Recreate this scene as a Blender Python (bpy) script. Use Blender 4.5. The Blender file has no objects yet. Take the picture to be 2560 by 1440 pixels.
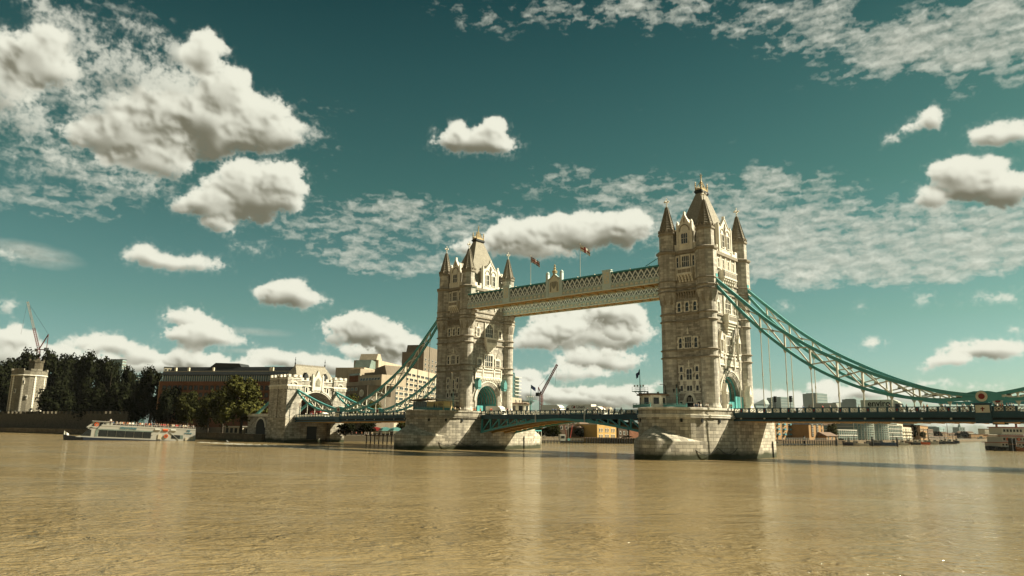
import bpy, bmesh, math, random
import numpy as np
from mathutils import Vector, Matrix
R = math.radians
SC = bpy.context.scene
COL = SC.collection
random.seed(7)

# ------------------------------------------------------------------ camera
CAM = np.array([126.603, -173.766, 5.826])
YAW, PITCH, ROLL, FPX = -0.7194, 0.1919, 0.0142, 1831.44      # focal length in pixels of a 2560 wide frame
_c, _s = math.cos(YAW), math.sin(YAW)
_r0 = np.array([_c, -_s, 0.0])
FWD = np.array([_s*math.cos(PITCH), _c*math.cos(PITCH), math.sin(PITCH)])
_u0 = np.cross(_r0, FWD)
RGT = _r0*math.cos(ROLL) + _u0*math.sin(ROLL)
UPV = -_r0*math.sin(ROLL) + _u0*math.cos(ROLL)
cam_data = bpy.data.cameras.new("camera")
cam = bpy.data.objects.new("camera", cam_data); COL.objects.link(cam)
cam.matrix_world = Matrix(((RGT[0], UPV[0], -FWD[0], CAM[0]), (RGT[1], UPV[1], -FWD[1], CAM[1]),
                           (RGT[2], UPV[2], -FWD[2], CAM[2]), (0, 0, 0, 1)))
cam_data.sensor_width = 36.0
cam_data.lens = 36.0*FPX/2560.0
cam_data.clip_start, cam_data.clip_end = 0.5, 30000.0
SC.camera = cam

# survey helpers: a sight line of the photograph -> a place in the world
def sight(u, v):
    d = FWD*FPX + RGT*(u-1280.0) + UPV*(720.0-v)
    return d/np.linalg.norm(d)
def azel(u, v):
    d = sight(u, v); return math.degrees(math.atan2(d[0], d[1])), math.degrees(math.asin(d[2]))
def place(u, w):
    """ground position seen in column u at depth w metres along the view"""
    d = sight(u, 1060 + u*0.0145); d = d/np.dot(d, FWD)
    p = CAM + d*w
    return float(p[0]), float(p[1])
def hgt(u, v, w):
    d = sight(u, v); d = d/np.dot(d, FWD)
    return float((CAM + d*w)[2])
def px(n, w): return n*w/FPX                                    # n photo pixels at depth w, in metres
def facing(u):
    """rotation about z that turns a box's local -y side towards the river bank the camera stands on"""
    a, _ = azel(u, 1070); return -R(a)

# ------------------------------------------------------------------ light
SUN_EL, SUN_AZ = R(40.0), R(42.0)                               # azimuth from +y towards +x
sund = bpy.data.lights.new("sun", 'SUN'); sund.energy = 5.0; sund.angle = R(0.5); sund.color = (1.0, 0.90, 0.70)
sun = bpy.data.objects.new("sun", sund); COL.objects.link(sun)
sdir = Vector((math.cos(SUN_EL)*math.sin(SUN_AZ), math.cos(SUN_EL)*math.cos(SUN_AZ), math.sin(SUN_EL)))
sun.rotation_euler = sdir.to_track_quat('Z', 'Y').to_euler()
sun.location = (200, 200, 300)
SC.view_settings.view_transform = 'Standard'; SC.view_settings.look = 'None'
EXPO = 1.28; SC.view_settings.exposure = EXPO; SC.view_settings.gamma = 1.0; SC.view_settings.use_curve_mapping = False

# ------------------------------------------------------------------ sky: cloud cover computed on an azimuth / elevation grid
def perlin(x, y, seed):
    rng = np.random.RandomState(seed)
    P = rng.permutation(256).astype(np.int32)
    ang = rng.rand(256).astype(np.float32)*2*np.pi
    gx, gy = np.cos(ang), np.sin(ang)
    xi, yi = np.floor(x).astype(np.int32), np.floor(y).astype(np.int32)
    xf, yf = (x-xi).astype(np.float32), (y-yi).astype(np.float32)
    u = xf*xf*xf*(xf*(xf*6-15)+10); v = yf*yf*yf*(yf*(yf*6-15)+10)
    def g(ix, iy, fx, fy):
        h = P[(P[ix & 255] + iy) & 255]; return gx[h]*fx + gy[h]*fy
    a = g(xi, yi, xf, yf); b = g(xi+1, yi, xf-1, yf); c = g(xi, yi+1, xf, yf-1); d = g(xi+1, yi+1, xf-1, yf-1)
    return ((a+(b-a)*u) + ((c+(d-c)*u)-(a+(b-a)*u))*v)*1.45
def fbm(x, y, seed, octv=4, gain=0.5, billow=False):
    s = 0; a = 1.0; t = 0
    for i in range(octv):
        n = perlin(x*2.03**i + 17.3*i, y*2.03**i - 9.1*i, seed+i)
        s = s + a*((np.abs(n)*2-0.55) if billow else n); t += a; a *= gain
    return s/t
def sstep(a, b, x):
    t = np.clip((x-a)/(b-a), 0, 1); return t*t*(3-2*t)
AZ0, AZ1, EL0, EL1, PPD = -88.0, 8.0, -1.0, 43.0, 18.0
def make_clouds():
    W, H = int((AZ1-AZ0)*PPD), int((EL1-EL0)*PPD)
    A, E = np.meshgrid(np.linspace(AZ0, AZ1, W, dtype=np.float32), np.linspace(EL0, EL1, H, dtype=np.float32))
    wx = fbm(A*0.35, E*0.45, 11, 4); wy = fbm(A*0.35, E*0.45, 31, 4)
    fx = fbm(A*1.6, E*1.9, 51, 3); fy = fbm(A*1.6, E*1.9, 71, 3)
    hx = fbm(A*4.2, E*4.6, 231, 3, 0.6); hy = fbm(A*4.2, E*4.6, 251, 3, 0.6)
    bil = fbm(A*0.55, E*0.7, 91, 6, 0.55, True)
    # cumulus: (u, v, half width, half height, weight) in photo pixels
    CU = [(500,315,230,88,1),(330,345,150,75,.9),(650,330,120,62,1),(512,150,40,78,1),(560,235,70,60,.95),(430,215,120,55,.62),(370,405,120,50,.85),
          (640,490,120,75,1),(700,470,70,62,1),(520,520,100,50,.85),(545,565,40,30,.8),(600,440,60,35,1),
          (70,165,140,85,.85),(120,110,52,62,.9),(10,235,100,70,.7),(150,35,110,40,.5),(70,330,55,42,.5),(60,430,60,30,.35),(225,60,70,40,.35),
          (1190,362,108,40,1),(1150,345,35,40,.9),(1225,340,45,45,1),(445,660,118,26,.85),(362,640,42,26,.8),(620,620,60,25,.4),
          (715,745,85,34,1),(725,722,50,26,1),(820,755,20,10,.6),(465,797,66,26,.95),(500,845,98,36,1),(520,825,60,24,1),(600,858,40,20,.7),
          (885,820,75,30,.95),(925,835,95,45,1),(905,812,48,28,1),(985,868,62,42,1),(1005,890,50,35,.9),(840,850,40,25,.7),(940,880,90,30,.9),
          (30,850,62,36,1),(75,878,45,26,.9),(0,890,90,30,.9),(20,770,35,25,.6),(150,880,60,22,.9),(235,862,80,24,1),(280,872,70,26,.95),(200,910,140,30,.9),(355,893,52,22,1),(400,915,120,30,.95),
          (470,905,60,32,1),(520,915,80,32,.9),(600,925,70,25,.9),(660,897,55,22,1),(720,900,80,26,1),(790,912,80,25,1),(880,925,160,30,.95),(1020,935,90,30,.9),
          (1420,588,200,48,1),(1290,600,95,42,1),(1560,572,75,48,1),(1480,560,70,34,1),(1385,562,60,32,1),(1170,620,55,26,.8),(1330,630,120,26,.8),
          (1470,800,150,48,1),(1545,790,85,46,1),(1570,835,70,35,.9),(1390,830,95,38,.95),(1460,850,170,38,1),(1340,860,60,26,.9),(1500,905,120,32,.95),(1440,935,90,24,.8),
          (1315,945,40,26,1),(1330,985,60,36,.95),(1420,995,130,34,.95),(1560,985,75,26,.95),(1500,1000,160,36,.9),(1620,1010,80,22,.9),
          (2425,455,100,64,1),(2400,430,60,46,1),(2510,480,90,50,1),(2330,500,50,28,.85),(2480,430,50,38,1),(2335,305,34,32,.9),(2290,320,45,18,.75),(2225,352,34,14,.75),
          (2520,335,62,38,.9),(2450,345,38,24,.9),(2185,857,36,12,.85),(2125,870,20,8,.5),(2455,880,110,26,1),(2380,905,75,20,.95),(2500,868,60,24,1),(2320,922,32,10,.8),(2540,824,26,10,.9),
          (2310,752,36,14,.55),(2330,738,20,10,.5),(2490,748,90,18,.55),(1960,768,36,16,.4),(2160,768,20,10,.4),
          (1900,1002,70,20,.95),(1895,985,30,14,.9),(2060,970,50,20,1),(2150,985,110,22,1),(2300,1000,130,20,.85),(2450,965,80,12,.6),(2240,975,80,18,.8),(2000,1010,120,22,.9),
          (1650,958,40,12,.6),(1890,820,30,12,.4),(1180,940,80,40,.9),(2250,1050,200,26,.75),(2450,1062,160,24,.7),(2000,1040,140,24,.8),(1960,1000,60,24,.9),(2340,960,70,14,.6),(300,190,150,90,.50),(210,110,110,60,.48),(230,260,90,60,.5),(330,70,70,40,.42),(60,300,90,60,.5),(120,400,130,50,.42),(420,130,60,50,.45),(760,330,60,30,.4),(330,470,120,40,.42),(20,640,40,26,.6),(2050,690,90,22,.4),(1700,690,60,26,.45)]
    rs = random.Random(5); extra = []
    for (u, v, a, b, k) in CU:                                    # cauliflower heads along the tops
        if a*b < 900 or k < .7: continue
        for i in range(int(4+a/28)):
            th = rs.uniform(.05, math.pi-.05); f = rs.uniform(.55, 1.0); sz_ = rs.uniform(.26, .50)*b
            extra.append((u+a*f*math.cos(th)*.95, v-b*f*math.sin(th)*.85, sz_*rs.uniform(1.0, 1.5), sz_, k))
    def blur(a, r):
        for ax in (0, 1):
            for _ in range(2):
                p = np.concatenate([np.repeat(np.take(a, [0], ax), r+1, ax), a, np.repeat(np.take(a, [-1], ax), r, ax)], ax)
                c = np.cumsum(p, ax, dtype=np.float64)
                a = ((np.take(c, range(2*r+1, c.shape[ax]), ax) - np.take(c, range(0, c.shape[ax]-2*r-1), ax))/(2*r+1)).astype(np.float32)
        return a
    def shift(a, dx, dy):
        """value found dx degrees to the right and dy degrees up"""
        i, j = int(round(dx*PPD)), int(round(dy*PPD)); return np.roll(np.roll(a, -i, 1), -j, 0)
    f1 = fbm(A*0.42 + 0.25*wx, E*0.55 + 0.25*wy, 211, 2, 0.5); f2 = fbm(A*1.3 + 0.35*fx, E*1.5 + 0.35*fy, 223, 6, 0.60)
    n_ = 0.30*bil + 0.26*f1 + 0.52*f2
    rag = fbm(A*3.4 + 0.5*fx, E*3.8 + 0.5*fy, 271, 4, 0.62)
    bil_lo = fbm(A*1.25, E*1.5, 331, 6, 0.56, True); n_lo = 0.34*bil_lo + 0.20*f1 + 0.50*f2
    def shade(cloud_list, bil, n_):
        Hf = np.zeros_like(A); Wt = np.full_like(A, 1e-4); Ts = np.zeros_like(A); Sz = np.zeros_like(A); Wm = np.zeros_like(A)
        for (u, v, a, b, k) in cloud_list:
            az, el = azel(u, v); a1, e1 = azel(u+a, v); a2, e2 = azel(u, v-b)
            sa = math.hypot(a1-az, e1-el); sb = math.hypot(a2-az, e2-el)
            m = min(sa, sb); j0 = slice(max(0, int((el-EL0-sb*2.2)*PPD)), max(0, int((el-EL0+sb*2.2)*PPD))); i0 = slice(max(0, int((az-AZ0-sa*2)*PPD)), max(0, int((az-AZ0+sa*2)*PPD)))
            if j0.stop <= j0.start or i0.stop <= i0.start: continue
            x = (A[j0, i0]-az + 0.75*m*wx[j0, i0] + 0.30*min(m, 2.2)*fx[j0, i0] + 0.16*hx[j0, i0])/sa
            y = (E[j0, i0]-el + 0.75*m*wy[j0, i0] + 0.30*min(m, 2.2)*fy[j0, i0] + 0.16*hy[j0, i0])/sb
            y = np.where(y < 0, y*1.35, y)
            q = np.clip(1.40 - (x*x+y*y), 0, None)
            q = q*k
            w = (q/k)**5*k
            Ts[j0, i0] += w*y; Wt[j0, i0] += w; Sz[j0, i0] += w*m; Wm[j0, i0] += w*k
            Hf[j0, i0] = np.maximum(Hf[j0, i0], q)+0.18*np.minimum(Hf[j0, i0], q)
        t = Ts/Wt; sz = Sz/Wt; wk = Wm/Wt
        body = blur(np.clip(Hf, 0, 1.5), 4)
        low = sstep(0.35, -0.7, t)                                     # bases dissolve, heads stay firm
        raw = body*1.10 + n_*(1.15-0.25*low) + 0.36*rag
        D = np.clip((raw - 0.42)/(0.60 + 0.35*low), 0, 3.0)*(body > 0.004)
        thin = np.clip((raw + 0.35*f2 + 0.25*rag + 0.02)/1.0, 0, 1)*(body > 0.004)
        wks = blur(wk, 3)
        alpha = 1-(1-(1 - np.exp(-3.4*D*np.clip(wks, 0.1, 1)**1.6)))*(1-0.75*thin*thin)
        alpha = alpha*np.clip(0.25+wks, 0, 1)
        tau = np.zeros_like(A); Db = blur(D, 1); Dw = blur(D, 6)
        for k in range(1, 9):
            st = 0.10*k**1.35; tau += shift(Db if k < 5 else Dw, 0.60*st, 0.80*st)*(0.08+0.03*k)
        sun_in = np.exp(-0.75*tau*np.clip(0.55+0.30*sz, 0.7, 1.2))
        hgt_ = blur(np.sqrt(np.clip(Hf, 0, 3)), 6)*np.clip(sz, 0.6, 2.6)*0.9 + (blur(bil, 5)*0.26 + blur(f2, 6)*0.14)*np.clip(sz, 0.5, 1.2)
        gy_, gx_ = np.gradient(hgt_, 1.0/PPD); lam = (-gx_*0.50 - gy_*0.66 + 0.45)/np.sqrt(1+gx_*gx_+gy_*gy_)
        up = blur(np.clip(t, -1.3, 1.3), 6)
        light = 0.30 + 0.52*sun_in + 0.32*blur(lam, 2) + 0.36*up + 0.05*f2 + 0.10*f1
        base = sstep(-1.05, 0.25, up + 0.12*bil + 0.35*f1 + 0.22*lam + 0.12)
        light = light*(0.30+0.70*base)
        light = light*alpha + (1-alpha)*np.clip(light*0.5+0.42, 0.4, 0.9)
        light = np.clip(sstep(0.02, 0.86, light), 0.06, 1.0)
        return alpha, light
    lay = [[], [], []]
    for i, c in enumerate(CU): lay[2 if c[1] < 770 else i % 2].append(c)
    for c in extra: lay[2 if c[1] < 770 else rs.choice((0, 1, 1))].append(c)
    alpha = np.zeros_like(A); light = np.full_like(A, 0.5)
    for L_ in lay:
        a1, l1 = shade(L_, bil, n_) if L_ is lay[2] else shade(L_, bil_lo, n_lo); at = a1 + alpha*(1-a1); light = (l1*a1 + light*alpha*(1-a1))/np.maximum(at, 1e-4); alpha = at
    # mackerel cloud: small ripples inside broad banks
    AC = [(2260,635,420,90,1.25),(1960,635,250,85,1.15),(2480,600,200,100,1.1),(2080,600,300,70,1.0),(1990,500,240,55,.62),(1500,470,240,50,.55),(1700,540,260,60,.75),(2000,690,150,40,.8),(1380,420,120,40,.3),(2000,560,220,60,.8),
          (950,560,280,50,.6),(1100,580,200,50,.6),(830,640,140,26,.6),(920,670,130,18,.7),(1000,690,90,12,.6),(560,690,80,10,.45),(150,480,240,45,.62),(60,400,120,50,.5),(250,520,140,25,.5),
          (780,350,120,110,.30),(860,280,70,60,.25),(640,240,60,50,.3),
          (2450,90,260,95,1.2),(2300,110,250,80,1.1),(2420,30,260,50,.9),(2480,190,180,40,.6),(1950,40,240,50,.72),(1700,60,180,40,.5),(1500,30,260,50,.55),(1250,50,160,50,.35),(1900,90,100,40,.4),(2120,130,120,50,.5),
          (2150,470,120,26,.35),(2230,560,160,40,.8),(180,250,180,120,.5),(330,60,150,60,.4),(250,420,260,60,.6),(120,520,200,40,.55),(700,560,160,40,.5),(1050,530,280,50,.7),(900,620,200,50,.75),(1080,650,140,50,.7),(1420,440,160,30,.5),(1620,480,240,50,.7),(1850,470,260,50,.8),(1750,600,160,70,.9),(1980,560,240,60,.95),(2300,530,200,50,.8),(1960,690,130,36,1.0),(1600,20,300,36,.7),(1180,30,160,30,.5),(2050,90,200,60,.8),(2200,160,200,50,.6)]
    msk = np.zeros_like(A)
    for (u, v, a, b, kk) in AC:
        az, el = azel(u, v); a1, e1 = azel(u+a, v); a2, e2 = azel(u, v-b)
        sa = math.hypot(a1-az, e1-el); sb = math.hypot(a2-az, e2-el)
        x = (A-az + 1.4*wx)/sa; y = (E-el + 1.1*wy)/sb
        msk = np.maximum(msk, kk*np.clip(1.15-0.75*(x*x+y*y), 0, 1))
    ra = A*0.94 + E*0.20; re = E - A*0.04
    rip = fbm(ra*0.85 + fx*0.45 + 0.5*wx, re*2.1 + fy*0.45, 131, 6, 0.60)
    rip2 = fbm(ra*0.28, re*0.6, 151, 4, 0.6); rip3 = fbm(ra*3.1, re*5.0, 171, 4, 0.6)
    mb_ = blur(msk, 8)
    cover = np.minimum(mb_, 1.05)*0.95 + rip*0.80 + rip2*0.62 + rip3*0.16 - 0.42
    aac = 1-np.exp(-1.9*np.clip(cover, 0, 2)); aac = aac*sstep(0.0, 0.75, mb_ + 0.25*rip2 + 0.12*rip)*0.97
    lac = np.clip(0.74 + 0.30*(rip - shift(rip, 0.25, 0.3)) + 0.22*rip + 0.12*rip2, 0.25, 1.08)
    # smooth veils
    veil = np.zeros_like(A)
    for (u, v, a, b, kk, sl) in [(80,635,150,34,.62,.10),(640,830,110,14,.35,0),(620,880,90,8,.3,0),(1960,30,100,30,.2,0)]:
        az, el = azel(u, v); a1, _ = azel(u+a, v); _, e2 = azel(u, v-b)
        x = (A-az)/(a1-az); y = (E-el + sl*(A-az) + 0.25*wy)/(e2-el)
        veil = np.maximum(veil, kk*np.clip(1.0-(x*x+y*y), 0, 1)**1.5*np.clip(0.9+0.8*fbm((A-az)*0.15, (E-el+sl*(A-az))*1.6, 391, 4, 0.6), 0.1, 1.4))
    ac = 1-(1-aac)*(1-veil)
    lc = lac
    hi = np.array([0.86, 0.855, 0.715], np.float32); lo = np.array([0.15, 0.142, 0.094], np.float32)
    cu = lo + (hi-lo)*(light**1.1)[..., None]
    al = lo + (np.array([0.74, 0.755, 0.635], np.float32)-lo)*lc[..., None]
    at = alpha + ac*(1-alpha)
    rgb = (cu*alpha[..., None] + al*(ac*(1-alpha))[..., None])/np.maximum(at, 1e-4)[..., None]
    out = np.concatenate([rgb, at[..., None]], 2).astype(np.float32)
    img = bpy.data.images.new("cloud_cover", W, H, alpha=True, float_buffer=True)
    img.colorspace_settings.name = 'Linear Rec.709'; img.alpha_mode = 'CHANNEL_PACKED'
    img.pixels.foreach_set(out.ravel()); img.update(); img.pack()
    return img
CLOUDS = make_clouds()
world = bpy.data.worlds.new("World"); SC.world = world; world.use_nodes = True
wt = world.node_tree; wt.nodes.clear()
def wn(t, **k):
    n = wt.nodes.new(t)
    for a, b in k.items(): setattr(n, a, b)
    return n
def wmath(op, a, b=None, c=None):
    n = wn('ShaderNodeMath', operation=op)
    for i, q in enumerate((a, b, c)):
        if q is None: continue
        if isinstance(q, (int, float)): n.inputs[i].default_value = q
        else: wt.links.new(q, n.inputs[i])
    return n.outputs[0]
sky = wn('ShaderNodeTexSky', sky_type='NISHITA', sun_disc=False, sun_elevation=SUN_EL, sun_rotation=SUN_AZ, altitude=0, air_density=1.0, dust_density=1.2, ozone_density=2.0)
tc = wn('ShaderNodeTexCoord'); sep = wn('ShaderNodeSeparateXYZ'); wt.links.new(tc.outputs['Generated'], sep.inputs[0])
X, Y, Z = sep.outputs
elr = wmath('MULTIPLY', wmath('ARCSINE', Z), 180/math.pi)
azr = wmath('MULTIPLY', wmath('ARCTAN2', X, Y), 180/math.pi)
uu = wmath('DIVIDE', wmath('SUBTRACT', azr, AZ0), AZ1-AZ0); vv = wmath('DIVIDE', wmath('SUBTRACT', elr, EL0), EL1-EL0)
cmb = wn('ShaderNodeCombineXYZ'); wt.links.new(uu, cmb.inputs[0]); wt.links.new(vv, cmb.inputs[1])
tex = wn('ShaderNodeTexImage', image=CLOUDS, interpolation='Cubic', extension='MIRROR'); wt.links.new(cmb.outputs[0], tex.inputs[0])
# the film's teal cast on the clear sky
ramp = wn('ShaderNodeValToRGB'); wt.links.new(wmath('DIVIDE', elr, 60.0), ramp.inputs[0])
cr = ramp.color_ramp
SKYC = [(0.0, (0.74, 0.90, 0.92)), (0.05, (0.66, 0.83, 0.72)), (0.14, (0.49, 0.69, 0.46)), (0.30, (0.28, 0.51, 0.29)), (0.45, (0.17, 0.37, 0.22)), (0.62, (0.045, 0.185, 0.125)), (1.0, (0.055, 0.19, 0.13))]
cr.elements[0].position, cr.elements[0].color = SKYC[0][0], (*SKYC[0][1], 1)
cr.elements[1].position, cr.elements[1].color = SKYC[-1][0], (*SKYC[-1][1], 1)
for p_, c_ in SKYC[1:-1]:
    e_ = cr.elements.new(p_); e_.color = (*c_, 1)
tint = wn('ShaderNodeMix', data_type='RGBA', blend_type='MULTIPLY'); tint.inputs[0].default_value = 1.0
wt.links.new(sky.outputs[0], tint.inputs[6]); wt.links.new(ramp.outputs[0], tint.inputs[7])
SKY_STRENGTH = 0.05
cl = wn('ShaderNodeMix', data_type='RGBA', blend_type='MULTIPLY'); cl.inputs[0].default_value = 1.0
wt.links.new(tex.outputs['Color'], cl.inputs[6]); kk_ = 1/SKY_STRENGTH/2**EXPO; cl.inputs[7].default_value = (kk_, kk_, kk_, 1)
fade = wn('ShaderNodeMapRange'); fade.inputs[1].default_value = 62; fade.inputs[2].default_value = 40; wt.links.new(elr, fade.inputs[0])
mx = wn('ShaderNodeMix', data_type='RGBA'); wt.links.new(wmath('MULTIPLY', tex.outputs['Alpha'], fade.outputs[0]), mx.inputs[0])
wt.links.new(tint.outputs[2], mx.inputs[6]); wt.links.new(cl.outputs[2], mx.inputs[7])
# unseen cloud bank added behind the camera to fill the shaded west faces
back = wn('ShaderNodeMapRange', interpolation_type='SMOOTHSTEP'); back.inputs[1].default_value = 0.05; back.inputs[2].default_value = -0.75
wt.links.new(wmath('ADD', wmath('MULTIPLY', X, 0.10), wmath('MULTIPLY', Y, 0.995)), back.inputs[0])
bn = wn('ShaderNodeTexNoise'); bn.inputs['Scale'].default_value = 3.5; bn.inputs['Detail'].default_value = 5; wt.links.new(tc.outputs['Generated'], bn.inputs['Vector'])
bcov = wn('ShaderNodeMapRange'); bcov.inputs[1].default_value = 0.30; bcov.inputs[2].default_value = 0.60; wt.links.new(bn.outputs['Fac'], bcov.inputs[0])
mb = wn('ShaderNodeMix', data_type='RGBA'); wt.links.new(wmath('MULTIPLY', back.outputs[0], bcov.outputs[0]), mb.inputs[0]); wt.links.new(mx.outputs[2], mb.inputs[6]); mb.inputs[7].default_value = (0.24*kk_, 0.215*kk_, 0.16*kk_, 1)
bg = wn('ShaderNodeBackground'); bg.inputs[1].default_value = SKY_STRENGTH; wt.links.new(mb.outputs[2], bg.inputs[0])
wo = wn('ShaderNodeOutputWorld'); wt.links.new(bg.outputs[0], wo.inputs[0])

# ------------------------------------------------------------------ materials
MATS = {}
def mat(name, col, rough=0.75, var=0.18, vs=0.6, metal=0.0, brick=None, bump=0.0, bs=6.0, streak=0.0, spec=0.3, mortar=0.55, algae=0.0, fine=0.0):
    """painted or stone surface: colour with blotches, optional coursed masonry (uv in metres), rain streaks, tide line"""
    if name in MATS: return MATS[name]
    m = bpy.data.materials.new(name); m.use_nodes = True; nt = m.node_tree; N, L = nt.nodes, nt.links
    b = N['Principled BSDF']; b.inputs['Roughness'].default_value = rough; b.inputs['Metallic'].default_value = metal
    b.inputs['Specular IOR Level'].default_value = spec
    def new(t, **k):
        n = N.new(t)
        for a_, v_ in k.items(): setattr(n, a_, v_)
        return n
    def mul(a, fac, lo, hi):
        r = new('ShaderNodeMapRange'); r.inputs[1].default_value = 0.25; r.inputs[2].default_value = 0.75; r.inputs[3].default_value = lo; r.inputs[4].default_value = hi; L.new(fac, r.inputs[0])
        x = new('ShaderNodeMix', data_type='RGBA', blend_type='MULTIPLY'); x.inputs[0].default_value = 1.0
        if isinstance(a, tuple): x.inputs[6].default_value = a
        else: L.new(a, x.inputs[6])
        L.new(r.outputs[0], x.inputs[7]); return x.outputs[2]
    geo = new('ShaderNodeNewGeometry'); c = (*col, 1.0); hgt_out = None
    if brick:
        uv = new('ShaderNodeUVMap'); uv.uv_map = 'UVMap'
        bt = new('ShaderNodeTexBrick'); L.new(uv.outputs[0], bt.inputs['Vector'])
        bt.inputs['Scale'].default_value = 1.0; bt.inputs['Brick Width'].default_value = brick[0]; bt.inputs['Row Height'].default_value = brick[1]
        bt.inputs['Mortar Size'].default_value = brick[2]; bt.inputs['Mortar Smooth'].default_value = 0.2
        k = 0.30 if len(brick) < 4 else brick[3]
        bt.inputs['Color1'].default_value = tuple(x*(1+k) for x in col)+(1,); bt.inputs['Color2'].default_value = tuple(x*(1-k) for x in col)+(1,)
        bt.inputs['Mortar'].default_value = tuple(x*mortar for x in col)+(1,)
        c = bt.outputs['Color']; hgt_out = bt.outputs['Fac']
    nz = new('ShaderNodeTexNoise'); nz.inputs['Scale'].default_value = vs; nz.inputs['Detail'].default_value = 6.0; nz.inputs['Roughness'].default_value = 0.65
    L.new(geo.outputs['Position'], nz.inputs['Vector'])
    c = mul(c, nz.outputs['Fac'], 1-var, 1+var)
    if fine:
        n2 = new('ShaderNodeTexNoise'); n2.inputs['Scale'].default_value = 5.0; n2.inputs['Detail'].default_value = 4.0; L.new(geo.outputs['Position'], n2.inputs['Vector'])
        c = mul(c, n2.outputs['Fac'], 1-fine, 1+fine)
    if streak:
        mp = new('ShaderNodeMapping'); mp.inputs['Scale'].default_value = (1.1, 1.1, 0.09); L.new(geo.outputs['Position'], mp.inputs[0])
        n3 = new('ShaderNodeTexNoise'); n3.inputs['Scale'].default_value = 1.0; n3.inputs['Detail'].default_value = 5.0; L.new(mp.outputs[0], n3.inputs['Vector'])
        c = mul(c, n3.outputs['Fac'], 1-streak, 1+streak*0.6)
    if algae:
        sp = new('ShaderNodeSeparateXYZ'); L.new(geo.outputs['Position'], sp.inputs[0])
        ad = new('ShaderNodeMath', operation='MULTIPLY_ADD'); L.new(nz.outputs['Fac'], ad.inputs[0]); ad.inputs[1].default_value = -2.2; L.new(sp.outputs[2], ad.inputs[2])
        r = new('ShaderNodeMapRange'); r.inputs[1].default_value = algae-1.1; r.inputs[2].default_value = algae-1.1-1.0; L.new(ad.outputs[0], r.inputs[0])
        x = new('ShaderNodeMix', data_type='RGBA'); L.new(r.outputs[0], x.inputs[0]); L.new(c, x.inputs[6]); x.inputs[7].default_value = (0.035, 0.040, 0.016, 1); c = x.outputs[2]
    if isinstance(c, tuple): b.inputs['Base Color'].default_value = c
    else: L.new(c, b.inputs['Base Color'])
    if bump or hgt_out is not None:
        bp = new('ShaderNodeBump'); bp.inputs['Strength'].default_value = bump or 0.5; bp.inputs['Distance'].default_value = 0.05
        n4 = new('ShaderNodeTexNoise'); n4.inputs['Scale'].default_value = bs; n4.inputs['Detail'].default_value = 3.0; L.new(geo.outputs['Position'], n4.inputs['Vector'])
        if hgt_out is not None:
            a_ = new('ShaderNodeMath', operation='MULTIPLY_ADD'); L.new(hgt_out, a_.inputs[0]); a_.inputs[1].default_value = -1.0; L.new(n4.outputs['Fac'], a_.inputs[2]); L.new(a_.outputs[0], bp.inputs['Height'])
        else: L.new(n4.outputs['Fac'], bp.inputs['Height'])
        L.new(bp.outputs[0], b.inputs['Normal'])
    MATS[name] = m; return m

M_STONE  = mat('grey_granite_ashlar', (0.36, 0.335, 0.275), 0.85, 0.26, 0.30, brick=(1.15, 0.46, 0.022, 0.34), bump=0.5, streak=0.36, fine=0.10)
M_TURRET = mat('smooth_turret_ashlar', (0.42, 0.392, 0.325), 0.85, 0.22, 0.30, brick=(1.3, 0.62, 0.02, 0.28), bump=0.4, streak=0.36, fine=0.08)
M_TRIM   = mat('pale_portland_trim', (0.68, 0.645, 0.54), 0.8, 0.16, 0.9, streak=0.22, fine=0.14, bump=0.3)
M_BAND   = mat('weathered_string_course', (0.25, 0.22, 0.165), 0.85, 0.22, 0.8, fine=0.15, streak=0.15)
M_SPIRE  = mat('dark_spire_stone', (0.20, 0.178, 0.13), 0.85, 0.25, 0.9, fine=0.2)  # darker than the wall and turret stone
M_SLATE  = mat('weathered_roof_slate', (0.285, 0.262, 0.20), 0.8, 0.16, 0.7, brick=(0.5, 0.30, 0.03, 0.15), bump=0.4, fine=0.12)
M_PIER   = mat('pier_granite_blocks', (0.41, 0.375, 0.29), 0.85, 0.28, 0.18, brick=(1.9, 0.78, 0.045, 0.34), bump=0.8, streak=0.30, fine=0.14, mortar=0.42, algae=1.9)
M_GOLD   = mat('gilded_copper', (0.44, 0.34, 0.17), 0.55, 0.15, 1.0, metal=0.25, spec=0.5)
M_GLASS  = mat('dark_window_glass', (0.018, 0.022, 0.022), 0.08, 0.1, 1.0, spec=0.6)
M_TEAL   = mat('teal_bridge_paint', (0.080, 0.325, 0.310), 0.45, 0.10, 0.5, spec=0.4, fine=0.06)
M_NAVY   = mat('dark_blue_bridge_paint', (0.016, 0.068, 0.088), 0.45, 0.18, 0.5, spec=0.4, fine=0.08)
M_PALEBL = mat('pale_blue_grey_paint', (0.50, 0.59, 0.54), 0.5, 0.10, 0.6, spec=0.4, fine=0.08)
M_WHITE  = mat('off_white_bridge_paint', (0.62, 0.60, 0.48), 0.5, 0.10, 0.8, spec=0.4, fine=0.08)
M_RED    = mat('red_paint', (0.22, 0.025, 0.018), 0.5, 0.1, 1.0)
M_SOFFIT = mat('gold_bounce_soffit', (0.50, 0.34, 0.14), 0.7, 0.25, 0.5, fine=0.15)  # gold-brown, brightened in colour to carry sunlight bounced off the water
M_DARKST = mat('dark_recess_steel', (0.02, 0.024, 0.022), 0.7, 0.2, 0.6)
M_ROAD   = mat('asphalt', (0.05, 0.05, 0.045), 0.9, 0.15, 0.5)
M_VANW   = mat('white_vehicle_paint', (0.70, 0.69, 0.60), 0.35, 0.05, 0.8, spec=0.5)
M_TYRE   = mat('black_rubber', (0.018, 0.018, 0.016), 0.8, 0.1, 2.0)

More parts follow.
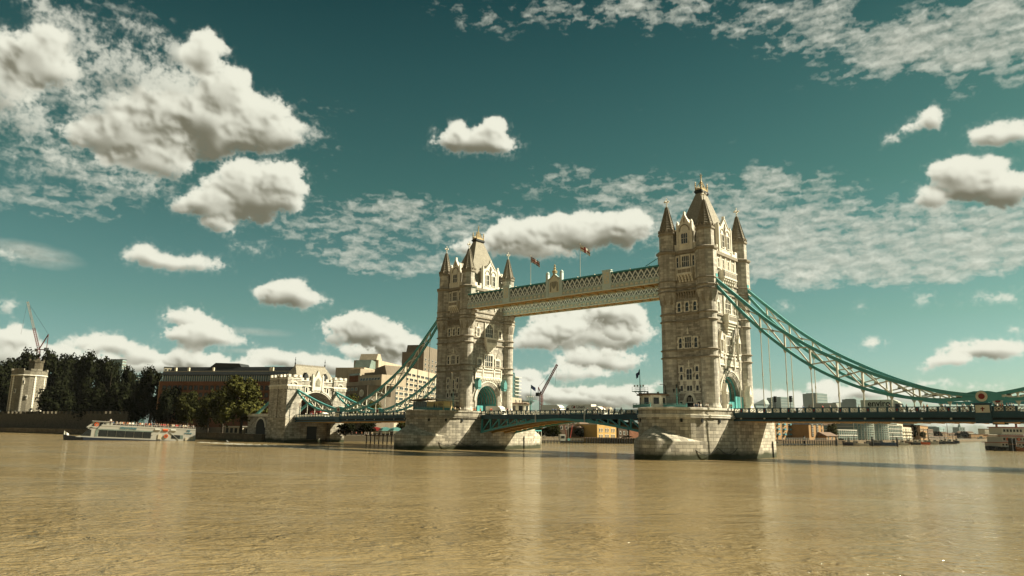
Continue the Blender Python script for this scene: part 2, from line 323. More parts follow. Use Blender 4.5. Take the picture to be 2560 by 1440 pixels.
# ------------------------------------------------------------------ mesh builder and scene tree
WLOC = {}
class MB:
    def __init__(s): s.v = []; s.f = []; s.mi = []; s.uv = {}; s.cur = 0; s.smooth = False
    def add(s, vs, fs, uvs=None):
        o = len(s.v); s.v += [tuple(map(float, p)) for p in vs]
        for i, f in enumerate(fs):
            if uvs is not None: s.uv[len(s.f)] = uvs[i]
            s.f.append(tuple(o+k for k in f)); s.mi.append(s.cur)
        return s
    def box(s, x0, x1, y0, y1, z0, z1):
        return s.add([(x0,y0,z0),(x1,y0,z0),(x1,y1,z0),(x0,y1,z0),(x0,y0,z1),(x1,y0,z1),(x1,y1,z1),(x0,y1,z1)],
                     [(0,3,2,1),(4,5,6,7),(0,1,5,4),(1,2,6,5),(2,3,7,6),(3,0,4,7)])
    def cbox(s, c, d, rz=0.0):
        ca, sa = math.cos(rz), math.sin(rz); P = []
        for k in (-.5, .5):
            for (i, j) in ((-.5,-.5),(.5,-.5),(.5,.5),(-.5,.5)):
                x, y = i*d[0], j*d[1]; P.append((c[0]+x*ca-y*sa, c[1]+x*sa+y*ca, c[2]+k*d[2]))
        return s.add(P, [(0,3,2,1),(4,5,6,7),(0,1,5,4),(1,2,6,5),(2,3,7,6),(3,0,4,7)])
    def prism(s, poly, a0, a1, axis='y'):
        """polygon (p, q) pushed along an axis: y -> (p, a, q), x -> (a, p, q), z -> (p, q, a)"""
        g = {'y': lambda p, q, a: (p, a, q), 'x': lambda p, q, a: (a, p, q), 'z': lambda p, q, a: (p, q, a)}[axis]
        n = len(poly)
        return s.add([g(p, q, a0) for p, q in poly]+[g(p, q, a1) for p, q in poly],
                     [tuple(range(n)), tuple(range(2*n-1, n-1, -1))]+[(i, (i+1) % n, n+(i+1) % n, n+i) for i in range(n)])
    def lathe(s, prof, n, c=(0, 0), ph=0.0, cap=True, uvr=None):
        P = []; F = []; U = []
        for (r, z) in prof:
            for k in range(n):
                a = ph+2*math.pi*k/n; P.append((c[0]+r*math.cos(a), c[1]+r*math.sin(a), z))
        for i in range(len(prof)-1):
            rr = uvr or max(prof[i][0], prof[i+1][0], .1)
            for k in range(n):
                F.append((i*n+k, i*n+(k+1) % n, (i+1)*n+(k+1) % n, (i+1)*n+k))
                u0, u1 = 2*math.pi*rr*k/n, 2*math.pi*rr*(k+1)/n
                U.append(((u0, prof[i][1]), (u1, prof[i][1]), (u1, prof[i+1][1]), (u0, prof[i+1][1])))
        if cap:
            F.append(tuple(range(n-1, -1, -1))); U.append([(0, 0)]*n)
            b = (len(prof)-1)*n; F.append(tuple(b+k for k in range(n))); U.append([(0, 0)]*n)
        return s.add(P, F, U)
    def bar(s, p, q, w, h=None, up=(0, 0, 1)):
        p, q = Vector(p), Vector(q); h = h or w; d = (q-p)
        if d.length < 1e-6: return s
        d.normalize(); u = Vector(up)
        if abs(d.dot(u)) > .97: u = Vector((0, 1, 0))
        r = d.cross(u).normalized(); u = r.cross(d)
        P = [tuple(o+r*(i*w/2)+u*(j*h/2)) for o in (p, q) for (i, j) in ((-1,-1),(1,-1),(1,1),(-1,1))]
        return s.add(P, [(0,3,2,1),(4,5,6,7),(0,1,5,4),(1,2,6,5),(2,3,7,6),(3,0,4,7)])
    def tube(s, path, r, n=8):
        """round bar through points; r a number or one per point"""
        rs = r if isinstance(r, (list, tuple)) else [r]*len(path); P = []; F = []; pts = [Vector(p) for p in path]
        for i, p in enumerate(pts):
            d = (pts[min(i+1, len(pts)-1)]-pts[max(i-1, 0)]).normalized(); u = Vector((0, 0, 1)) if abs(d.z) < .95 else Vector((1, 0, 0))
            a = d.cross(u).normalized(); b = a.cross(d)
            for k in range(n):
                t = 2*math.pi*k/n; P.append(tuple(p+a*(math.cos(t)*rs[i])+b*(math.sin(t)*rs[i])))
        for i in range(len(pts)-1):
            for k in range(n): F.append((i*n+k, i*n+(k+1) % n, (i+1)*n+(k+1) % n, (i+1)*n+k))
        F.append(tuple(range(n-1, -1, -1))); F.append(tuple((len(pts)-1)*n+k for k in range(n)))
        return s.add(P, F)
    def sweep(s, path, prof, side=(0, 1, 0)):
        """profile (across, up) carried along a path lying in a vertical plane whose normal is `side`"""
        sd = Vector(side); P = []; F = []; n = len(prof); pts = [Vector(p) for p in path]
        for i, p in enumerate(pts):
            d = (pts[min(i+1, len(pts)-1)]-pts[max(i-1, 0)]).normalized(); u = sd.cross(d).normalized()
            if u.z < 0: u = -u
            for (a, b) in prof: P.append(tuple(p+sd*a+u*b))
        for i in range(len(pts)-1):
            for k in range(n): F.append((i*n+k, i*n+(k+1) % n, (i+1)*n+(k+1) % n, (i+1)*n+k))
        F.append(tuple(range(n-1, -1, -1))); F.append(tuple((len(pts)-1)*n+k for k in range(n)))
        return s.add(P, F)
    def mesh(s, name, mats, off=(0, 0, 0)):
        me = bpy.data.meshes.new(name)
        me.from_pydata([(p[0]-off[0], p[1]-off[1], p[2]-off[2]) for p in s.v], [], s.f)
        for m in (mats if isinstance(mats, (list, tuple)) else [mats]): me.materials.append(m)
        if any(s.mi): me.polygons.foreach_set('material_index', s.mi)
        bm = bmesh.new(); bm.from_mesh(me); bmesh.ops.recalc_face_normals(bm, faces=bm.faces); bm.to_mesh(me); bm.free()
        uvl = me.uv_layers.new(name='UVMap'); vs = s.v
        for p in me.polygons:
            g = s.uv.get(p.index)
            if g is not None:
                base = {v: q for v, q in zip(s.f[p.index], g)}
                for li in p.loop_indices: uvl.data[li].uv = base[me.loops[li].vertex_index]
            else:
                n = p.normal
                for li in p.loop_indices:
                    x, y, z = vs[me.loops[li].vertex_index]
                    uvl.data[li].uv = (x, y) if abs(n.z) > .8 else ((y, z) if abs(n.x) > abs(n.y) else (x, z))
        if s.smooth:
            for p in me.polygons: p.use_smooth = True
        me.update(); return me
    def build(s, name, mats, parent=None, local=False):
        off = (0, 0, 0) if (local or parent is None) else WLOC.get(parent.name, (0, 0, 0))
        o = bpy.data.objects.new(name, s.mesh(name, mats, off)); COL.objects.link(o)
        if parent is not None:
            o.parent = parent; WLOC[o.name] = WLOC.get(parent.name, (0, 0, 0))
        return o
def tag(o, label=None, cat=None, group=None, kind=None):
    if label: o['label'] = label
    if cat: o['category'] = cat
    if group: o['group'] = group
    if kind: o['kind'] = kind
    return o
def thing(name, label, cat, loc=(0, 0, 0), rz=0.0, group=None):
    o = bpy.data.objects.new(name, None); o.empty_display_size = 0.5; COL.objects.link(o)
    o.location = loc; o.rotation_euler = (0, 0, rz); WLOC[o.name] = tuple(loc); return tag(o, label, cat, group)
def inst(me, name, parent, loc, rz=0.0, scale=None):
    """another object on shared mesh data, placed in its parent's own coordinates"""
    o = bpy.data.objects.new(name, me); COL.objects.link(o); o.parent = parent; o.location = loc; o.rotation_euler = (0, 0, rz)
    if scale: o.scale = scale if isinstance(scale, tuple) else (scale,)*3
    WLOC[o.name] = WLOC.get(parent.name, (0, 0, 0)); return o
def kids(o): return [c for c in bpy.data.objects if c.parent is o]
TREE_CACHE = {}
def copy_tree(o, parent=None, loc=None, rz=None, label=None, group=None, scale=None):
    c = o.copy(); COL.objects.link(c)
    if parent is not None: c.parent = parent
    if loc is not None: c.location = loc; WLOC[c.name] = tuple(loc)
    if rz is not None: c.rotation_euler = (0, 0, rz)
    if scale is not None: c.scale = scale
    if label: c['label'] = label
    if group: c['group'] = group
    if o.name not in TREE_CACHE: TREE_CACHE[o.name] = [k.name for k in o.children]
    for k in TREE_CACHE[o.name]: copy_tree(bpy.data.objects[k], c)
    return c
def recolour(o, m):
    o.material_slots[0].link = 'OBJECT'; o.material_slots[0].material = m
def text_mesh(txt, size, m, depth=0.02, bold=0.0, spacing=1.0):
    cu = bpy.data.curves.new('lettering', 'FONT'); cu.body = txt; cu.size = size; cu.extrude = depth; cu.offset = bold; cu.space_character = spacing
    cu.align_x = 'CENTER'; cu.align_y = 'CENTER'; cu.resolution_u = 3
    o = bpy.data.objects.new('lettering', cu); COL.objects.link(o); bpy.context.view_layer.update()
    me = bpy.data.meshes.new_from_object(o.evaluated_get(bpy.context.evaluated_depsgraph_get()))
    bpy.data.objects.remove(o); me.materials.clear(); me.materials.append(m); me.transform(Matrix.Rotation(R(90), 4, 'X')); return me   # stands upright, faces -y
# windows: local x along the wall, -y outwards, z up from the sill, wall plane at y = 0
WIN = {}
def window_mesh(w, h, lights=1, trans=0, pointed=False, sur=0.22, frame=M_TRIM, glass=M_GLASS, quoin=False, sill=True, arch=False, dep=0.20, mull=0.09):
    k = (w, h, lights, trans, pointed, sur, frame.name, glass.name, quoin, sill, arch, dep, mull)
    if k in WIN: return WIN[k]
    f = MB(); d = dep; x = w/2
    if sur > 0:
        f.box(-x-sur, -x, -d, 0.05, 0, h+sur); f.box(x, x+sur, -d, 0.05, 0, h+sur)
        if not arch: f.box(-x, x, -d, 0.05, h, h+sur)
        if sill: f.box(-x-sur*1.2, x+sur*1.2, -d-0.10, 0.05, -sur, 0)
    if quoin:
        n = max(2, int(h/0.55)); st = h/n
        for i in range(n):
            if i % 2 == 0:
                for sgn in (-1, 1):
                    a, b = sorted((sgn*(x+sur), sgn*(x+sur+0.24))); f.box(a, b, -d+0.04, 0.05, i*st, (i+1)*st-0.04)
    lw = w/lights; md = -d*0.6
    for i in range(1, lights): f.box(-x+i*lw-mull/2, -x+i*lw+mull/2, md, 0.05, 0, h)
    for j in range(1, trans+1): f.box(-x, x, md+0.01, 0.05, h*j/(trans+1)-mull/2, h*j/(trans+1)+mull/2)
    if pointed:
        for i in range(lights):
            c = -x+(i+.5)*lw; e = lw/2; z0 = h-e*1.15
            f.prism([(c-e, z0), (c-e*0.55, h-e*0.42), (c, h), (c-e, h)], md+0.02, 0.05); f.prism([(c+e, z0), (c+e, h), (c, h), (c+e*0.55, h-e*0.42)], md+0.02, 0.05)
    if arch:
        n = 12; r0, r1 = x, x+sur
        for i in range(n):
            a, b = math.pi*i/n, math.pi*(i+1)/n
            f.prism([(r0*math.cos(a), h-x+r0*math.sin(a)), (r1*math.cos(a), h-x+r1*math.sin(a)), (r1*math.cos(b), h-x+r1*math.sin(b)), (r0*math.cos(b), h-x+r0*math.sin(b))], -d-0.03, 0.05)
    g = MB()
    if arch: g.prism([(-x, 0.0), (x, 0.0)]+[(x*math.cos(math.pi*i/12), h-x+x*math.sin(math.pi*i/12)) for i in range(13)], -0.03, 0.04)
    else: g.box(-x, x, -0.03, 0.04, 0.0, h)
    fm = f.mesh('window', frame) if f.f else None
    WIN[k] = (fm, g.mesh('pane', glass)); return WIN[k]
def window(parent, loc, rz, *a, pane=True, name='window', **k):
    fm, pm = window_mesh(*a, **k)
    if fm is None: return inst(pm, name, parent, loc, rz)
    o = inst(fm, name, parent, loc, rz)
    if pane: inst(pm, 'pane', o, (0, 0, 0))
    return o

# ------------------------------------------------------------------ river and land
def water_mat():
    m = bpy.data.materials.new('muddy_river_water'); m.use_nodes = True; nt = m.node_tree; N, L = nt.nodes, nt.links; b = N['Principled BSDF']
    b.inputs['Roughness'].default_value = 0.09; b.inputs['IOR'].default_value = 1.33; b.inputs['Specular IOR Level'].default_value = 1.0
    geo = N.new('ShaderNodeNewGeometry')
    def noise(sc, det, rot=0.0, rough=0.55, dist=0.0):
        m0 = N.new('ShaderNodeMapping'); m0.inputs['Rotation'].default_value = (0, 0, -rot); L.new(geo.outputs['Position'], m0.inputs[0])
        mp = N.new('ShaderNodeMapping'); mp.inputs['Scale'].default_value = sc; L.new(m0.outputs[0], mp.inputs[0])
        n = N.new('ShaderNodeTexNoise'); n.inputs['Scale'].default_value = 1.0; n.inputs['Detail'].default_value = det; n.inputs['Roughness'].default_value = rough; n.inputs['Distortion'].default_value = dist
        L.new(mp.outputs[0], n.inputs['Vector']); return n.outputs['Fac']
    def ma(op, a, c):
        n = N.new('ShaderNodeMath'); n.operation = op
        for i, q in enumerate((a, c)):
            if isinstance(q, (int, float)): n.inputs[i].default_value = q
            else: L.new(q, n.inputs[i])
        return n.outputs[0]
    big = noise((0.020, 0.045, 1), 3, 0.7); mid = noise((0.15, 0.20, 1), 3, 0.80, 0.55, 0.6); small = noise((0.50, 0.78, 1), 3, 0.66, 0.55, 0.7); tiny = noise((2.4, 3.4, 1), 3, 0.74, 0.62, 0.5)
    ridge = ma('SUBTRACT', 1.0, ma('ABSOLUTE', ma('SUBTRACT', ma('MULTIPLY', small, 2.0), 1.0), 0))
    patch = noise((0.028, 0.06, 1), 3, 0.5, 0.6, 0.8)
    pr = N.new('ShaderNodeMapRange'); pr.inputs[1].default_value = 0.38; pr.inputs[2].default_value = 0.64; pr.inputs[3].default_value = 0.35; pr.inputs[4].default_value = 1.25; L.new(patch, pr.inputs[0])
    h = ma('ADD', ma('MULTIPLY', mid, 0.55), ma('MULTIPLY', ma('ADD', ma('MULTIPLY', ridge, 0.46), ma('MULTIPLY', tiny, 0.24)), pr.outputs[0]))
    bp = N.new('ShaderNodeBump'); bp.inputs['Strength'].default_value = 1.0; bp.inputs['Distance'].default_value = 0.80; L.new(h, bp.inputs['Height']); L.new(bp.outputs[0], b.inputs['Normal'])
    cr_ = N.new('ShaderNodeValToRGB'); L.new(ma('ADD', ma('MULTIPLY', big, 0.7), ma('MULTIPLY', mid, 0.3)), cr_.inputs[0])
    e = cr_.color_ramp.elements; e[0].position = 0.3; e[0].color = (0.190, 0.136, 0.056, 1); e[1].position = 0.72; e[1].color = (0.268, 0.202, 0.096, 1)
    L.new(cr_.outputs[0], b.inputs['Base Color']); return m
M_WATER = water_mat()
def make_water():
    g = MB()
    # finer near the camera, coarse to the horizon, as one sheet
    xs = sorted(set([-6000, -2500, -1200, -700, -400, -250] + list(range(-200, 201, 20)) + [250, 400, 800, 2000, 6000]))
    ys = sorted(set([-3000, -1500, -700, -400, -260] + list(range(-200, 101, 20)) + [150, 250, 400, 700, 1200, 2500, 6000]))
    V = [(x, y, 0.0) for y in ys for x in xs]; n = len(xs)
    F = [(j*n+i, j*n+i+1, (j+1)*n+i+1, (j+1)*n+i) for j in range(len(ys)-1) for i in range(n-1)]
    g.add(V, F); o = g.build('water', M_WATER); tag(o, kind='structure'); return o
make_water()
M_LAND = mat('quayside_paving', (0.10, 0.085, 0.055), 0.9, 0.25, 0.15)
M_QUAY = mat('quay_wall_masonry', (0.14, 0.105, 0.058), 0.9, 0.28, 0.2, brick=(1.6, 0.6, 0.04, 0.25), bump=0.6, streak=0.3, algae=1.0, fine=0.15)
# north bank edge, from far upstream (left) to far downstream (right): column of the photograph and depth
BANK = [(-900, 800), (-250, 540), (0, 475), (150, 432), (400, 360), (560, 322), (660, 292)]
BPTS = [place(u, w) for u, w in BANK] + [(-146, -17), (-146, 22), (-128, 62), (-104, 96)] + [place(u, w) for u, w in [(1400, 372), (1560, 372), (1900, 400), (2110, 432), (2300, 560), (2440, 900), (2470, 1300), (2800, 1400), (3600, 1500)]]
LAND_Z = 2.7
def make_land():
    g = MB(); top = BPTS; n = len(top)
    back = [(top[-1][0]+3000, 6000), (-7000, 6000), (-7000, top[0][1]-800)]
    poly = top+back
    g.prism(poly, -2.0, LAND_Z, 'z'); o = g.build('north_bank', M_LAND); tag(o, kind='structure')
    # the river wall in front of it
    for i in range(n-1):
        a, b = Vector((*top[i], 0)), Vector((*top[i+1], 0)); d = (b-a); L_ = d.length; d.normalize(); nrm = Vector((d.y, -d.x, 0))
        if (Vector((CAM[0], CAM[1], 0))-a).dot(nrm) < 0: nrm = -nrm
    return o
make_land()
def quay_walls():
    segs = [(0, 6, 'long masonry river wall below the trees, left of the grey stone gatehouse', 'upstream'), (9, 14, 'low river wall under the warehouses, right of the gatehouse', 'mid'), (14, 19, 'distant river wall below the far wharves', 'far')]
    for (a, b, lab, _) in segs:
        g = MB()
        for i in range(a, min(b, len(BPTS)-1)):
            p, q = Vector((*BPTS[i], 0)), Vector((*BPTS[i+1], 0)); d = (q-p).normalized(); nr = Vector((d.y, -d.x, 0))
            if (Vector((CAM[0], CAM[1], 0))-p).dot(nr) < 0: nr = -nr
            L_ = (q-p).length
            P = [p-nr*.4, q-nr*.4, q+nr*.7, p+nr*.7]; zb, zt = -1.5, LAND_Z+0.25
            g.add([(v.x, v.y, zb) for v in P]+[(v.x, v.y, zt) for v in P], [(0,3,2,1),(4,5,6,7),(0,1,5,4),(1,2,6,5),(2,3,7,6),(3,0,4,7)],
                  [[(0,0)]*4, [(0,0),(L_,0),(L_,1),(0,1)], [(0,0),(L_,0),(L_,4),(0,4)], [(0,0),(1,0),(1,4),(0,4)], [(L_,0),(0,0),(0,4),(L_,4)], [(0,0),(1,0),(1,4),(0,4)]])
        tag(g.build('river_wall', M_QUAY), lab, 'river wall')
quay_walls()
g = MB(); g.prism([(150, -196), (122, -200), (96, -214), (60, -240), (40, -400), (400, -400), (400, 300), (172, 300), (160, -60)], -2, 4.05, 'z'); tag(g.build('south_bank', M_LAND), kind='structure')

# ------------------------------------------------------------------ bridge piers
TX = {'n': -41.15, 's': 41.15}
PZ = 11.45
def pier_outline(hw, ys, b, n=14):
    """plan: straight flanks to |y| = ys, elliptical noses b long"""
    P = []
    for k in range(n+1): t = math.pi*k/n; P.append((hw*math.cos(t), ys+b*math.sin(t)))
    for k in range(n+1): t = math.pi+math.pi*k/n; P.append((hw*math.cos(t), -ys+b*math.sin(t)))
    return P
def ring_loft(g, rings, closed=True, cap=True):
    n = len(rings[0][0]); P = []; F = []; U = []
    for (poly, z) in rings: P += [(x, y, z) for x, y in poly]
    per = [0.0]
    for i in range(n):
        a, b = rings[0][0][i], rings[0][0][(i+1) % n]; per.append(per[-1]+math.hypot(a[0]-b[0], a[1]-b[1]))
    vv = [0.0]
    for i in range(len(rings)-1):
        (p0, z0), (p1, z1) = rings[i], rings[i+1]; m = n//4
        vv.append(vv[-1]+math.hypot(z1-z0, math.hypot(p1[m][0]-p0[m][0], p1[m][1]-p0[m][1])))
    for i in range(len(rings)-1):
        for k in range(n if closed else n-1):
            F.append((i*n+k, i*n+(k+1) % n, (i+1)*n+(k+1) % n, (i+1)*n+k)); U.append([(per[k], vv[i]), (per[k+1], vv[i]), (per[k+1], vv[i+1]), (per[k], vv[i+1])])
    if cap: F.append(tuple((len(rings)-1)*n+k for k in range(n))); U.append([(x, y) for x, y in rings[-1][0]])
    g.add(P, F, U)
def make_pier(key, label):
    X = TX[key]; t = thing('bridge_pier', label, 'pier', (X, 0, 0), group='granite river piers of the bridge')
    sh = lambda P: [(x+X, y) for x, y in P]
    A = lambda d=0.0: sh(pier_outline(10.67+d, 9.5, 17.2+d))
    g = MB(); ring_loft(g, [(A(0.25), -3), (A(0.12), 3), (A(0), 9.2)], cap=False); ring_loft(g, [(A(0.0), 9.95), (A(0.02), PZ-0.5)], cap=False); g.build('pier_wall', M_PIER, t)
    g = MB()
    for (z0, z1, d) in ((9.2, 9.42, .30), (9.42, 9.62, .12), (9.62, 9.80, .34), (9.80, 9.95, .12)): ring_loft(g, [(A(d), z0), (A(d), z1)], cap=False); 
    for (z, d0, d1) in ((9.2, 0, .30), (9.42, .30, .12), (9.62, .12, .34), (9.80, .34, .12), (9.95, .12, 0.0)): ring_loft(g, [(A(d0), z), (A(d1), z+.001)], cap=False)
    ring_loft(g, [(A(0.02), PZ-0.5), (A(0.22), PZ-0.46), (A(0.22), PZ-0.04), (A(0.1), PZ)], cap=True); g.build('moulded_coping', M_TRIM if key == 's' else M_PIER, t)
    # pointed cutwaters with domed stone backs, up and downstream
    for sg in (-1, 1):
        n = 20; base = []
        for k in range(n+1):
            u = -1+2*k/n; base.append((10.95*u, sg*(12.5+19.5*(1-abs(u)**2.0))))
        g = MB(); rings = [(sh(base), -3.0), (sh(base), 3.9)]
        for i in range(1, 11):
            th = i/10*math.pi/2; k2 = 1-.97*i/10; q = 1-k2**1.5
            rings.append((sh([(x*k2, sg*13.0+(y-sg*12.5)*(.62+.38*k2)) for x, y in base]), 3.9+3.9*q))
        ring_loft(g, rings, closed=False, cap=False); g.smooth = True; o = g.build('cutwater', M_PIER, t); o.data.set_sharp_from_angle(angle=R(35))
    for (y, s_) in ((-15.5, .93), (-20.5, .80), (-24.5, .50)):
        for sx in (-1, 1):
            e = math.sqrt(max(0, 1-((abs(y)-9.5)/17.2)**2)); g = MB(); g.cbox((X+sx*10.67*e, y, 8.55), (.42, .5, .8), math.atan2(y+9.5, sx*10.67*e*2.6)); g.build('drain_hole', M_DARKST, t)
    # chain swags hung along the waterline
    g = MB()
    for sx in (1,):
        pts = [(X+10.67*math.cos(a)+.35*math.cos(a), -9.5-17.6*math.sin(a)) for a in [0.0+0.075*i for i in range(13)]]
        path = [(p[0]+.25, p[1], 2.6-1.5*math.sin(math.pi*((i % 6)/6.0))) for i, p in enumerate(pts)]
        g.tube(path, 0.07, 5)
    g.build('hanging_chain', M_DARKST, t)
    return t
make_pier('n', 'far stone pier with domed cutwater, crossed by a diagonal shadow')
make_pier('s', 'near stone pier with broad domed cutwater carrying the taller looking tower')

# ------------------------------------------------------------------ bridge towers
HX, HY, WXF, WYF = 5.23, 9.57, 5.75, 10.05
def arch_pts(hw, zc, n=16, a0=0.0, a1=math.pi, ky=1.0): return [(hw*math.cos(a0+(a1-a0)*i/n), zc+ky*hw*math.sin(a0+(a1-a0)*i/n)) for i in range(n+1)]
def cross_finial(x, y, z):
    g = MB(); g.lathe([(.20, z), (.13, z+.6), (.26, z+.75), (.12, z+.9), (.11, z+2.1), (.2, z+2.25), (.05, z+2.5)], 8, (x, y))
    for a in (0, math.pi/2): g.cbox((x, y, z+1.45), (1.25, .26, .28), a)
    for a in range(4): g.cbox((x+.62*math.cos(a*math.pi/2), y+.62*math.sin(a*math.pi/2), z+1.45), (.24, .24, .42))
    return g
def make_tower(key, label):
    X = TX[key]; t = thing('bridge_tower', label, 'tower', (X, 0, PZ), group='gothic bridge towers')
    B = PZ
    # shaft pierced by the roadway arch
    AZ, AR = 14.9, 4.9
    arch = [(AR, B-.05)]+arch_pts(AR, AZ, 20)+[(-AR, B-.05)]
    poly = [(-WYF, B-.05), (-WYF, 50.6), (WYF, 50.6), (WYF, B-.05)]+arch
    g = MB(); g.prism(poly, X-WXF, X+WXF, 'x'); g.build('wall', M_STONE, t)
    # teal iron ribs lining the passage
    for i in range(9):
        x = X-4.9+i*1.22; g = MB(); P = [(AR-.02, B), *arch_pts(AR-.02, AZ, 18), (-AR+.02, B)]; Q = [(AR-.38, B), *arch_pts(AR-.38, AZ, 18), (-AR+.38, B)]
        for k in range(len(P)-1): g.prism([P[k], P[k+1], Q[k+1], Q[k]], x-.14, x+.14, 'x')
        g.build('passage_rib', M_TEAL, t)
    for sy in (-1, 1):
        g = MB(); g.box(X-4.6, X+4.6, sy*AR-.2-(.25 if sy > 0 else -.0), sy*AR+.2-(.0 if sy > 0 else -.25), B, B+2.6); g.build('passage_dado', M_TEAL, t)
    # corner turrets
    turrets = []
    for sx in (-1, 1):
        for sy in (-1, 1):
            c = (X+sx*HX, sy*HY); g = MB(); g.smooth = False; ph = math.pi/8
            g.lathe([(2.45, B), (2.45, B+.5), (2.25, B+.9), (2.1, B+1.3), (2.08, 23.75)], 20, c, 0, uvr=2.1)
            for (za, zb) in ((24.15, 25.6), (26.0, 32.8), (33.2, 34.65), (35.05, 37.2)): g.lathe([(2.08, za-.4), (2.08, zb)], 20, c, 0, cap=False, uvr=2.1)
            g.lathe([(2.08, 37.2), (2.34, 38.6), (2.62, 40.3)], 16, c, ph/2, cap=False, uvr=2.1)
            g.lathe([(2.62, 40.3), (2.62, 43.1)], 8, c, ph, cap=False, uvr=2.1); g.lathe([(2.62, 43.3), (2.62, 50.4)], 8, c, ph, cap=False, uvr=2.1)
            g.lathe([(2.15, 51.0), (2.15, 55.7)], 8, c, ph, cap=True, uvr=2.1)
            o = g.build('turret', M_TURRET, t); turrets.append(o)
            for z in (23.75, 25.6, 32.8, 34.65): MB().lathe([(2.08, z-.05), (2.42, z+.1), (2.46, z+.25), (2.2, z+.40), (2.08, z+.45)], 20, c, 0, cap=False).build('moulding', M_BAND, o)
            for z in (40.3, 41.3): MB().lathe([(2.6, z-.08), (2.9, z+.1), (2.9, z+.22), (2.62, z+.4)], 8, c, ph, cap=False).build('moulding', M_BAND, o)
            MB().lathe([(2.6, 43.0), (2.82, 43.1), (2.82, 43.3), (2.62, 43.42)], 8, c, ph, cap=False).build('moulding', M_BAND, o)
            MB().lathe([(2.62, 50.2), (2.95, 50.45), (3.05, 50.75), (3.05, 50.95), (2.5, 51.2), (2.15, 51.3)], 8, c, ph).build('cornice', M_BAND, o)
            g = MB(); g.lathe([(2.15, 55.4), (2.42, 55.65), (2.42, 56.1), (2.2, 56.2), (2.2, 56.5)], 8, c, ph)
            for k in range(16):
                a = ph+2*math.pi*k/16; g.cbox((c[0]+2.22*math.cos(a), c[1]+2.22*math.sin(a), 56.62), (.34, .38, .5), a)
            g.build('corbel_table', M_BAND, o)
            # slim arrow shaped niches in the flare
            g = MB()
            for k in range(8):
                a = 2*math.pi*k/8; r = 2.43; ca, sa = math.cos(a), math.sin(a)
                g.add([(c[0]+r*.9*ca-.45*sa, c[1]+r*.9*sa+.45*ca, 37.4), (c[0]+r*.9*ca+.45*sa, c[1]+r*.9*sa-.45*ca, 37.4), (c[0]+(r+.16)*ca, c[1]+(r+.16)*sa, 39.9), (c[0]+(r*.86)*ca, c[1]+(r*.86)*sa, 37.3)], [(0, 1, 2), (0, 2, 3), (1, 3, 2), (0, 3, 1)])
            g.build('flare_niche', M_BAND, o)
            g = MB(); g.lathe([(2.1, 56.5), (1.6, 58.3), (.95, 60.7), (.28, 63.3), (.12, 63.7)], 8, c, ph)
            for i in range(9):
                z = 57.1+i*.68; r = 2.1-(z-56.5)*.268; g.lathe([(r+.02, z-.05), (r+.12, z), (r+.0, z+.14)], 8, c, ph, cap=False)
            for k in range(8):
                a = ph+2*math.pi*k/8; g.bar((c[0]+2.12*math.cos(a), c[1]+2.12*math.sin(a), 56.5), (c[0]+.32*math.cos(a), c[1]+.32*math.sin(a), 63.3), .2)
            g.build('spire', M_SPIRE, o)
            cross_finial(c[0], c[1], 63.4).build('stone_cross', M_TRIM, o)
            if sy < 0:
                for a in (-math.pi/2, 0.0 if sx > 0 else math.pi):
                    pass
    # string courses round the shaft between the turrets
    for z, d, h in ((23.75, .34, .45), (25.6, .34, .45), (32.8, .34, .45), (34.65, .34, .45), (40.3, .34, .35), (41.3, .34, .4), (43.0, .28, .35), (50.2, .55, .8)):
        g = MB(); w, v = WXF+d, WYF+d
        g.box(X-HX+2.1, X+HX-2.1, -v, -WYF+.1, z, z+h); g.box(X-HX+2.1, X+HX-2.1, WYF-.1, v, z, z+h)
        g.box(X-w, X-WXF+.1, -HY+2.1, HY-2.1, z, z+h); g.box(X+WXF-.1, X+w, -HY+2.1, HY-2.1, z, z+h); g.build('string_course', M_BAND, t)
    # battlements
    for (ax, sg) in (('y', -1), ('y', 1), ('x', -1), ('x', 1)):
        g = MB(); half = HX-2.3 if ax == 'y' else HY-2.3; nn = 5 if ax == 'y' else 11
        def wall(a0, a1, z0, z1, th=.45):
            if ax == 'y':
                y0 = sg*(WYF+.15); g.box(X+a0, X+a1, min(y0, y0-sg*th), max(y0, y0-sg*th), z0, z1)
            else:
                x0 = X+sg*(WXF+.15); g.box(min(x0, x0-sg*th), max(x0, x0-sg*th), a0, a1, z0, z1)
        wall(-half, half, 51.0, 51.9)
        st = 2*half/nn
        for i in range(nn):
            if i % 2 == 0: wall(-half+i*st, -half+(i+1)*st, 51.9, 52.6); wall(-half+i*st-.06, -half+(i+1)*st+.06, 52.6, 52.78, .55)
        g.build('battlement', M_TRIM, t)
    # main roof
    g = MB(); rings = []
    for (hx, hy, z) in ((5.15, 9.1, 51.0), (4.75, 8.3, 52.6), (3.85, 6.6, 57.0), (2.2, 3.9, 63.2), (0.8, 1.75, 68.2)): rings.append(([(X-hx, -hy), (X+hx, -hy), (X+hx, hy), (X-hx, hy)], z))
    ring_loft(g, rings); roof = g.build('roof', M_SLATE, t)
    g = MB()
    for (hx, hy, z0, z1) in ((.95, 1.9, 68.2, 68.5), (1.15, 2.1, 68.5, 68.9), (.95, 1.85, 68.9, 69.2)): g.box(X-hx, X+hx, -hy, hy, z0, z1)
    g.build('roof_platform', M_DARKST, roof)
    g = MB()
    for sx in (-1, 1):
        for sy in (-1, 1):
            g.lathe([(.22, 69.2), (.16, 70.4), (.28, 70.6), (.12, 70.8), (.16, 71.2), (.05, 71.6)], 8, (X+sx*.85, sy*1.7))
    for i in range(9):
        y = -1.5+i*.375
        for sx in (-1, 1): g.prism([(y-.2, 69.2), (y+.2, 69.2), (y, 69.9+.35*(1-abs(i-4)/4))], X+sx*.85-.06, X+sx*.85+.06, 'x')
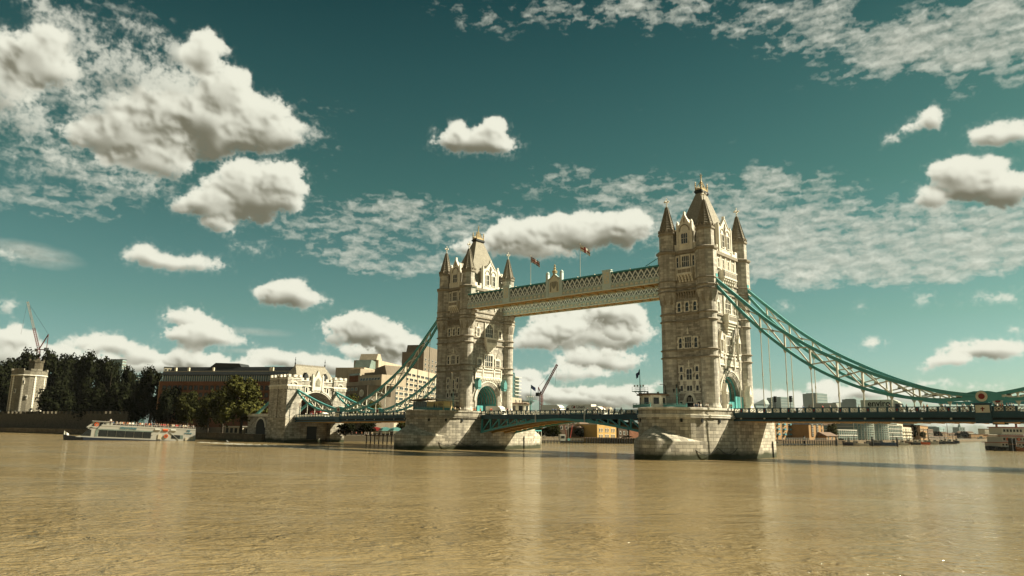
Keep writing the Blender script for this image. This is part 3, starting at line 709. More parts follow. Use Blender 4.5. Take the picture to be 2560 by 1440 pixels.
    for i in range(5):
        x = X-.6+i*.3
        for sy in (-1, 1): g.prism([(x-.2, 69.2), (x+.2, 69.2), (x, 70.0)], sy*1.7-.06, sy*1.7+.06, 'y')
    for (sx, sy) in ((-1, -1), (1, -1), (1, 1), (-1, 1)): g.bar((X+sx*.8, sy*1.6, 69.3), (X, 0, 72.2), .16)
    g.lathe([(.35, 69.2), (.25, 71.4), (.42, 71.7), (.16, 72.0), (.13, 73.0), (.28, 73.15), (.10, 73.3), (.05, 74.3)], 8, (X, 0)); g.cbox((X, 0, 73.65), (.7, .12, .14))
    g.build('gilded_finial', M_GOLD, roof)
    g = MB()
    for (sx, sy) in ((1, -1), (1, 1), (-1, -1), (-1, 1)):
        for (a, b) in zip(rings[:-1], rings[1:]):
            pass
    # ------------- the four faces
    FACES = {'w': ((X, -WYF), 0.0), 'e': ((X, WYF), math.pi), 's': ((X+WXF, 0), math.pi/2), 'n': ((X-WXF, 0), -math.pi/2)}
    def at(face, u, z, out=0.0):
        (ox, oy), rz = FACES[face]; ca, sa = math.cos(rz), math.sin(rz)
        return (ox+u*ca+out*sa-X, oy+u*sa-out*ca, z-B)
    def part(g, name, m, face):
        (ox, oy), rz = FACES[face]; me = g.mesh(name, m); return inst(me, name, t, (ox-X, oy, -B), rz)
    for face in ('w', 'e'):
        rz = FACES[face][1]; W = lambda u, z, *a, **k: window(t, at(face, u, z), rz, *a, **k)
        # river front: entrance floor
        g = MB(); n = 10
        ogee = lambda w, z0, zt: [(-w, B), (-w, z0)]+[(-w*(1-(i/n)**1.4), z0+(zt-z0)*math.sin(i/n*math.pi/2)) for i in range(1, n+1)]+[(w*(1-(i/n)**1.4), z0+(zt-z0)*math.sin(i/n*math.pi/2)) for i in range(n-1, -1, -1)]+[(w, B)]
        a, b = ogee(1.75, 13.3, 15.55), ogee(1.15, 13.1, 14.85)
        for k in range(len(a)-1): g.prism([a[k], a[k+1], b[k+1], b[k]], -.30, .05)
        g.box(-1.15, 1.15, -.22, .05, 13.0, 13.2); dr = part(g, 'doorway', M_TRIM, face)
        g = MB(); g.prism(b, -.06, .04); inst(g.mesh('door_panel', M_GLASS), 'door_panel', dr, (0, 0, 0))
        g = MB()
        for i in range(5): g.box(-.95+i*.45, -.87+i*.45, -.16, .04, 13.2, 14.3)
        inst(g.mesh('tracery', M_TRIM), 'tracery', dr, (0, 0, 0))
        for u in (-2.35, 2.35): W(u, B+.05, .75, 1.75, 1, 0, sur=.28)
        g = MB(); g.box(-2.95, 2.95, -.16, .05, 15.25, 15.55); g.box(-2.95, 2.95, -.14, .05, 18.2, 18.5); part(g, 'white_string', M_TRIM, face)
        for u in (-2.1, 2.1):
            W(u, 15.85, .72, 1.25, 1, 0, quoin=True); W(u, 18.55, .72, 1.35, 1, 0, True, quoin=True); W(u, 20.5, .80, 1.35, 1, 0, True, sur=.28)
        W(0, 15.85, 1.45, 1.25, 2, 0, quoin=True); W(0, 18.55, 1.45, 2.7, 2, 1, True, quoin=True)
        for u, e in ((0, .75), (-2.1, .4), (2.1, .4)): g = MB(); g.box(u-e, u+e, -.12, .05, 17.2, 18.2); part(g, 'carved_panel', M_TRIM, face)
        for z in (21.6, 29.75):
            g = MB(); g.box(-.26, .26, -.30, .05, z, z+.3); g.box(-.16, .16, -.26, .05, z+.3, z+.9); g.box(-.3, .3, -.34, .05, z+.9, z+1.1); g.prism([(-.24, z+1.1), (.24, z+1.1), (0, z+1.8)], -.22, .05); part(g, 'niche_finial', M_TRIM, face)
        # second floor
        W(0, 26.35, 1.70, 2.75, 3, 1, True, quoin=True, dep=.3)
        for u in (-2.1, 2.1): W(u, 26.35, .85, 2.55, 1, 1, True, quoin=True, dep=.3)
        # third floor
        for u in (-2.15, 0, 2.15): W(u, 35.45, .85, 2.35, 1, 1, True, quoin=True, dep=.3)
        # machicolation
        g = MB()
        for i in range(9):
            u = -2.75+i*.69; g.box(u-.17, u+.17, -.62, .05, 39.9, 40.35); g.box(u-.17, u+.17, -.40, .05, 39.4, 39.9); g.box(u-.17, u+.17, -.2, .05, 38.8, 39.4)
        g.box(-3.0, 3.0, -.7, .05, 40.3, 40.66); part(g, 'machicolation', M_BAND, face)
        # balcony floor
        W(0, 46.75, 1.95, 2.85, 4, 1, True, sur=.30, dep=.3)
        for u in (-2.2, 2.2): W(u, 46.75, .55, 2.75, 1, 1, True, sur=.25, dep=.3)
        g = MB(); g.box(-2.1, 2.1, -1.15, .05, 44.6, 44.9); g.box(-2.05, 2.05, -1.12, -.95, 44.9, 46.2); g.box(-2.15, 2.15, -1.2, -.88, 46.2, 46.45)
        for sx in (-1, 1): g.box(min(sx*1.9, sx*2.1), max(sx*1.9, sx*2.1), -1.12, .05, 44.9, 46.4)
        for i in range(5):
            u = -1.7+i*.85; g.box(u-.2, u+.2, -1.0, .05, 44.1, 44.6); g.box(u-.2, u+.2, -.65, .05, 43.5, 44.1); g.box(u-.2, u+.2, -.3, .05, 42.9, 43.5)
        bal = part(g, 'balcony', M_TRIM, face)
        g = MB()
        for i in range(3): g.box(-1.75+i*1.2, -.65+i*1.2, -1.16, -1.10, 45.1, 46.0)
        inst(g.mesh('pierced_panel', M_BAND), 'pierced_panel', bal, (0, 0, 0))
        g = MB()
        for sx in (-1, 1): g.box(min(sx*2.5, sx*2.9), max(sx*2.5, sx*2.9), -.3, .05, 43.6, 46.6); g.box(min(sx*2.4, sx*3.0), max(sx*2.4, sx*3.0), -.36, .05, 45.2, 45.45)
        part(g, 'shield_pilaster', M_TRIM, face)
        # gable
        gable(t, part, W, face, 1.85, 2, 3)
    for face in ('s', 'n'):
        rz = FACES[face][1]; W = lambda u, z, *a, **k: window(t, at(face, u, z), rz, *a, **k)
        # roadway arch: stepped orders
        for (r0, r1, d) in ((6.0, 6.35, .42), (5.55, 6.0, .26), (5.2, 5.55, .14), (4.9, 5.2, .05)):
            g = MB(); P = [(r1, B), *arch_pts(r1, AZ, 24), (-r1, B)] if r0 < 5.9 else arch_pts(r1, AZ, 24); Q = [(r0, B), *arch_pts(r0, AZ, 24), (-r0, B)] if r0 < 5.9 else arch_pts(r0, AZ, 24)
            for k in range(len(P)-1): g.prism([P[k], P[k+1], Q[k+1], Q[k]], -d, .05)
            part(g, 'arch_moulding', M_TRIM if r0 > 5.9 else M_TURRET, face)
        # carved panels below the great window
        g = MB(); g.box(-6.0, 6.0, -.32, .05, 22.25, 22.6); g.box(-6.0, 6.0, -.30, .05, 24.2, 24.55)
        g.box(-5.9, 5.9, -.16, .05, 22.6, 24.2)
        for u in (-6.0, -2.7, 2.7, 6.0): g.box(u-.22, u+.22, -.42, .05, 21.6, 25.0)
        for (a, b, k) in ((-5.7, -3.3, 4), (-2.1, 2.1, 6), (3.3, 5.7, 4)):
            st = (b-a)/k
            for i in range(k): g.lathe([(.02, 0), (st*.40, .0), (st*.40, .08), (.02, .12)], 8) if False else g.box(a+i*st+.08, a+(i+1)*st-.08, -.26, .05, 22.85, 23.95)
        part(g, 'carved_panel', M_TRIM, face)
        if key == 'n' or face == 'n':
            g = MB()
            for i in range(15):
                u = -5.4+i*.77; g.box(u-.2, u+.2, -.75, .05, 21.6, 22.25); g.box(u-.2, u+.2, -.45, .05, 21.0, 21.6); g.box(u-.12, u+.12, -.2, .05, 20.5, 21.0)
            part(g, 'machicolation', M_TRIM, face)
            for u in (-6.1, 6.1):
                g = MB(); hw = .75
                g.prism([(u-hw, 18.9), (u+hw, 18.9), (u+hw, 20.7), (u, 21.7), (u-hw, 20.7)], -2.3, -.8)
                g.prism([(u-hw*.6, 18.3), (u+hw*.6, 18.3), (u+hw, 18.9), (u-hw, 18.9)], -2.1, -.9); g.box(u-.15, u+.15, -.85, .05, 19.3, 20.2); g.bar((u-hw-.12, -1.55, 20.65), (u, -1.55, 21.85), 1.7, .12, (1, 0, 0)); 
                part(g, 'signal_lantern_housing', M_LANT, face)
        else:
            for u in (-5.0, 5.0):    # canopied niches
                g = MB(); g.box(u-.75, u+.75, -.75, .05, 25.2, 25.6); g.prism([(u-.6, 24.2), (u+.6, 24.2), (u+.75, 25.2), (u-.75, 25.2)], -.6, .05)
                for s_ in (-1, 1): g.box(min(u+s_*.55, u+s_*.75), max(u+s_*.55, u+s_*.75), -.7, .05, 25.6, 28.4)
                g.prism([(u-.85, 28.4), (u+.85, 28.4), (u, 30.6)], -.8, .05); g.lathe([(.14, 30.4), (.1, 31.0), (.2, 31.15), (.03, 31.6)], 6, (u, -.35)); part(g, 'canopied_niche', M_TRIM, face)
                g = MB(); g.lathe([(.28, 25.6), (.30, 26.6), (.22, 27.2), (.14, 27.3), (.17, 27.5), (.10, 27.75)], 8, (u, -.45)); part(g, 'statue', M_BAND, face)
        # great window floor
        W(0, 25.35, 3.6, 4.2, 4, 1, True, sur=.35, dep=.35, mull=.14)
        for u in (-4.3, 4.3): W(u, 25.35, 1.9, 2.7, 3, 1, False, sur=.28, dep=.3) if key == 'n' or face == 'n' else W(u*.75, 25.35, 1.0, 3.1, 2, 1, True, sur=.22, dep=.3)
        for u in (-4.3, 4.3):
            g = MB(); g.prism([(u-.2, 28.6), (u+.2, 28.6), (u, 30.4)], -.25, .05); g.box(u-1.3, u+1.3, -.3, .05, 28.35, 28.6); part(g, 'niche_finial', M_TRIM, face)
        # corbelled oriel balcony
        g = MB(); W2 = 2.45
        for (k, z0, z1, d) in ((1.0, 33.2, 34.9, 1.5), (1.06, 34.9, 35.15, 1.62), (1.04, 32.9, 33.2, 1.6), (.9, 32.3, 32.9, 1.25), (.72, 31.6, 32.3, .95), (.5, 30.9, 31.6, .6), (.3, 30.3, 30.9, .35)): g.box(-W2*k, W2*k, -d, .05, z0, z1)
        bal = part(g, 'balcony', M_TRIM, face)
        g = MB()
        for i in range(8): g.box(-2.2+i*.56, -1.78+i*.56, -1.54, -1.48, 33.55, 34.6)
        inst(g.mesh('pierced_panel', M_BAND), 'pierced_panel', bal, (0, 0, 0))
        W(0, 35.2, 3.5, 4.4, 4, 2, sur=.42, arch=True, dep=.35, mull=.12, sill=False)
        for u in (-5.2, 5.2): W(u, 35.35, 1.15, 2.5, 2, 1, False, sur=.26, dep=.3, quoin=True); 
        for u in (-5.2, 5.2):
            g = MB(); g.prism([(u-.18, 38.3), (u+.18, 38.3), (u, 39.8)], -.22, .05); g.box(u-.95, u+.95, -.3, .05, 38.1, 38.32); part(g, 'niche_finial', M_TRIM, face)
        # upper balcony floor
        for u in (-4.2, -1.45, 1.45, 4.2): W(u, 46.9, 1.0, 2.3, 2, 1, True, sur=.28, dep=.3)
        g = MB()
        for u in (-5.6, -2.8, 0, 2.8, 5.6): g.box(u-.25, u+.25, -.28, .05, 44.5, 50.2)
        part(g, 'pilaster_strip', M_TRIM, face)
        if key == 's' and face == 's' or face == 'n' and key == 'n':
            g = MB(); g.box(-3.7, 3.7, -1.5, .05, 44.2, 44.5); g.box(-3.65, 3.65, -1.45, -1.25, 44.5, 46.0); g.box(-3.75, 3.75, -1.55, -1.2, 46.0, 46.3)
            for sx in (-1, 1): g.box(min(sx*3.45, sx*3.65), max(sx*3.45, sx*3.65), -1.45, .05, 44.5, 46.2)
            for i in range(7):
                u = -3.2+i*1.066; g.box(u-.2, u+.2, -1.3, .05, 43.6, 44.2); g.box(u-.2, u+.2, -.85, .05, 42.9, 43.6); g.box(u-.2, u+.2, -.4, .05, 42.2, 42.9)
            bal = part(g, 'balcony', M_TRIM, face)
            g = MB()
            for i in range(5): g.box(-3.3+i*1.36, -2.2+i*1.36, -1.5, -1.44, 44.75, 45.75)
            inst(g.mesh('pierced_panel', M_BAND), 'pierced_panel', bal, (0, 0, 0))
        gable(t, part, W, face, 3.4, 2, 2, True)
    return t, at
def gable(t, part, W, face, hw, nw, lights, wide=False):
    g = MB(); S, Ap = 57.6, 60.3
    body = [(-hw, 50.9), (hw, 50.9), (hw, S), (hw*.62, S+.45), (hw*.45, S+.7), (0, Ap), (-hw*.45, S+.7), (-hw*.62, S+.45), (-hw, S)]
    g.prism(body, -.28, .5); 
    for sx in (-1, 1):
        g.box(min(sx*(hw-.15), sx*(hw+.35)), max(sx*(hw-.15), sx*(hw+.35)), -.45, .5, 50.9, S+.5); g.prism([(sx*(hw+.1)-.3, S+.5), (sx*(hw+.1)+.3, S+.5), (sx*(hw+.1), S+1.2)], -.3, .3)
        g.bar((sx*hw*.62, -.05, S+.55), (0, -.05, Ap+.15), .75, .22, (0, 0, 1))
    g.box(-.18, .18, -.35, .35, Ap, Ap+.8); g.box(-hw-.1, hw+.1, -.42, .3, 51.9, 52.2); g.box(-hw*.75, hw*.75, -.36, .2, 51.1, 51.9)
    o = part(g, 'gable', M_TRIM, face)
    g = MB(); 
    # pitched roof running back from the gable
    top, eav = Ap-.6, S-.5; back = 3.3 if wide else 5.4
    g.prism([(-hw, 51.0), (hw, 51.0), (hw, eav), (0, top), (-hw, eav)], .5, back); inst(g.mesh('gable_roof', M_SLATE), 'gable_roof', o, (0, 0, 0))
    g = MB()
    if wide:
        for (u, e) in ((-1.5, .95), (1.5, .95)):
            for k in range(6):
                a0, a1 = math.pi*k/6, math.pi*(k+1)/6; g.prism([(u+e*math.cos(a0), 56.1+1.2*math.sin(a0)), (u+(e+.2)*math.cos(a0), 56.1+1.45*math.sin(a0)), (u+(e+.2)*math.cos(a1), 56.1+1.45*math.sin(a1)), (u+e*math.cos(a1), 56.1+1.2*math.sin(a1))], -.42, -.25)
        g.box(-.15, .15, -.45, -.25, 53, 59); g.prism([(-.5, 58.0), (0, 57.2), (.5, 58.0), (0, 58.9)], -.45, -.25)
    else:
        for k in range(8):
            a0, a1 = math.pi*k/8, math.pi*(k+1)/8; g.prism([(1.25*math.cos(a0), 56.0+1.5*math.sin(a0)), (1.5*math.cos(a0), 56.0+1.8*math.sin(a0)), (1.5*math.cos(a1), 56.0+1.8*math.sin(a1)), (1.25*math.cos(a1), 56.0+1.5*math.sin(a1))], -.42, -.25)
        g.box(-.12, .12, -.42, -.25, 58.2, 59.4)
    inst(g.mesh('gable_carving', M_BAND), 'gable_carving', o, (0, 0, 0))
    if wide:
        for u in (-1.5, 1.5): W2 = window(o, (u, -.28, 52.5), 0, 1.35, 3.3, 2, 1, True, sur=.18, dep=.2, sill=True)
    else: window(o, (0, -.28, 52.7), 0, 1.75, 2.75, 3, 1, True, sur=.2, dep=.2)
M_LANT = mat('blue_lantern_paint', (0.10, 0.27, 0.25), 0.5, 0.1, 1.0)
make_tower('n', 'far gothic stone tower with teal lantern boxes above its roadway arch')
make_tower('s', 'near gothic stone tower whose four spired turrets stand tallest against the sky')

# ------------------------------------------------------------------ decks, chains, walkways
PT = 11.60                                                       # top of the parapet at the piers
def drop(x): return 0.0 if x > -51.8 else (-51.8-x)/79.0*0.85    # the north span falls gently to the bank
M_LATT = mat('cream_lattice_paint', (0.62, 0.585, 0.44), 0.5, 0.12, 0.8, fine=0.1)
def lattice_panel(w, h):
    """one openwork parapet panel, seen from -y: ring and saltire in a frame"""
    g = MB(); t = .05
    g.box(0, w, -t, t, 0, .07); g.box(0, w, -t, t, h-.07, h); g.box(0, .06, -t, t, .07, h-.07); g.box(w-.06, w, -t, t, .07, h-.07)
    for k in range(2):
        a, b = k*w/2+.04, (k+1)*w/2-.04
        g.bar((a, 0, .06), (b, 0, h-.06), .09, .09, (0, 1, 0)); g.bar((a, 0, h-.06), (b, 0, .06), .09, .09, (0, 1, 0))
    n = 14; c = (w/2, h/2); r0, r1 = h*.24, h*.37
    for i in range(n):
        p, q = 2*math.pi*i/n, 2*math.pi*(i+1)/n
        g.prism([(c[0]+r0*math.cos(p), c[1]+r0*math.sin(p)), (c[0]+r1*math.cos(p), c[1]+r1*math.sin(p)), (c[0]+r1*math.cos(q), c[1]+r1*math.sin(q)), (c[0]+r0*math.cos(q), c[1]+r0*math.sin(q))], -t, t)
    return g
def parapet(t, x0, x1, y, out, hangers, step=1.81):
    """posts, rails and openwork panels along x; `out` is -1 for the upstream side"""
    ym = y; n = max(1, round((x1-x0)/step)); st = (x1-x0)/n; pm = lattice_panel(st-.42, .78).mesh('parapet_panel', M_LATT)
    g = MB(); z0, z1 = PT-drop(x0), PT-drop(x1)
    g.add([(x0, ym-.16, z0-.12), (x1, ym-.16, z1-.12), (x1, ym+.16, z1-.12), (x0, ym+.16, z0-.12), (x0, ym-.16, z0), (x1, ym-.16, z1), (x1, ym+.16, z1), (x0, ym+.16, z0)], [(0,3,2,1),(4,5,6,7),(0,1,5,4),(1,2,6,5),(2,3,7,6),(3,0,4,7)])
    g.build('handrail', M_NAVY, t)
    for i in range(n+1):
        x = x0+i*st; zt = PT-drop(x)-.12; g = MB(); near = min([abs(x-h) for h in hangers] or [9])
        wd = .34 if near < st*.5 else .20
        g.box(x-wd, x+wd, ym-.14, ym+.14, zt-.98, zt-.002); o = g.build('parapet_post', M_NAVY, t)
        if near < st*.5 and out:
            g = MB(); g.prism([(x-.13, zt-.25), (x+.13, zt-.25), (x+.13, zt-.62), (x, zt-.82), (x-.13, zt-.62)], ym-.18, ym+.18); g.build('red_shield', M_RED, o)
        if i < n: inst(pm, 'parapet_panel', t, (x+.21-t.location.x, ym-t.location.y, PT-drop(x+st/2)-.93-t.location.z))
HANG_S = [53.56, 59.08, 64.55, 69.96, 75.47, 80.42, 85.78, 90.97, 96.06]
PINX = 101.5
def sloped(g, x0, x1, y0, y1, za, zb):
    da, db = drop(x0), drop(x1)
    g.add([(x0, y0, za-da), (x1, y0, za-db), (x1, y1, za-db), (x0, y1, za-da), (x0, y0, zb-da), (x1, y0, zb-db), (x1, y1, zb-db), (x0, y1, zb-da)], [(0,3,2,1),(4,5,6,7),(0,1,5,4),(1,2,6,5),(2,3,7,6),(3,0,4,7)])
def make_span(key, label):
    s = 1 if key == 's' else -1; a, b = sorted((s*51.84, s*130.6)); t = thing('bridge_deck', label, 'bridge deck', (s*90, 0, 8.6), group='suspended side spans of the bridge')
    g = MB(); sloped(g, a, b, -5.2, 5.2, 9.3, 9.74); g.build('roadway', M_ROAD, t)
    for y0, y1 in ((-9.0, -5.2), (5.2, 9.0)): g = MB(); sloped(g, a, b, y0, y1, 9.3, 10.42); g.build('footway', M_ROAD, t)
    for sy in (-1, 1):
        y = sy*9.35
        g = MB(); sloped(g, a, b, y-.30, y+.30, 10.30, 10.55); g.build('kerb_beam', M_NAVY, t)
        g = MB(); sloped(g, a, b, y-.22, y+.22, 9.45, 10.295); sloped(g, a, b, y-.38, y+.38, 9.72, 9.86); g.build('fascia_girder', M_NAVY, t)
        g = MB(); sloped(g, a, b, y-.05-.1*sy, y+.05-.1*sy, 9.02, 9.445); g.build('web', M_DARKST, t)
        g = MB(); sloped(g, a, b, y-.34, y+.34, 8.62, 9.015); g.build('bottom_flange', M_NAVY, t)
        hs = [s*h for h in HANG_S]+[s*PINX]
        for h in hs:
            g = MB(); z = 9.23-drop(h); g.box(h-.16, h+.16, y-.14, y+.14, z-.16, z+.16); g.build('boss', M_LATT, t)
        parapet(t, a+.05, b-.05, y, sy, hs)
    g = MB(); sloped(g, a, b, -9.0, 9.0, 8.86, 8.94); soff = g.build('soffit', M_SOFFIT, t)
    n = 29
    for i in range(n):
        x = a+(b-a)*(i+.5)/n; g = MB(); z = 8.5-drop(x); g.box(x-.18, x+.18, -9.0, 9.0, z, z+.358); g.build('cross_girder', M_SOFFIT, t)
    # central emblem plinths under the chain pins
    for sy in (-1, 1):
        x = s*PINX; z = PT-drop(x); y = sy*9.35
        g = MB(); g.box(x-1.35, x+1.35, y-.52, y+.52, 8.4-drop(x), z+.25); g.box(x-1.6, x+1.6, y-.62, y+.62, z+.25, z+.55); p = g.build('pin_plinth', M_NAVY, t)
        g = MB(); g.box(x-1.15, x+1.15, y-.57, y+.57, z-1.25, z+.15); pp = g.build('white_plaque', M_LATT, p)
        g = MB(); yf = y+sy*.60
        g.box(x-.10, x+.10, min(yf, y), max(yf, y), z-1.0, z-.2); g.box(x-.34, x+.34, min(yf, y), max(yf, y), z-.62, z-.42); g.build('red_cross', M_RED, p)
    return t
make_span('s', 'dark blue deck of the right hand side span, crossing to the frame edge')
make_span('n', 'dark blue deck of the far side span, between the low gatehouse and the far pier')

def make_bascule(key, label):
    s = 1 if key == 's' else -1; t = thing('bascule_span', label, 'bascule', (s*30, 0, 6), group='opening halves of the roadway')
    Yw = 7.9; xe = 30.45; a, b = sorted((s*.08, s*xe))
    g = MB(); g.box(a, b, -5.2, 5.2, 9.42, 9.74); g.build('roadway', M_ROAD, t)
    for y0, y1 in ((-Yw+.3, -5.2), (5.2, Yw-.3)): g = MB(); g.box(a, b, y0, y1, 9.42, 10.42); g.build('footway', M_ROAD, t)
    zb = lambda x: 5.15+4.05*(1-(abs(x)/31.0))**0.80*1.0 if abs(x) > 0 else 9.2
    zb = lambda x: 9.05-3.95*(abs(x)/30.5)**1.55
    for yi, y in enumerate((-Yw, -2.9, 2.9, Yw)):
        g = MB(); g.box(a, b, y-.18, y+.18, 9.05, 10.045 if abs(y) == Yw else 9.4); 
        if abs(y) == Yw: g.box(a, b, y-.30, y+.30, 9.95, 10.3)
        g.build('top_girder', M_NAVY if abs(y) == Yw else M_SOFFIT, t)
        m = M_TEAL if abs(y) == Yw else M_SOFFIT
        n = 10; path = [(s*(xe*i/n), y, zb(xe*i/n)) for i in range(n+1)]
        MB().sweep(path, [(-.28, -.28), (.28, -.28), (.28, .28), (-.28, .28)]).build('arched_chord', m, t)
        xs = [3.5*i+2.0 for i in range(9)]
        for i, x in enumerate(xs):
            if zb(x) < 8.75:
                g = MB(); g.box(s*x-.2, s*x+.2, y-.2, y+.2, zb(x), 9.1); g.build('truss_post', m if abs(y) == Yw else M_WHITE, t)
                if i+1 < len(xs)+1:
                    x2 = x+3.5 if x+3.5 < xe else xe
                    g = MB(); g.bar((s*x, y, 9.3), (s*x2, y, zb(x2)+.1), .34, .34, (0, 1, 0)); g.build('truss_diagonal', m if abs(y) == Yw else M_WHITE, t)
        g = MB(); g.box(min(s*.1, s*10.5), max(s*.1, s*10.5), y-.10, y+.10, 8.7, 9.1); g.build('web_plate', m, t)
    for i in range(13):
        x = 1.2+2.4*i; g = MB(); g.box(s*x-.14, s*x+.14, -Yw+.2, Yw-.2, zb(x)+.05, zb(x)+.5); g.build('cross_girder', M_SOFFIT, t)
    g = MB(); path = [(s*(xe*i/12), 0, zb(xe*i/12)+.42) for i in range(13)]; MB().sweep(path, [(-Yw+.2, 0), (Yw-.2, 0), (Yw-.2, .08), (-Yw+.2, .08)]).build('soffit_plate', M_SOFFIT, t)
    for sy in (-1, 1): parapet(t, a+.02, b, sy*Yw, 0, [])
    return t
make_bascule('s', 'near half of the arched teal lifting roadway, beside the near pier')
make_bascule('n', 'far half of the arched teal lifting roadway, beside the far pier')

TOPC = [(47.4, 44.0), (51.15, 40.33), (54.39, 37.39), (60.06, 32.02), (65.25, 28.0), (70.45, 24.54), (75.9, 21.6), (80.9, 19.1), (86.11, 16.95), (90.71, 15.44), (96.05, 14.15), (98.6, 13.75), (101.5, 13.6)]
BOTC = [(47.4, 42.6), (48.34, 41.9), (51.06, 38.29), (54.26, 34.59), (57.36, 31.3), (59.89, 28.85), (65.03, 24.3), (70.42, 20.31), (75.6, 17.45), (80.6, 15.3), (85.87, 13.92), (90.93, 13.05), (95.95, 12.75), (98.6, 12.95), (101.5, 13.2)]
TOPL = [(101.5, 13.6), (104.0, 13.75), (108, 14.55), (113, 15.85), (118, 17.3), (124, 19.3), (130.2, 21.4)]
BOTL = [(101.5, 13.2), (104, 12.9), (107.5, 12.75), (111.5, 13.0), (115.5, 13.7), (120, 15.1), (124.8, 17.3), (130.2, 20.9)]
def ip(P, x): return float(np.interp(x, [p[0] for p in P], [p[1] for p in P]))
def smoothc(P, n):
    xs = np.linspace(P[0][0], P[-1][0], n); zs = np.array([ip(P, x) for x in xs])
    for _ in range(3): zs[1:-1] = (zs[:-2]+2*zs[1:-1]+zs[2:])/4
    return list(zip(xs.tolist(), zs.tolist()))
def make_chain(key, sy, label):
    s = 1 if key == 's' else -1; Y = sy*9.1; t = thing('suspension_chain', label, 'suspension chain', (s*75, Y, 12), group='stiffened suspension chains')
    dz = lambda x: (0 if s > 0 else 0.95*min(1, max(0, (abs(x)-47)/50)))
    ch = [(-.30, -.36), (.30, -.36), (.30, -.26), (.20, -.22), (.20, .22), (.30, .26), (.30, .36), (-.30, .36), (-.30, .26), (-.20, .22), (-.20, -.22), (-.30, -.26)]
    T, Bt, TL, BL = smoothc(TOPC, 40), smoothc(BOTC, 40), smoothc(TOPL, 24), smoothc(BOTL, 24)
    f = lambda P: [(s*x, Y, z-dz(x)) for x, z in P]
    for nm, P, k in (('top_chord', T, 1.0), ('bottom_chord', Bt, .9), ('short_top_chord', TL, .9), ('short_bottom_chord', BL, .85)):
        MB().sweep(f(P), [(p*k, q*k) for p, q in ch]).build(nm, M_TEAL, t)
    def bay(x0, x1, TP, BP, cross):
        g = MB(); z = lambda P, x: ip(P, x)-dz(x)
        a, b, c, d = (s*x0, Y, z(TP, x0)-.2), (s*x1, Y, z(BP, x1)+.2), (s*x0, Y, z(BP, x0)+.2), (s*x1, Y, z(TP, x1)-.2)
        if a[2]-c[2] < .3 and d[2]-b[2] < .3: return
        g.bar(a, b, .30, .22, (0, 1, 0)); g.bar(c, d, .28, .20, (0, 1, 0))
        # curved gusset where they cross
        m = ((a[0]+b[0]+c[0]+d[0])/4, (a[2]+b[2]+c[2]+d[2])/4)
        g.lathe([(.02, -.11), (.42, -.10), (.42, .10), (.02, .11)], 8, (0, 0)) if False else g.prism([(m[0]+.5*math.cos(k*math.pi/4), m[1]+.36*math.sin(k*math.pi/4)) for k in range(8)], Y-.10, Y+.10)
        g.build('cross_brace', M_WHITE, t)
    hs = HANG_S; full = [49.9]+hs+[99.3]
    for i in range(1, len(full)-1): bay(full[i], full[i+1], T, Bt, True)
    hl = [107.2, 112.2, 117.2, 122.2, 126.9]
    for i in range(len(hl)-1): bay(hl[i], hl[i+1], TL, BL, True)
    bay(104.4, 107.2, TL, BL, True)
    for h, TP, BP in [(h, T, Bt) for h in hs]+[(h, TL, BL) for h in hl]:
        zt, zb_, zd = ip(TP, h)-dz(h), ip(BP, h)-dz(h), PT-drop(s*h)-.1
        g = MB(); x = s*h; g.box(x-.17, x+.17, Y-.15, Y+.15, zb_, zt)
        if zt-zb_ > 1: g.prism([(x-.45, zt-.2), (x+.45, zt-.2), (x, zt-1.0)], Y-.06, Y+.06)
        g.prism([(x-.5, zb_-.2), (x+.5, zb_-.2), (x+.12, zb_-1.0), (x-.12, zb_-1.0)], Y-.12, Y+.12)
        if zb_-1.0 > zd:
            g.tube([(x, Y, zb_-.9), (x, Y, zd)], .11, 8); zm = zd+(zb_-zd)*.42; g.tube([(x, Y, zm-.3), (x, Y, zm+.3)], .17, 8)
        g.build('hanger', M_WHITE, t)
    # pin with painted roundel
    x, z = s*PINX, 13.4-dz(PINX); g = MB(); R_ = 1.12
    g.prism([(x+R_*math.cos(k*math.pi/12), z+R_*math.sin(k*math.pi/12)) for k in range(24)], Y-.42, Y+.42)
    g.prism([(x-3.2, z-.55), (x-1.2, z-1.0), (x+1.2, z-1.0), (x+3.2, z-.55), (x+3.2, z+.55), (x+1.2, z+1.0), (x-1.2, z+1.0), (x-3.2, z+.55)], Y-.3, Y+.3)
    g.prism([(x-.9, z-1.0), (x+.9, z-1.0), (x+1.2, PT-drop(x)+.5), (x-1.2, PT-drop(x)+.5)], Y-.33, Y+.33); pin = g.build('pin_joint', M_TEAL, t)
    for nm, r, m, d in (('white_disc', .98, M_LATT, .50), ('red_disc', .54, M_RED, .58)):
        g = MB(); g.prism([(x+r*math.cos(k*math.pi/14), z+r*math.sin(k*math.pi/14)) for k in range(28)], Y-d, Y+d); g.build(nm, m, pin)
    # bearing shoe at the tower and at the bank end
    g = MB(); g.box(min(s*46.6, s*48.9), max(s*46.6, s*48.9), Y-.5, Y+.5, 42.6, 44.2); g.build('tower_saddle', M_TEAL, t)
    return t
make_chain('s', -1, 'teal chain with red and white roundel, nearer one on the right hand span')
make_chain('s', 1, 'teal chain with red and white roundel, partly behind the nearer one on the right')
make_chain('n', -1, 'teal chain with small roundel, nearer one between gatehouse and far tower')
make_chain('n', 1, 'teal chain with small roundel, in front of the beige hotel, further of the left pair')

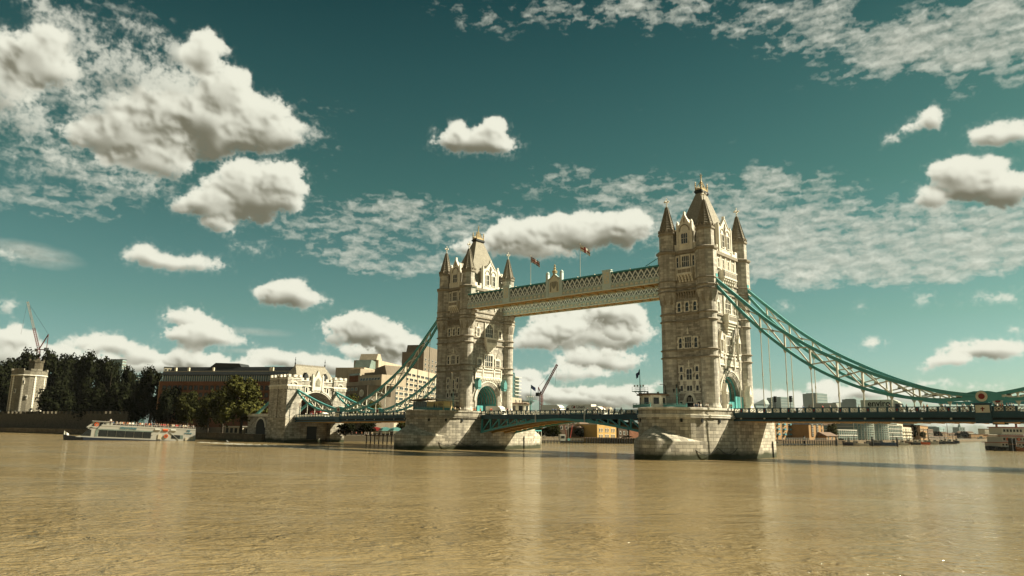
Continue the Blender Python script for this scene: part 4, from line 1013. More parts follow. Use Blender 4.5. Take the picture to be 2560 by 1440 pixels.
# ------------------------------------------------------------------ high level walkways
def make_walkway(yc, sgn, label, deco):
    y0, y1 = (yc-2.1, yc+3.3) if deco else (yc-2.1, yc+2.1); t = thing('high_walkway', label, 'walkway', (0, yc, 43.4), group='high level walkways between the towers')
    xe = 34.2 if deco else 35.6; Z0, Z1, Z2, Z3 = 43.45, 44.75, 47.55, 48.0
    yo, yi = (y0, y1) if sgn < 0 else (y1, y0)
    # enclosed corridor with dark glazing behind the lattice
    g = MB(); g.box(-xe, xe, y0+.55, y1-.55, Z1-.6, Z2+.1); g.build('glazed_corridor', M_WGLASS, t)
    g = MB(); g.box(-xe, xe, y0-.1, y1+.1, Z2+.1, Z2+.28); g.prism([(y0-.1, Z2+.28), (y1+.1, Z2+.28), (yc, Z2+.75)], -xe, xe, 'x'); g.build('roof', M_TEALD, t)
    for yy, dr in ((y0, -1), (y1, 1)):
        fa = yy+dr*.12
        g = MB(); g.box(-xe, xe, min(yy, yy-dr*.3), max(yy, yy-dr*.3), Z0, Z1); g.box(-xe, xe, yy-.28, yy+.28, Z1-.12, Z1+.08); g.box(-xe, xe, yy-.32, yy+.32, Z0-.14, Z0+.12); g.build('fascia_girder', M_PALEBL, t)
        n = 46; st = 2*xe/n
        g = MB(); gg = MB()
        for i in range(n):
            x = -xe+i*st; g.box(x-.10, x+.10, fa-.08, fa+.08, Z0+.1, Z1-.1)
        g.build('fascia_rib', M_PALEBL, t)
        pm = MB(); N_ = 8; P = [( .52*math.cos(math.pi*k/N_), .15+.55*math.sin(math.pi*k/N_)) for k in range(N_+1)]; pm.prism([(-.52, .0)]+P[::-1]+[(.52, .0)] if False else [(.52, 0)]+P+[(-.52, 0)], -.05, .05); me = pm.mesh('fan_panel', M_LATT)
        if dr < 0:
            for i in range(n): inst(me, 'fan_panel', t, (-xe+(i+.5)*st, fa-yc, Z0+.28-43.4))
        # lattice bays
        cuts = [-xe, -17.9, 0, 18.3, xe] if deco else [-xe, -12, 12, xe]
        for a, b in zip(cuts[:-1], cuts[1:]):
            m = max(1, round((b-a)/1.72)); s_ = (b-a)/m; g = MB()
            for i in range(m):
                x = a+i*s_; g.bar((x, yy, Z1), (x+s_, yy, Z2), .25, .13, (0, 1, 0)); g.bar((x+s_, yy+dr*.05, Z1), (x, yy+dr*.05, Z2), .25, .13, (0, 1, 0))
                g.bar((x+s_/2, yy, Z1), (x+s_, yy, (Z1+Z2)/2), .09, .08, (0, 1, 0)); g.bar((x+s_/2, yy, Z1), (x, yy, (Z1+Z2)/2), .09, .08, (0, 1, 0))
            g.build('lattice', M_LATT2, t)
        g = MB(); g.box(-xe, xe, yy-.2, yy+.2, Z2, Z3); g.build('top_rail', M_TEALD, t)
        for i in range(12):
            x = -xe+xe/6*(i+.5); g = MB(); g.box(x-.08, x+.08, yy-.26, yy+.26, Z3, Z3+.18); g.build('lamp_bracket', M_LATT, t)
    # underside
    g = MB(); g.box(-xe, xe, y0+.3, y1-.3, Z0+.35, Z0+.42); g.build('soffit', M_SOFFIT, t)
    for i in range(23):
        x = -xe+(i+.5)*2*xe/23; g = MB(); g.box(x-.12, x+.12, y0+.3, y1-.3, Z0-.08, Z0+.35)
        g.bar((x, y0+.4, Z0+.12), (x+2*xe/23, y1-.4, Z0+.12), .12, .14); g.bar((x, y1-.4, Z0+.16), (x+2*xe/23, y0+.4, Z0+.16), .12, .14); g.build('under_brace', M_SOFFIT, t)
    if deco:
        for x in (-17.9, 18.3):
            g = MB(); g.box(x-1.35, x+1.35, y0-.35, y0+.3, Z0+.1, Z3+.5); g.box(x-1.5, x+1.5, y0-.45, y0+.35, Z3+.5, Z3+.75)
            p = g.build('pilaster', M_PALEBL, t); g = MB(); g.box(x-.8, x+.8, y0-.42, y0-.34, Z1+.2, Z3+.1); q = g.build('relief_panel', M_LATT, p)
            g = MB()
            for k in range(4): g.cbox((x+.18*(-1)**k, y0-.44, Z1+.7+k*.68), (.5, .08, .45), .0)
            g.build('carved_relief', M_PALEBL, p)
        x = .4
        g = MB(); g.box(x-2.5, x+2.5, y0-.3, y0+.35, Z0+.1, Z3+.6); g.prism([(x-2.4, Z3+.6), (x-1.4, Z3+1.0), (x-.55, Z3+1.7), (x, Z3+2.5), (x+.55, Z3+1.7), (x+1.4, Z3+1.0), (x+2.4, Z3+.6)], y0-.3, y0+.2)
        for sx in (-1, 1): g.box(x+sx*2.5-.4, x+sx*2.5+.4, y0-.45, y0+.4, Z0+.1, Z3+2.1); g.lathe([(.5, Z3+2.1), (.55, Z3+2.4), (.35, Z3+2.7), (.1, Z3+2.9)], 8, (x+sx*2.5, y0))
        p = g.build('heraldic_panel', M_PALEBL, t)
        g = MB(); g.prism([(x-1.7, Z1-.2), (x+1.7, Z1-.2), (x+1.7, Z3-.2), (x+.9, Z3+.8), (x, Z3+1.5), (x-.9, Z3+.8), (x-1.7, Z3-.2)], y0-.36, y0-.28); g.build('arms_field', M_LATT, p)
        g = MB(); g.prism([(x-.8, Z3-.3), (x+.8, Z3-.3), (x+.8, Z3-1.4), (x, Z3-2.5), (x-.8, Z3-1.4)], y0-.46, y0-.34)
        for sx in (-1, 1): g.prism([(x+sx*1.0, Z1+.1), (x+sx*1.45, Z1+.1), (x+sx*1.35, Z3-.6), (x+sx*1.0, Z3-.3)], y0-.44, y0-.34)
        g.build('shield_and_supporters', M_ARMS, p)
        g = MB()
        for (a, b) in (((x-2.0, Z3+.35), (x-.7, Z3+1.0)), ((x-.7, Z3+1.0), (x, Z3+2.0)), ((x, Z3+2.0), (x+.7, Z3+1.0)), ((x+.7, Z3+1.0), (x+2.0, Z3+.35))): g.bar((a[0], y0-.38, a[1]), (b[0], y0-.38, b[1]), .16, .2, (0, 1, 0))
        g.lathe([(.65, Z3+2.2), (.75, Z3+2.9), (.4, Z3+3.1), (.22, Z3+3.4), (.5, Z3+3.6), (.2, Z3+3.9), (.1, Z3+4.9)], 8, (x, y0)); g.cbox((x, y0, Z3+4.4), (.7, .15, .2)); g.build('gilded_crown', M_GOLD, p)
        # strut up to the tower at the near end
        MB().tube([(30, y0+.4, Z3+.3), (34.8, y0+.4, Z3+2.4)], .09, 6).build('stay_rod', M_TEALD, t)
    # stone brackets carrying the ends
    for sx in (-1, 1):
        g = MB()
        for (d, za, zb_) in ((2.6, 42.5, 43.3), (1.9, 41.4, 42.5), (1.2, 40.2, 41.4)):
            x0, x1 = sorted((sx*35.8, sx*(35.8-d))); g.box(x0, x1, yc-1.0, yc+1.0, za, zb_)
        g.build('end_bracket', M_TURRET, t)
    return t
M_WGLASS = mat('walkway_glazing', (0.17, 0.205, 0.19), 0.2, 0.2, 0.5, spec=0.5)
M_TEALD = mat('weathered_teal_rail', (0.045, 0.20, 0.185), 0.5, 0.12, 0.6)
M_LATT2 = mat('pale_lattice_paint', (0.80, 0.82, 0.74), 0.5, 0.1, 0.8)
M_ARMS = mat('grey_carved_arms', (0.26, 0.25, 0.18), 0.6, 0.2, 2.0)
make_walkway(-9.1, -1, 'nearer high lattice walkway with central gilded coat of arms', True)
make_walkway(9.1, 1, 'further high lattice walkway, seen under the nearer one', False)

# ------------------------------------------------------------------ gatehouse tower on the north bank
def make_abutment():
    t = thing('abutment_tower', 'low stone gatehouse with steep hipped roof and wide arch, left end of the bridge', 'gatehouse', (-136, 0, 3.6))
    xs, xn = -130.0, -142.0; zr = 10.0; DW = 13.4
    AR, AZ = 8.6, 11.2; arch = [(AR, zr-.6)]+arch_pts(AR, AZ, 20)+[(-AR, zr-.6)]
    g = MB(); g.prism([(-DW, zr-.6), (-DW, 24.3), (DW, 24.3), (DW, zr-.6)]+arch, xn, xs, 'x'); g.build('wall', M_STONE, t)
    # base in the river with a dark boat hall between two legs
    for sy in (-1, 1):
        y0, y1 = sorted((sy*DW, sy*7.6)); g = MB(); g.box(xn-.5, xs+.5, y0-.3, y1+.3, -2, zr-.6); g.box(xn-.7, xs+.8, y0-.6, y1+.6, -2, 2.6); g.build('base_leg', M_PIER, t)
    g = MB(); g.box(xn, xs-2.2, -7.6, 7.6, -2, zr-.62); g.build('recessed_base_wall', M_PIER, t)
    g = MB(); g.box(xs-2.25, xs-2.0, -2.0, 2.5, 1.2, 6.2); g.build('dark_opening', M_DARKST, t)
    g = MB(); g.box(xs-2.4, xs+.5, -7.6, 7.6, 7.6, 8.0); g.build('service_gantry', M_DARKST, t)
    # square corner turrets with battlements
    for sx, x in ((1, xs), (-1, xn)):
        for sy in (-1, 1):
            cx, cy = x-sx*2.6, sy*(DW-2.6); g = MB(); h = 3.0
            g.box(cx-h, cx+h, cy-h, cy+h, zr-.6, 21.7); g.box(cx-h-.1, cx+h+.1, cy-h-.1, cy+h+.1, 22.4, 25.3); o = g.build('turret', M_STONE, t)
            g = MB(); g.box(cx-h-.4, cx+h+.4, cy-h-.4, cy+h+.4, 21.7, 22.1); g.box(cx-h-.2, cx+h+.2, cy-h-.2, cy+h+.2, 22.1, 22.4)
            g.box(cx-h-.25, cx+h+.25, cy-h-.25, cy+h+.25, 24.6, 24.9); g.build('moulding', M_TRIM, o)
            g = MB()
            for k in range(4):
                for q in (-1, 0, 1):
                    u = q*(h-.55); e = h-.2
                    px_, py_ = ((u, -e), (e, u), (u, e), (-e, u))[k]; g.box(cx+px_-.55, cx+px_+.55, cy+py_-.55, cy+py_+.55, 25.3, 26.3)
            g.build('battlement', M_TRIM, o)
            g = MB()
            for k in range(9):
                u = -2.7+.675*k
                for (a, b) in (((cx+u, cy-h-.18), (.28, .4)), ((cx+u, cy+h+.18), (.28, .4)), ((cx+h+.18, cy+u), (.4, .28)), ((cx-h-.18, cy+u), (.4, .28))): g.cbox((a[0], a[1], 21.15), (b[0], b[1], 1.0))
            g.build('corbel_table', M_TRIM, o)
            g = MB(); zc = 22.7; xx = cx+sx*(h+.1)
            for k in range(6):
                a0, a1 = math.pi*k/6, math.pi*(k+1)/6; g.prism([(cy+1.0*math.cos(a0), zc+.6*math.sin(a0)), (cy+1.4*math.cos(a0), zc+1.0*math.sin(a0)), (cy+1.4*math.cos(a1), zc+1.0*math.sin(a1)), (cy+1.0*math.cos(a1), zc+.6*math.sin(a1))], min(xx, xx+sx*.35), max(xx, xx+sx*.35), 'x')
            g.build('saddle_hood', M_TRIM, o)
    for x, d in ((xs, 1), (xn, -1)):
        for r0, r1, o_ in ((AR, AR+.5, .18), (AR+.5, AR+.95, .34)):
            g = MB(); P, Q = arch_pts(r1, AZ, 24), arch_pts(r0, AZ, 24)
            for k in range(24): g.prism([P[k], P[k+1], Q[k+1], Q[k]], min(x-d*.05, x+d*o_), max(x-d*.05, x+d*o_), 'x')
            g.build('arch_moulding', M_TRIM, t)
        g = MB(); g.box(min(x, x+d*.4), max(x, x+d*.4), -7.6, 7.6, 21.9, 22.3)
        g.build('string_course', M_TRIM, t)
        g = MB(); nb = 13; st = 15.2/nb
        for i in range(nb):
            y = -7.6+i*st
            if i % 2 == 0: g.box(min(x-d*.3, x+d*.1), max(x-d*.3, x+d*.1), y, y+st, 24.3, 25.3)
        g.box(min(x-d*.35, x+d*.2), max(x-d*.35, x+d*.2), -7.6, 7.6, 24.0, 24.299); g.build('battlement', M_TRIM, t)
        rz = math.pi/2 if d > 0 else -math.pi/2
        for y in (-5.0, 5.0): window(t, (x+136, y, 19.6-3.6), rz, .8, 1.9, 1, 0, sur=.35)
        g = MB(); g.prism([(-2.1, 20.6), (2.1, 20.6), (2.1, 25.4), (1.2, 26.0), (0, 28.6), (-1.2, 26.0), (-2.1, 25.4)], -.5, .6)
        for u in (-2.3, 2.3): g.box(u-.35, u+.35, -.7, .6, 20.3, 26.4); g.prism([(u-.35, 26.4), (u+.35, 26.4), (u, 27.2)], -.5, .4)
        gb = inst(g.mesh('gable', M_TRIM), 'gable', t, (x+136, 0, -3.6), rz)
        g = MB(); g.prism([(-1.1, 22.2), (1.1, 22.2), (1.1, 24.3), (0, 25.6), (-1.1, 24.3)], -.62, -.48); g.prism([(-.6, 22.5), (.6, 22.5), (.7, 23.6), (0, 24.9), (-.7, 23.6)], -.74, -.6); inst(g.mesh('carved_arms', M_ARMS), 'carved_arms', gb, (0, 0, 0))
        for u in (-4.6, 4.6):
            g = MB(); g.prism([(u-.9, 24.9), (u+.9, 24.9), (u+.9, 26.3), (u, 27.6), (u-.9, 26.3)], 1.0, 3.2); dm = inst(g.mesh('dormer', M_DARKST), 'dormer', t, (x+136, 0, -3.6), rz)
    g = MB(); ring_loft(g, [([(xn+1, -9.2), (xs-1, -9.2), (xs-1, 9.2), (xn+1, 9.2)], 24.3), ([(xn+3.3, -8.0), (xs-3.3, -8.0), (xs-3.3, 8.0), (xn+3.3, 8.0)], 27.8), ([(-136.25, -7.0), (-135.75, -7.0), (-135.75, 7.2), (-136.25, 7.2)], 30.5)]); rf = g.build('roof', M_SLATE, t)
    g = MB(); g.box(-136.35, -135.65, -7.0, 7.2, 30.5, 30.85)
    for i in range(18): g.box(-136.1, -135.9, -6.9+i*.8, -6.6+i*.8, 30.85, 31.15)
    g.build('ridge_cresting', M_BAND, rf)
    for y in (-7.0, 7.2):
        MB().lathe([(.3, 30.3), (.22, 31.2), (.4, 31.4), (.12, 31.7), (.1, 32.6), (.3, 32.8), (.1, 33.0), (.04, 34.0)], 8, (-136, y)).build('finial', M_DARKST, rf)
    # approach road and small wing walls on the bank side
    g = MB(); g.box(-164, xn, -10, 10, 2.0, zr); g.build('approach_viaduct', M_STONE, t)
    g = MB(); P, Q = arch_pts(4.2, 5.6, 14), arch_pts(3.5, 5.6, 14)
    for k in range(14): g.prism([(p[0]-153.5, p[1]) for p in (P[k], P[k+1], Q[k+1], Q[k])], -10.35, -9.9)
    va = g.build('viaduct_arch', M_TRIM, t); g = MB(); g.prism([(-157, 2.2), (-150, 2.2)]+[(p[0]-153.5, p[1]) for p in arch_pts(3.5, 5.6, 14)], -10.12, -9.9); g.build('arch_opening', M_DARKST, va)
    for sy in (-1, 1):
        g = MB(); y0, y1 = sorted((sy*10.0, sy*10.6)); g.box(-164, xn, y0, y1, zr, zr+1.1); g.build('approach_parapet', M_TRIM, t)
    return t
make_abutment()
for sy, lab in ((-1, 'teal anchor tie slanting down beside the gatehouse, nearer one'), (1, 'teal anchor tie seen through the gatehouse arch')):
    t = thing('anchor_tie', lab, 'anchor tie', (-150, sy*9.1, 10)); MB().sweep([(-141.5, sy*9.1, 20.0), (-152, sy*9.1, 14.6), (-160, sy*9.1, 10.4)], [(-.4, -.42), (.4, -.42), (.4, .42), (-.4, .42)]).build('tie_bar', M_TEAL, t)
    g = MB(); g.box(-161, -158, sy*9.1-.9, sy*9.1+.9, 9.6, 11.0); g.build('anchor_block', M_STONE, t)

# ------------------------------------------------------------------ north bank: trees and buildings
def foliage_mat(name, col, var=0.45):
    m = bpy.data.materials.new(name); m.use_nodes = True; nt = m.node_tree; N, L = nt.nodes, nt.links; b = N['Principled BSDF']; b.inputs['Roughness'].default_value = 0.7; b.inputs['Specular IOR Level'].default_value = 0.03
    geo = N.new('ShaderNodeNewGeometry'); n1 = N.new('ShaderNodeTexNoise'); n1.inputs['Scale'].default_value = 0.35; n1.inputs['Detail'].default_value = 5; L.new(geo.outputs['Position'], n1.inputs['Vector'])
    r = N.new('ShaderNodeValToRGB'); L.new(n1.outputs['Fac'], r.inputs[0]); e = r.color_ramp.elements
    e[0].position = .35; e[0].color = tuple(c*(1-var) for c in col)+(1,); e[1].position = .68; e[1].color = (col[0]*(1+var*1.3), col[1]*(1+var), col[2]*(1+var*.6), 1)
    L.new(r.outputs[0], b.inputs['Base Color']); return m
F_DARK = foliage_mat('shade_dark_foliage', (0.009, 0.0115, 0.0045)); F_MID = foliage_mat('mid_green_foliage', (0.028, 0.031, 0.009)); F_LIT = foliage_mat('lit_yellow_green_foliage', (0.050, 0.053, 0.014))  # near-black leaves carry painted shade, the yellow-green ones painted sunlight
M_BARK = mat('tree_bark', (0.04, 0.032, 0.02), 0.9, 0.3, 1.5)
def crown_mesh(seed, m, squash=1.0, droop=False, n_leaf=210, leaf=.125):
    """unit crown: centre at z = 0, radius about 1; leaf clumps on many overlapping lobes"""
    rg = random.Random(seed); g = MB(); lobes = []
    for i in range(22):
        a, z = rg.uniform(0, 2*math.pi), rg.uniform(-.75, .9); rr = math.sqrt(max(0.05, 1-z*z))*rg.uniform(.35, .78)
        lobes.append((rr*math.cos(a), rr*math.sin(a), z*squash*.8, rg.uniform(.26, .46)))
    for (x, y, z, r) in lobes:
        for k in range(n_leaf):
            d = Vector((rg.gauss(0, 1), rg.gauss(0, 1), rg.gauss(0, 1)+.25)).normalized(); q = r*rg.uniform(.55, 1.12)
            p = Vector((x, y, z))+d*q
            if droop: p.z -= .35*rg.random()*abs(d.x+d.y)
            s_ = leaf*rg.uniform(.5, 1.25); nr = (d+Vector((rg.gauss(0, .6), rg.gauss(0, .6), rg.gauss(0, .6)))).normalized()
            t1 = nr.cross(Vector((.3, .2, 1))).normalized(); t2 = nr.cross(t1)
            if droop: t2 = Vector((0, 0, 1)); s2 = s_*2.2
            else: s2 = s_*rg.uniform(.6, 1.0)
            g.add([p-t1*s_*.5, p-t2*s2*.5, p+t1*s_*.5, p+t2*s2*.5], [(0, 1, 2, 3)])
        g.lathe([(.02, z-r*.55), (r*.45, z-r*.35), (r*.6, z), (r*.42, z+r*.4), (.02, z+r*.6)], 6, (x, y), cap=False)
    me = bpy.data.meshes.new('crown'); me.from_pydata(g.v, [], g.f); me.materials.append(m); me.update(); return me
CROWNS = {}
def crown(kind, m):
    k = (kind, m.name)
    if k not in CROWNS: CROWNS[k] = crown_mesh(40+kind*7, m, [1.0, 1.1, .9, 1.0][kind], kind == 3)
    return CROWNS[k]
def trunk_mesh(seed):
    rg = random.Random(seed); g = MB(); g.tube([(0, 0, -.02), (.01, 0, .25), (0, .01, .5)], [.034, .026, .018], 8)
    for i in range(6):
        a = i*1.05+rg.uniform(-.3, .3); z = .35+.04*i; g.tube([(0, 0, z), (.10*math.cos(a), .10*math.sin(a), z+.12), (.19*math.cos(a), .19*math.sin(a), z+.26)], [.014, .010, .004], 6)
    return g.mesh('trunk', M_BARK)
TRUNKS = [trunk_mesh(i) for i in range(3)]
def tree(u, w, hw, vtop, vbase, kind, m, label, group='riverside trees', clear=.12, z0=None):
    """u column, w depth, hw half width in photo pixels, vtop crown top row"""
    x, y = place(u, w); z0 = LAND_Z if z0 is None else z0; top = hgt(u, vtop, w); H = top-z0; r = px(hw, w)
    t = thing('tree', label, 'tree', (x, y, z0), random.uniform(0, 6.28), group)
    cz = H*(1+clear)/2; inst(crown(kind, m), 'crown', t, (0, 0, cz), random.uniform(0, 6.28), (r*.93, r*.93, H*(1-clear)/2*1.0/.98))
    inst(TRUNKS[int(u) % 3], 'trunk', t, (0, 0, 0), 0, (H*.8, H*.8, H*.95)); return t
TREES = [  # u, depth, half width, top row, crown kind, leaf, label
 (-120, 575, 62, 900, 1, F_DARK, 'dark tree beyond the left frame edge, first of the wharf row'),
 (-30, 545, 60, 905, 0, F_DARK, 'dark broad tree at the far left edge, left of the round castle tower'),
 (2, 575, 44, 892, 2, F_DARK, 'dark tree left of and behind the round castle tower'),
 (38, 590, 48, 884, 1, F_DARK, 'dark tree rising directly behind the round castle tower'),
 (112, 540, 56, 873, 2, F_DARK, 'tall dark tree under the red and white crane'),
 (165, 560, 52, 880, 0, F_DARK, 'tall dark rounded tree, second in the row right of the castle tower'),
 (218, 520, 46, 890, 1, F_DARK, 'dark tree just left of the gap in the tall dark row'),
 (262, 500, 44, 891, 0, F_DARK, 'tall dark pointed tree behind the bow end of the tour boat'),
 (308, 490, 32, 912, 2, F_DARK, 'dark narrow tree ending the tall dark row'),
 (135, 480, 50, 960, 2, F_DARK, 'low dark tree in front of the row, over the bow of the tour boat'),
 (225, 455, 55, 965, 0, F_DARK, 'low dark tree over the wheelhouse of the tour boat'),
 (300, 445, 50, 960, 1, F_DARK, 'low dark tree over the middle of the tour boat'),
 (372, 420, 46, 926, 1, F_DARK, 'dark bushy tree before the left end of the brick office building'),
 (342, 425, 40, 968, 2, F_DARK, 'low dark tree between the tall dark row and the brick office'),
 (418, 400, 40, 965, 0, F_DARK, 'dark round tree low against the brick office windows'),
 (468, 365, 38, 976, 2, F_MID, 'olive tree over the stern of the tour boat'),
 (520, 350, 40, 982, 1, F_MID, 'small olive tree between the stern and the large yellow green tree'),
 (602, 312, 66, 938, 0, F_LIT, 'large yellow green plane tree left of the stone gatehouse'),
 (556, 330, 40, 965, 2, F_MID, 'olive tree tucked behind the large yellow green tree'),
 (872, 345, 36, 984, 0, F_LIT, 'light green tree in front of the beige hotel, right of the gatehouse'),
 (925, 350, 32, 998, 2, F_LIT, 'light green lower tree in front of the beige hotel, behind the chains'),
 (865, 300, 28, 1058, 1, F_DARK, 'dark tree under the side span, next to the gatehouse leg'),
 (918, 302, 34, 1056, 0, F_DARK, 'dark tree under the side span, left of the kiosks'),
 (1005, 318, 20, 1050, 2, F_MID, 'small tree under the side span, beside the far pier'),
 (1345, 400, 26, 1066, 3, F_MID, 'willow with hanging leaves under the lifting span, next to the far pier'),
 (1382, 395, 26, 1060, 3, F_MID, 'larger willow with hanging leaves under the lifting span'),
 (1448, 392, 14, 1072, 1, F_DARK, 'small dark round tree in front of the hip roofed house'),
 (1568, 402, 16, 1090, 2, F_DARK, 'dark bush before the brown building beside the near pier'),
 (2080, 470, 20, 1058, 0, F_LIT, 'round yellow green tree behind the small gabled shed'),
 (2283, 615, 13, 1064, 1, F_DARK, 'dark oval tree between the cream flats and brown wharves'),
 (2308, 636, 8, 1078, 2, F_LIT, 'small bright green tree beside the brown wharves'),
 (2102, 436, 10, 1096, 0, F_MID, 'low shrub at the foot of the glass riverside flats'),
 (2345, 900, 14, 1078, 0, F_DARK, 'dark far tree left of the moored sailing barge'),
 (2392, 1250, 12, 1082, 1, F_DARK, 'dark far tree left of the church spire'),
 (2412, 1260, 12, 1078, 2, F_DARK, 'dark far tree at the foot of the church spire'),
 (2435, 1330, 12, 1084, 0, F_DARK, 'dark far tree right of the church spire'),
]
for (u, w, hw, vt, k, m, lab) in TREES: tree(u, w, hw, vt, 0, k, m, lab, clear=.04 if hw < 30 else .10)

M_BRICKR = mat('red_brown_brick', (0.20, 0.085, 0.042), 0.9, 0.18, 0.3, brick=(.5, .16, .02, .15), fine=.12)
M_BRICKD = mat('dark_brown_brick', (0.085, 0.055, 0.032), 0.9, 0.2, 0.3, fine=.15)
M_BRICKY = mat('yellow_stock_brick', (0.42, 0.265, 0.085), 0.9, 0.15, 0.3, fine=.15)
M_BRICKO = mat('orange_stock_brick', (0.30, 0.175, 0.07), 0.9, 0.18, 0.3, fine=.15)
M_CONC = mat('beige_precast_concrete', (0.42, 0.35, 0.25), 0.85, 0.14, 0.25, fine=.1, streak=.18)
M_CONCD = mat('brown_precast_concrete', (0.17, 0.14, 0.10), 0.85, 0.16, 0.25, fine=.1, streak=.2)
M_ROOFD = mat('dark_metal_roof', (0.022, 0.026, 0.026), 0.5, 0.15, 0.3)
M_GLASSB = mat('green_tinted_glazing', (0.05, 0.10, 0.095), 0.12, 0.25, 0.3, spec=0.7)
M_GLASSL = mat('light_glazing', (0.17, 0.215, 0.18), 0.2, 0.25, 0.3, spec=0.6)
M_CREAM = mat('cream_render', (0.50, 0.45, 0.33), 0.8, 0.12, 0.3)
M_BLUEB = mat('blue_balcony_paint', (0.09, 0.24, 0.27), 0.5, 0.1, 0.6)
M_TILE = mat('brown_clay_tile', (0.15, 0.10, 0.065), 0.85, 0.2, 0.5)
M_FARB = mat('haze_pale_cladding', (0.30, 0.36, 0.33), 0.5, 0.15, 0.02)  # distance haze is painted into the pale colour
M_FARD = mat('haze_grey_cladding', (0.20, 0.27, 0.26), 0.5, 0.2, 0.02)  # darker far cladding, with the same haze tint painted in
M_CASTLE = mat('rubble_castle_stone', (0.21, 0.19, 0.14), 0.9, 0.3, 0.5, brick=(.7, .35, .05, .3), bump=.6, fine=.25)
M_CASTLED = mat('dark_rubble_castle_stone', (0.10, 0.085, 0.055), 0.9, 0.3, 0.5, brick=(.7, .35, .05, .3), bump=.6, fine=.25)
M_WINW = mat('white_window_frame', (0.58, 0.56, 0.47), 0.6, 0.08, 1.0)

class Site:
    """a building plot: front line from column u0 at depth w0 to column u1 at depth w1; local x runs along the front, y back"""
    def __init__(s, name, label, cat, u0, w0, u1, w1, group=None, z0=None):
        p, q = place(u0, w0), place(u1, w1); s.L = math.hypot(q[0]-p[0], q[1]-p[1]); s.z0 = LAND_Z if z0 is None else z0; s.u0, s.w0, s.u1, s.w1 = u0, w0, u1, w1; s.p, s.q = p, q
        s.t = thing(name, label, cat, (p[0], p[1], s.z0), math.atan2(q[1]-p[1], q[0]-p[0]), group)
    def x(s, u):
        """local x of column u on the front line"""
        d = sight(u, 1070); p, q = s.p, s.q; ex, ey = (q[0]-p[0])/s.L, (q[1]-p[1])/s.L
        den = d[0]*ey-d[1]*ex; return -((p[1]-CAM[1])*d[0]-(p[0]-CAM[0])*d[1])/den if abs(den) > 1e-9 else 0
    def h(s, u, v):
        f = min(1, max(0, s.x(u)/s.L)); w = s.w0+(s.w1-s.w0)*f; return hgt(u, v, w)-s.z0
    def box(s, name, m, x0, x1, y0, y1, z0, z1, parent=None): return MB().box(x0, x1, y0, y1, z0, z1).build(name, m, parent or s.t, True)
    def prism(s, name, m, poly, y0, y1, axis='y', parent=None): return MB().prism(poly, y0, y1, axis).build(name, m, parent or s.t, True)
    def windows(s, xs, zs, w, h, y=0.0, rz=0.0, limit=100, parent=None, **k):
        n = 0; k.setdefault('frame', M_WINW); k.setdefault('dep', .12); pane = k.pop('pane', True)
        for z in zs:
            for x in xs:
                if n >= limit: return
                window(parent or s.t, (x, y, z) if rz == 0 else (y, x, z), rz, w, h, pane=pane, **k); n += 1
def lin(a, b, n): return [a+(b-a)*(i+.5)/n for i in range(n)]

# long brick office building with dark roof behind the trees
b = Site('office_building', 'long red brown brick building with arched windows and dark metal roof behind the trees', 'office building', 388, 405, 742, 388)
L_ = b.L; zb = b.h(560, 952); b.box('wall', M_BRICKR, 0, L_, 0, 22, 0, zb)
b.box('glazed_attic', M_GLASSB, .8, L_-.5, 1.2, 20, zb, zb+3.3)
g = MB(); g.box(.3, L_-.2, .4, 21, zb+3.3, zb+3.7); g.prism([(.2, zb+3.7), (1.6, zb+5.4), (21, zb+5.4), (21, zb+3.7)], .2, L_, 'x'); rf = g.build('roof', M_ROOFD, b.t, True)
b.box('tan_fascia', M_CONC, 0, L_, 2.0, 3.0, zb+5.4, zb+5.9, rf)  # tan fascia strip along the roof
g = MB(); g.prism([(6, zb+5.4), (8.2, zb+8.6), (20, zb+8.6), (20, zb+5.4)], 1, L_-1, 'x'); g.build('upper_roof', M_ROOFD, b.t, True)
xx = b.x(500); g = MB(); g.prism([(xx-3, zb+8.6), (xx+.3, zb+11.0), (xx+15, zb+10.6), (xx+16.5, zb+8.6)], 8.5, 18); g.build('plant_room', M_ROOFD, b.t, True)
for u in (412, 445, 508, 655, 660, 725): 
    xx = b.x(u); b.box('roof_vent', M_CREAM, xx-.5, xx+.5, 4, 5, zb+5.4, zb+8.0)
nW = 30
for i in range(60): b.box('attic_mullion', M_WINW, .8+i*L_/60.5, 1.0+i*L_/60.5, 1.05, 1.2, zb, zb+3.3)
b.windows(lin(1.5, L_-1, 25), [zb-4.6-3.95*i for i in range(4)], 2.0, 2.3, arch=True, sur=.22, frame=M_BRICKD, glass=M_GLASS, lights=2, trans=1)
b.box('painted_lit_flank', M_BRICKO, -.4, 0, 0, 22, 0, zb)  # lighter brick colour paints sunlight onto the left end

# beige stepped hotel
b = Site('hotel', 'stepped beige concrete hotel with rows of small windows behind the left chains', 'hotel', 903, 372, 1112, 505)
L_ = b.L
def htop(u, v): return b.h(u, v)
zt1 = htop(960, 928); x1 = b.x(945); x2 = b.x(1010); x3 = b.x(1064)
b.box('main_slab', M_CONC, 0, L_, 0, 16, 0, zt1)
zt2 = htop(990, 908); b.box('upper_slab', M_CONC, x1, L_, 1.5, 16, zt1, zt2)
zt3 = htop(1085, 882); b.box('top_block', M_CONCD, x3, L_+3, 3, 18, zt2, zt3); b.prism('mansard_top', M_CONCD, [(x3+2, zt3), (L_+2, zt3), (L_+1, zt3+5), (x3+4, zt3+5)], 5, 16)
rows = int(zt1/3.05); xs = lin(1, L_-1, 17)
b.windows(xs, [zt1-2.3-3.05*i for i in range(min(rows, 9))], L_/17*.72, 1.5, sur=.12, lights=2, limit=153, frame=M_WINW)
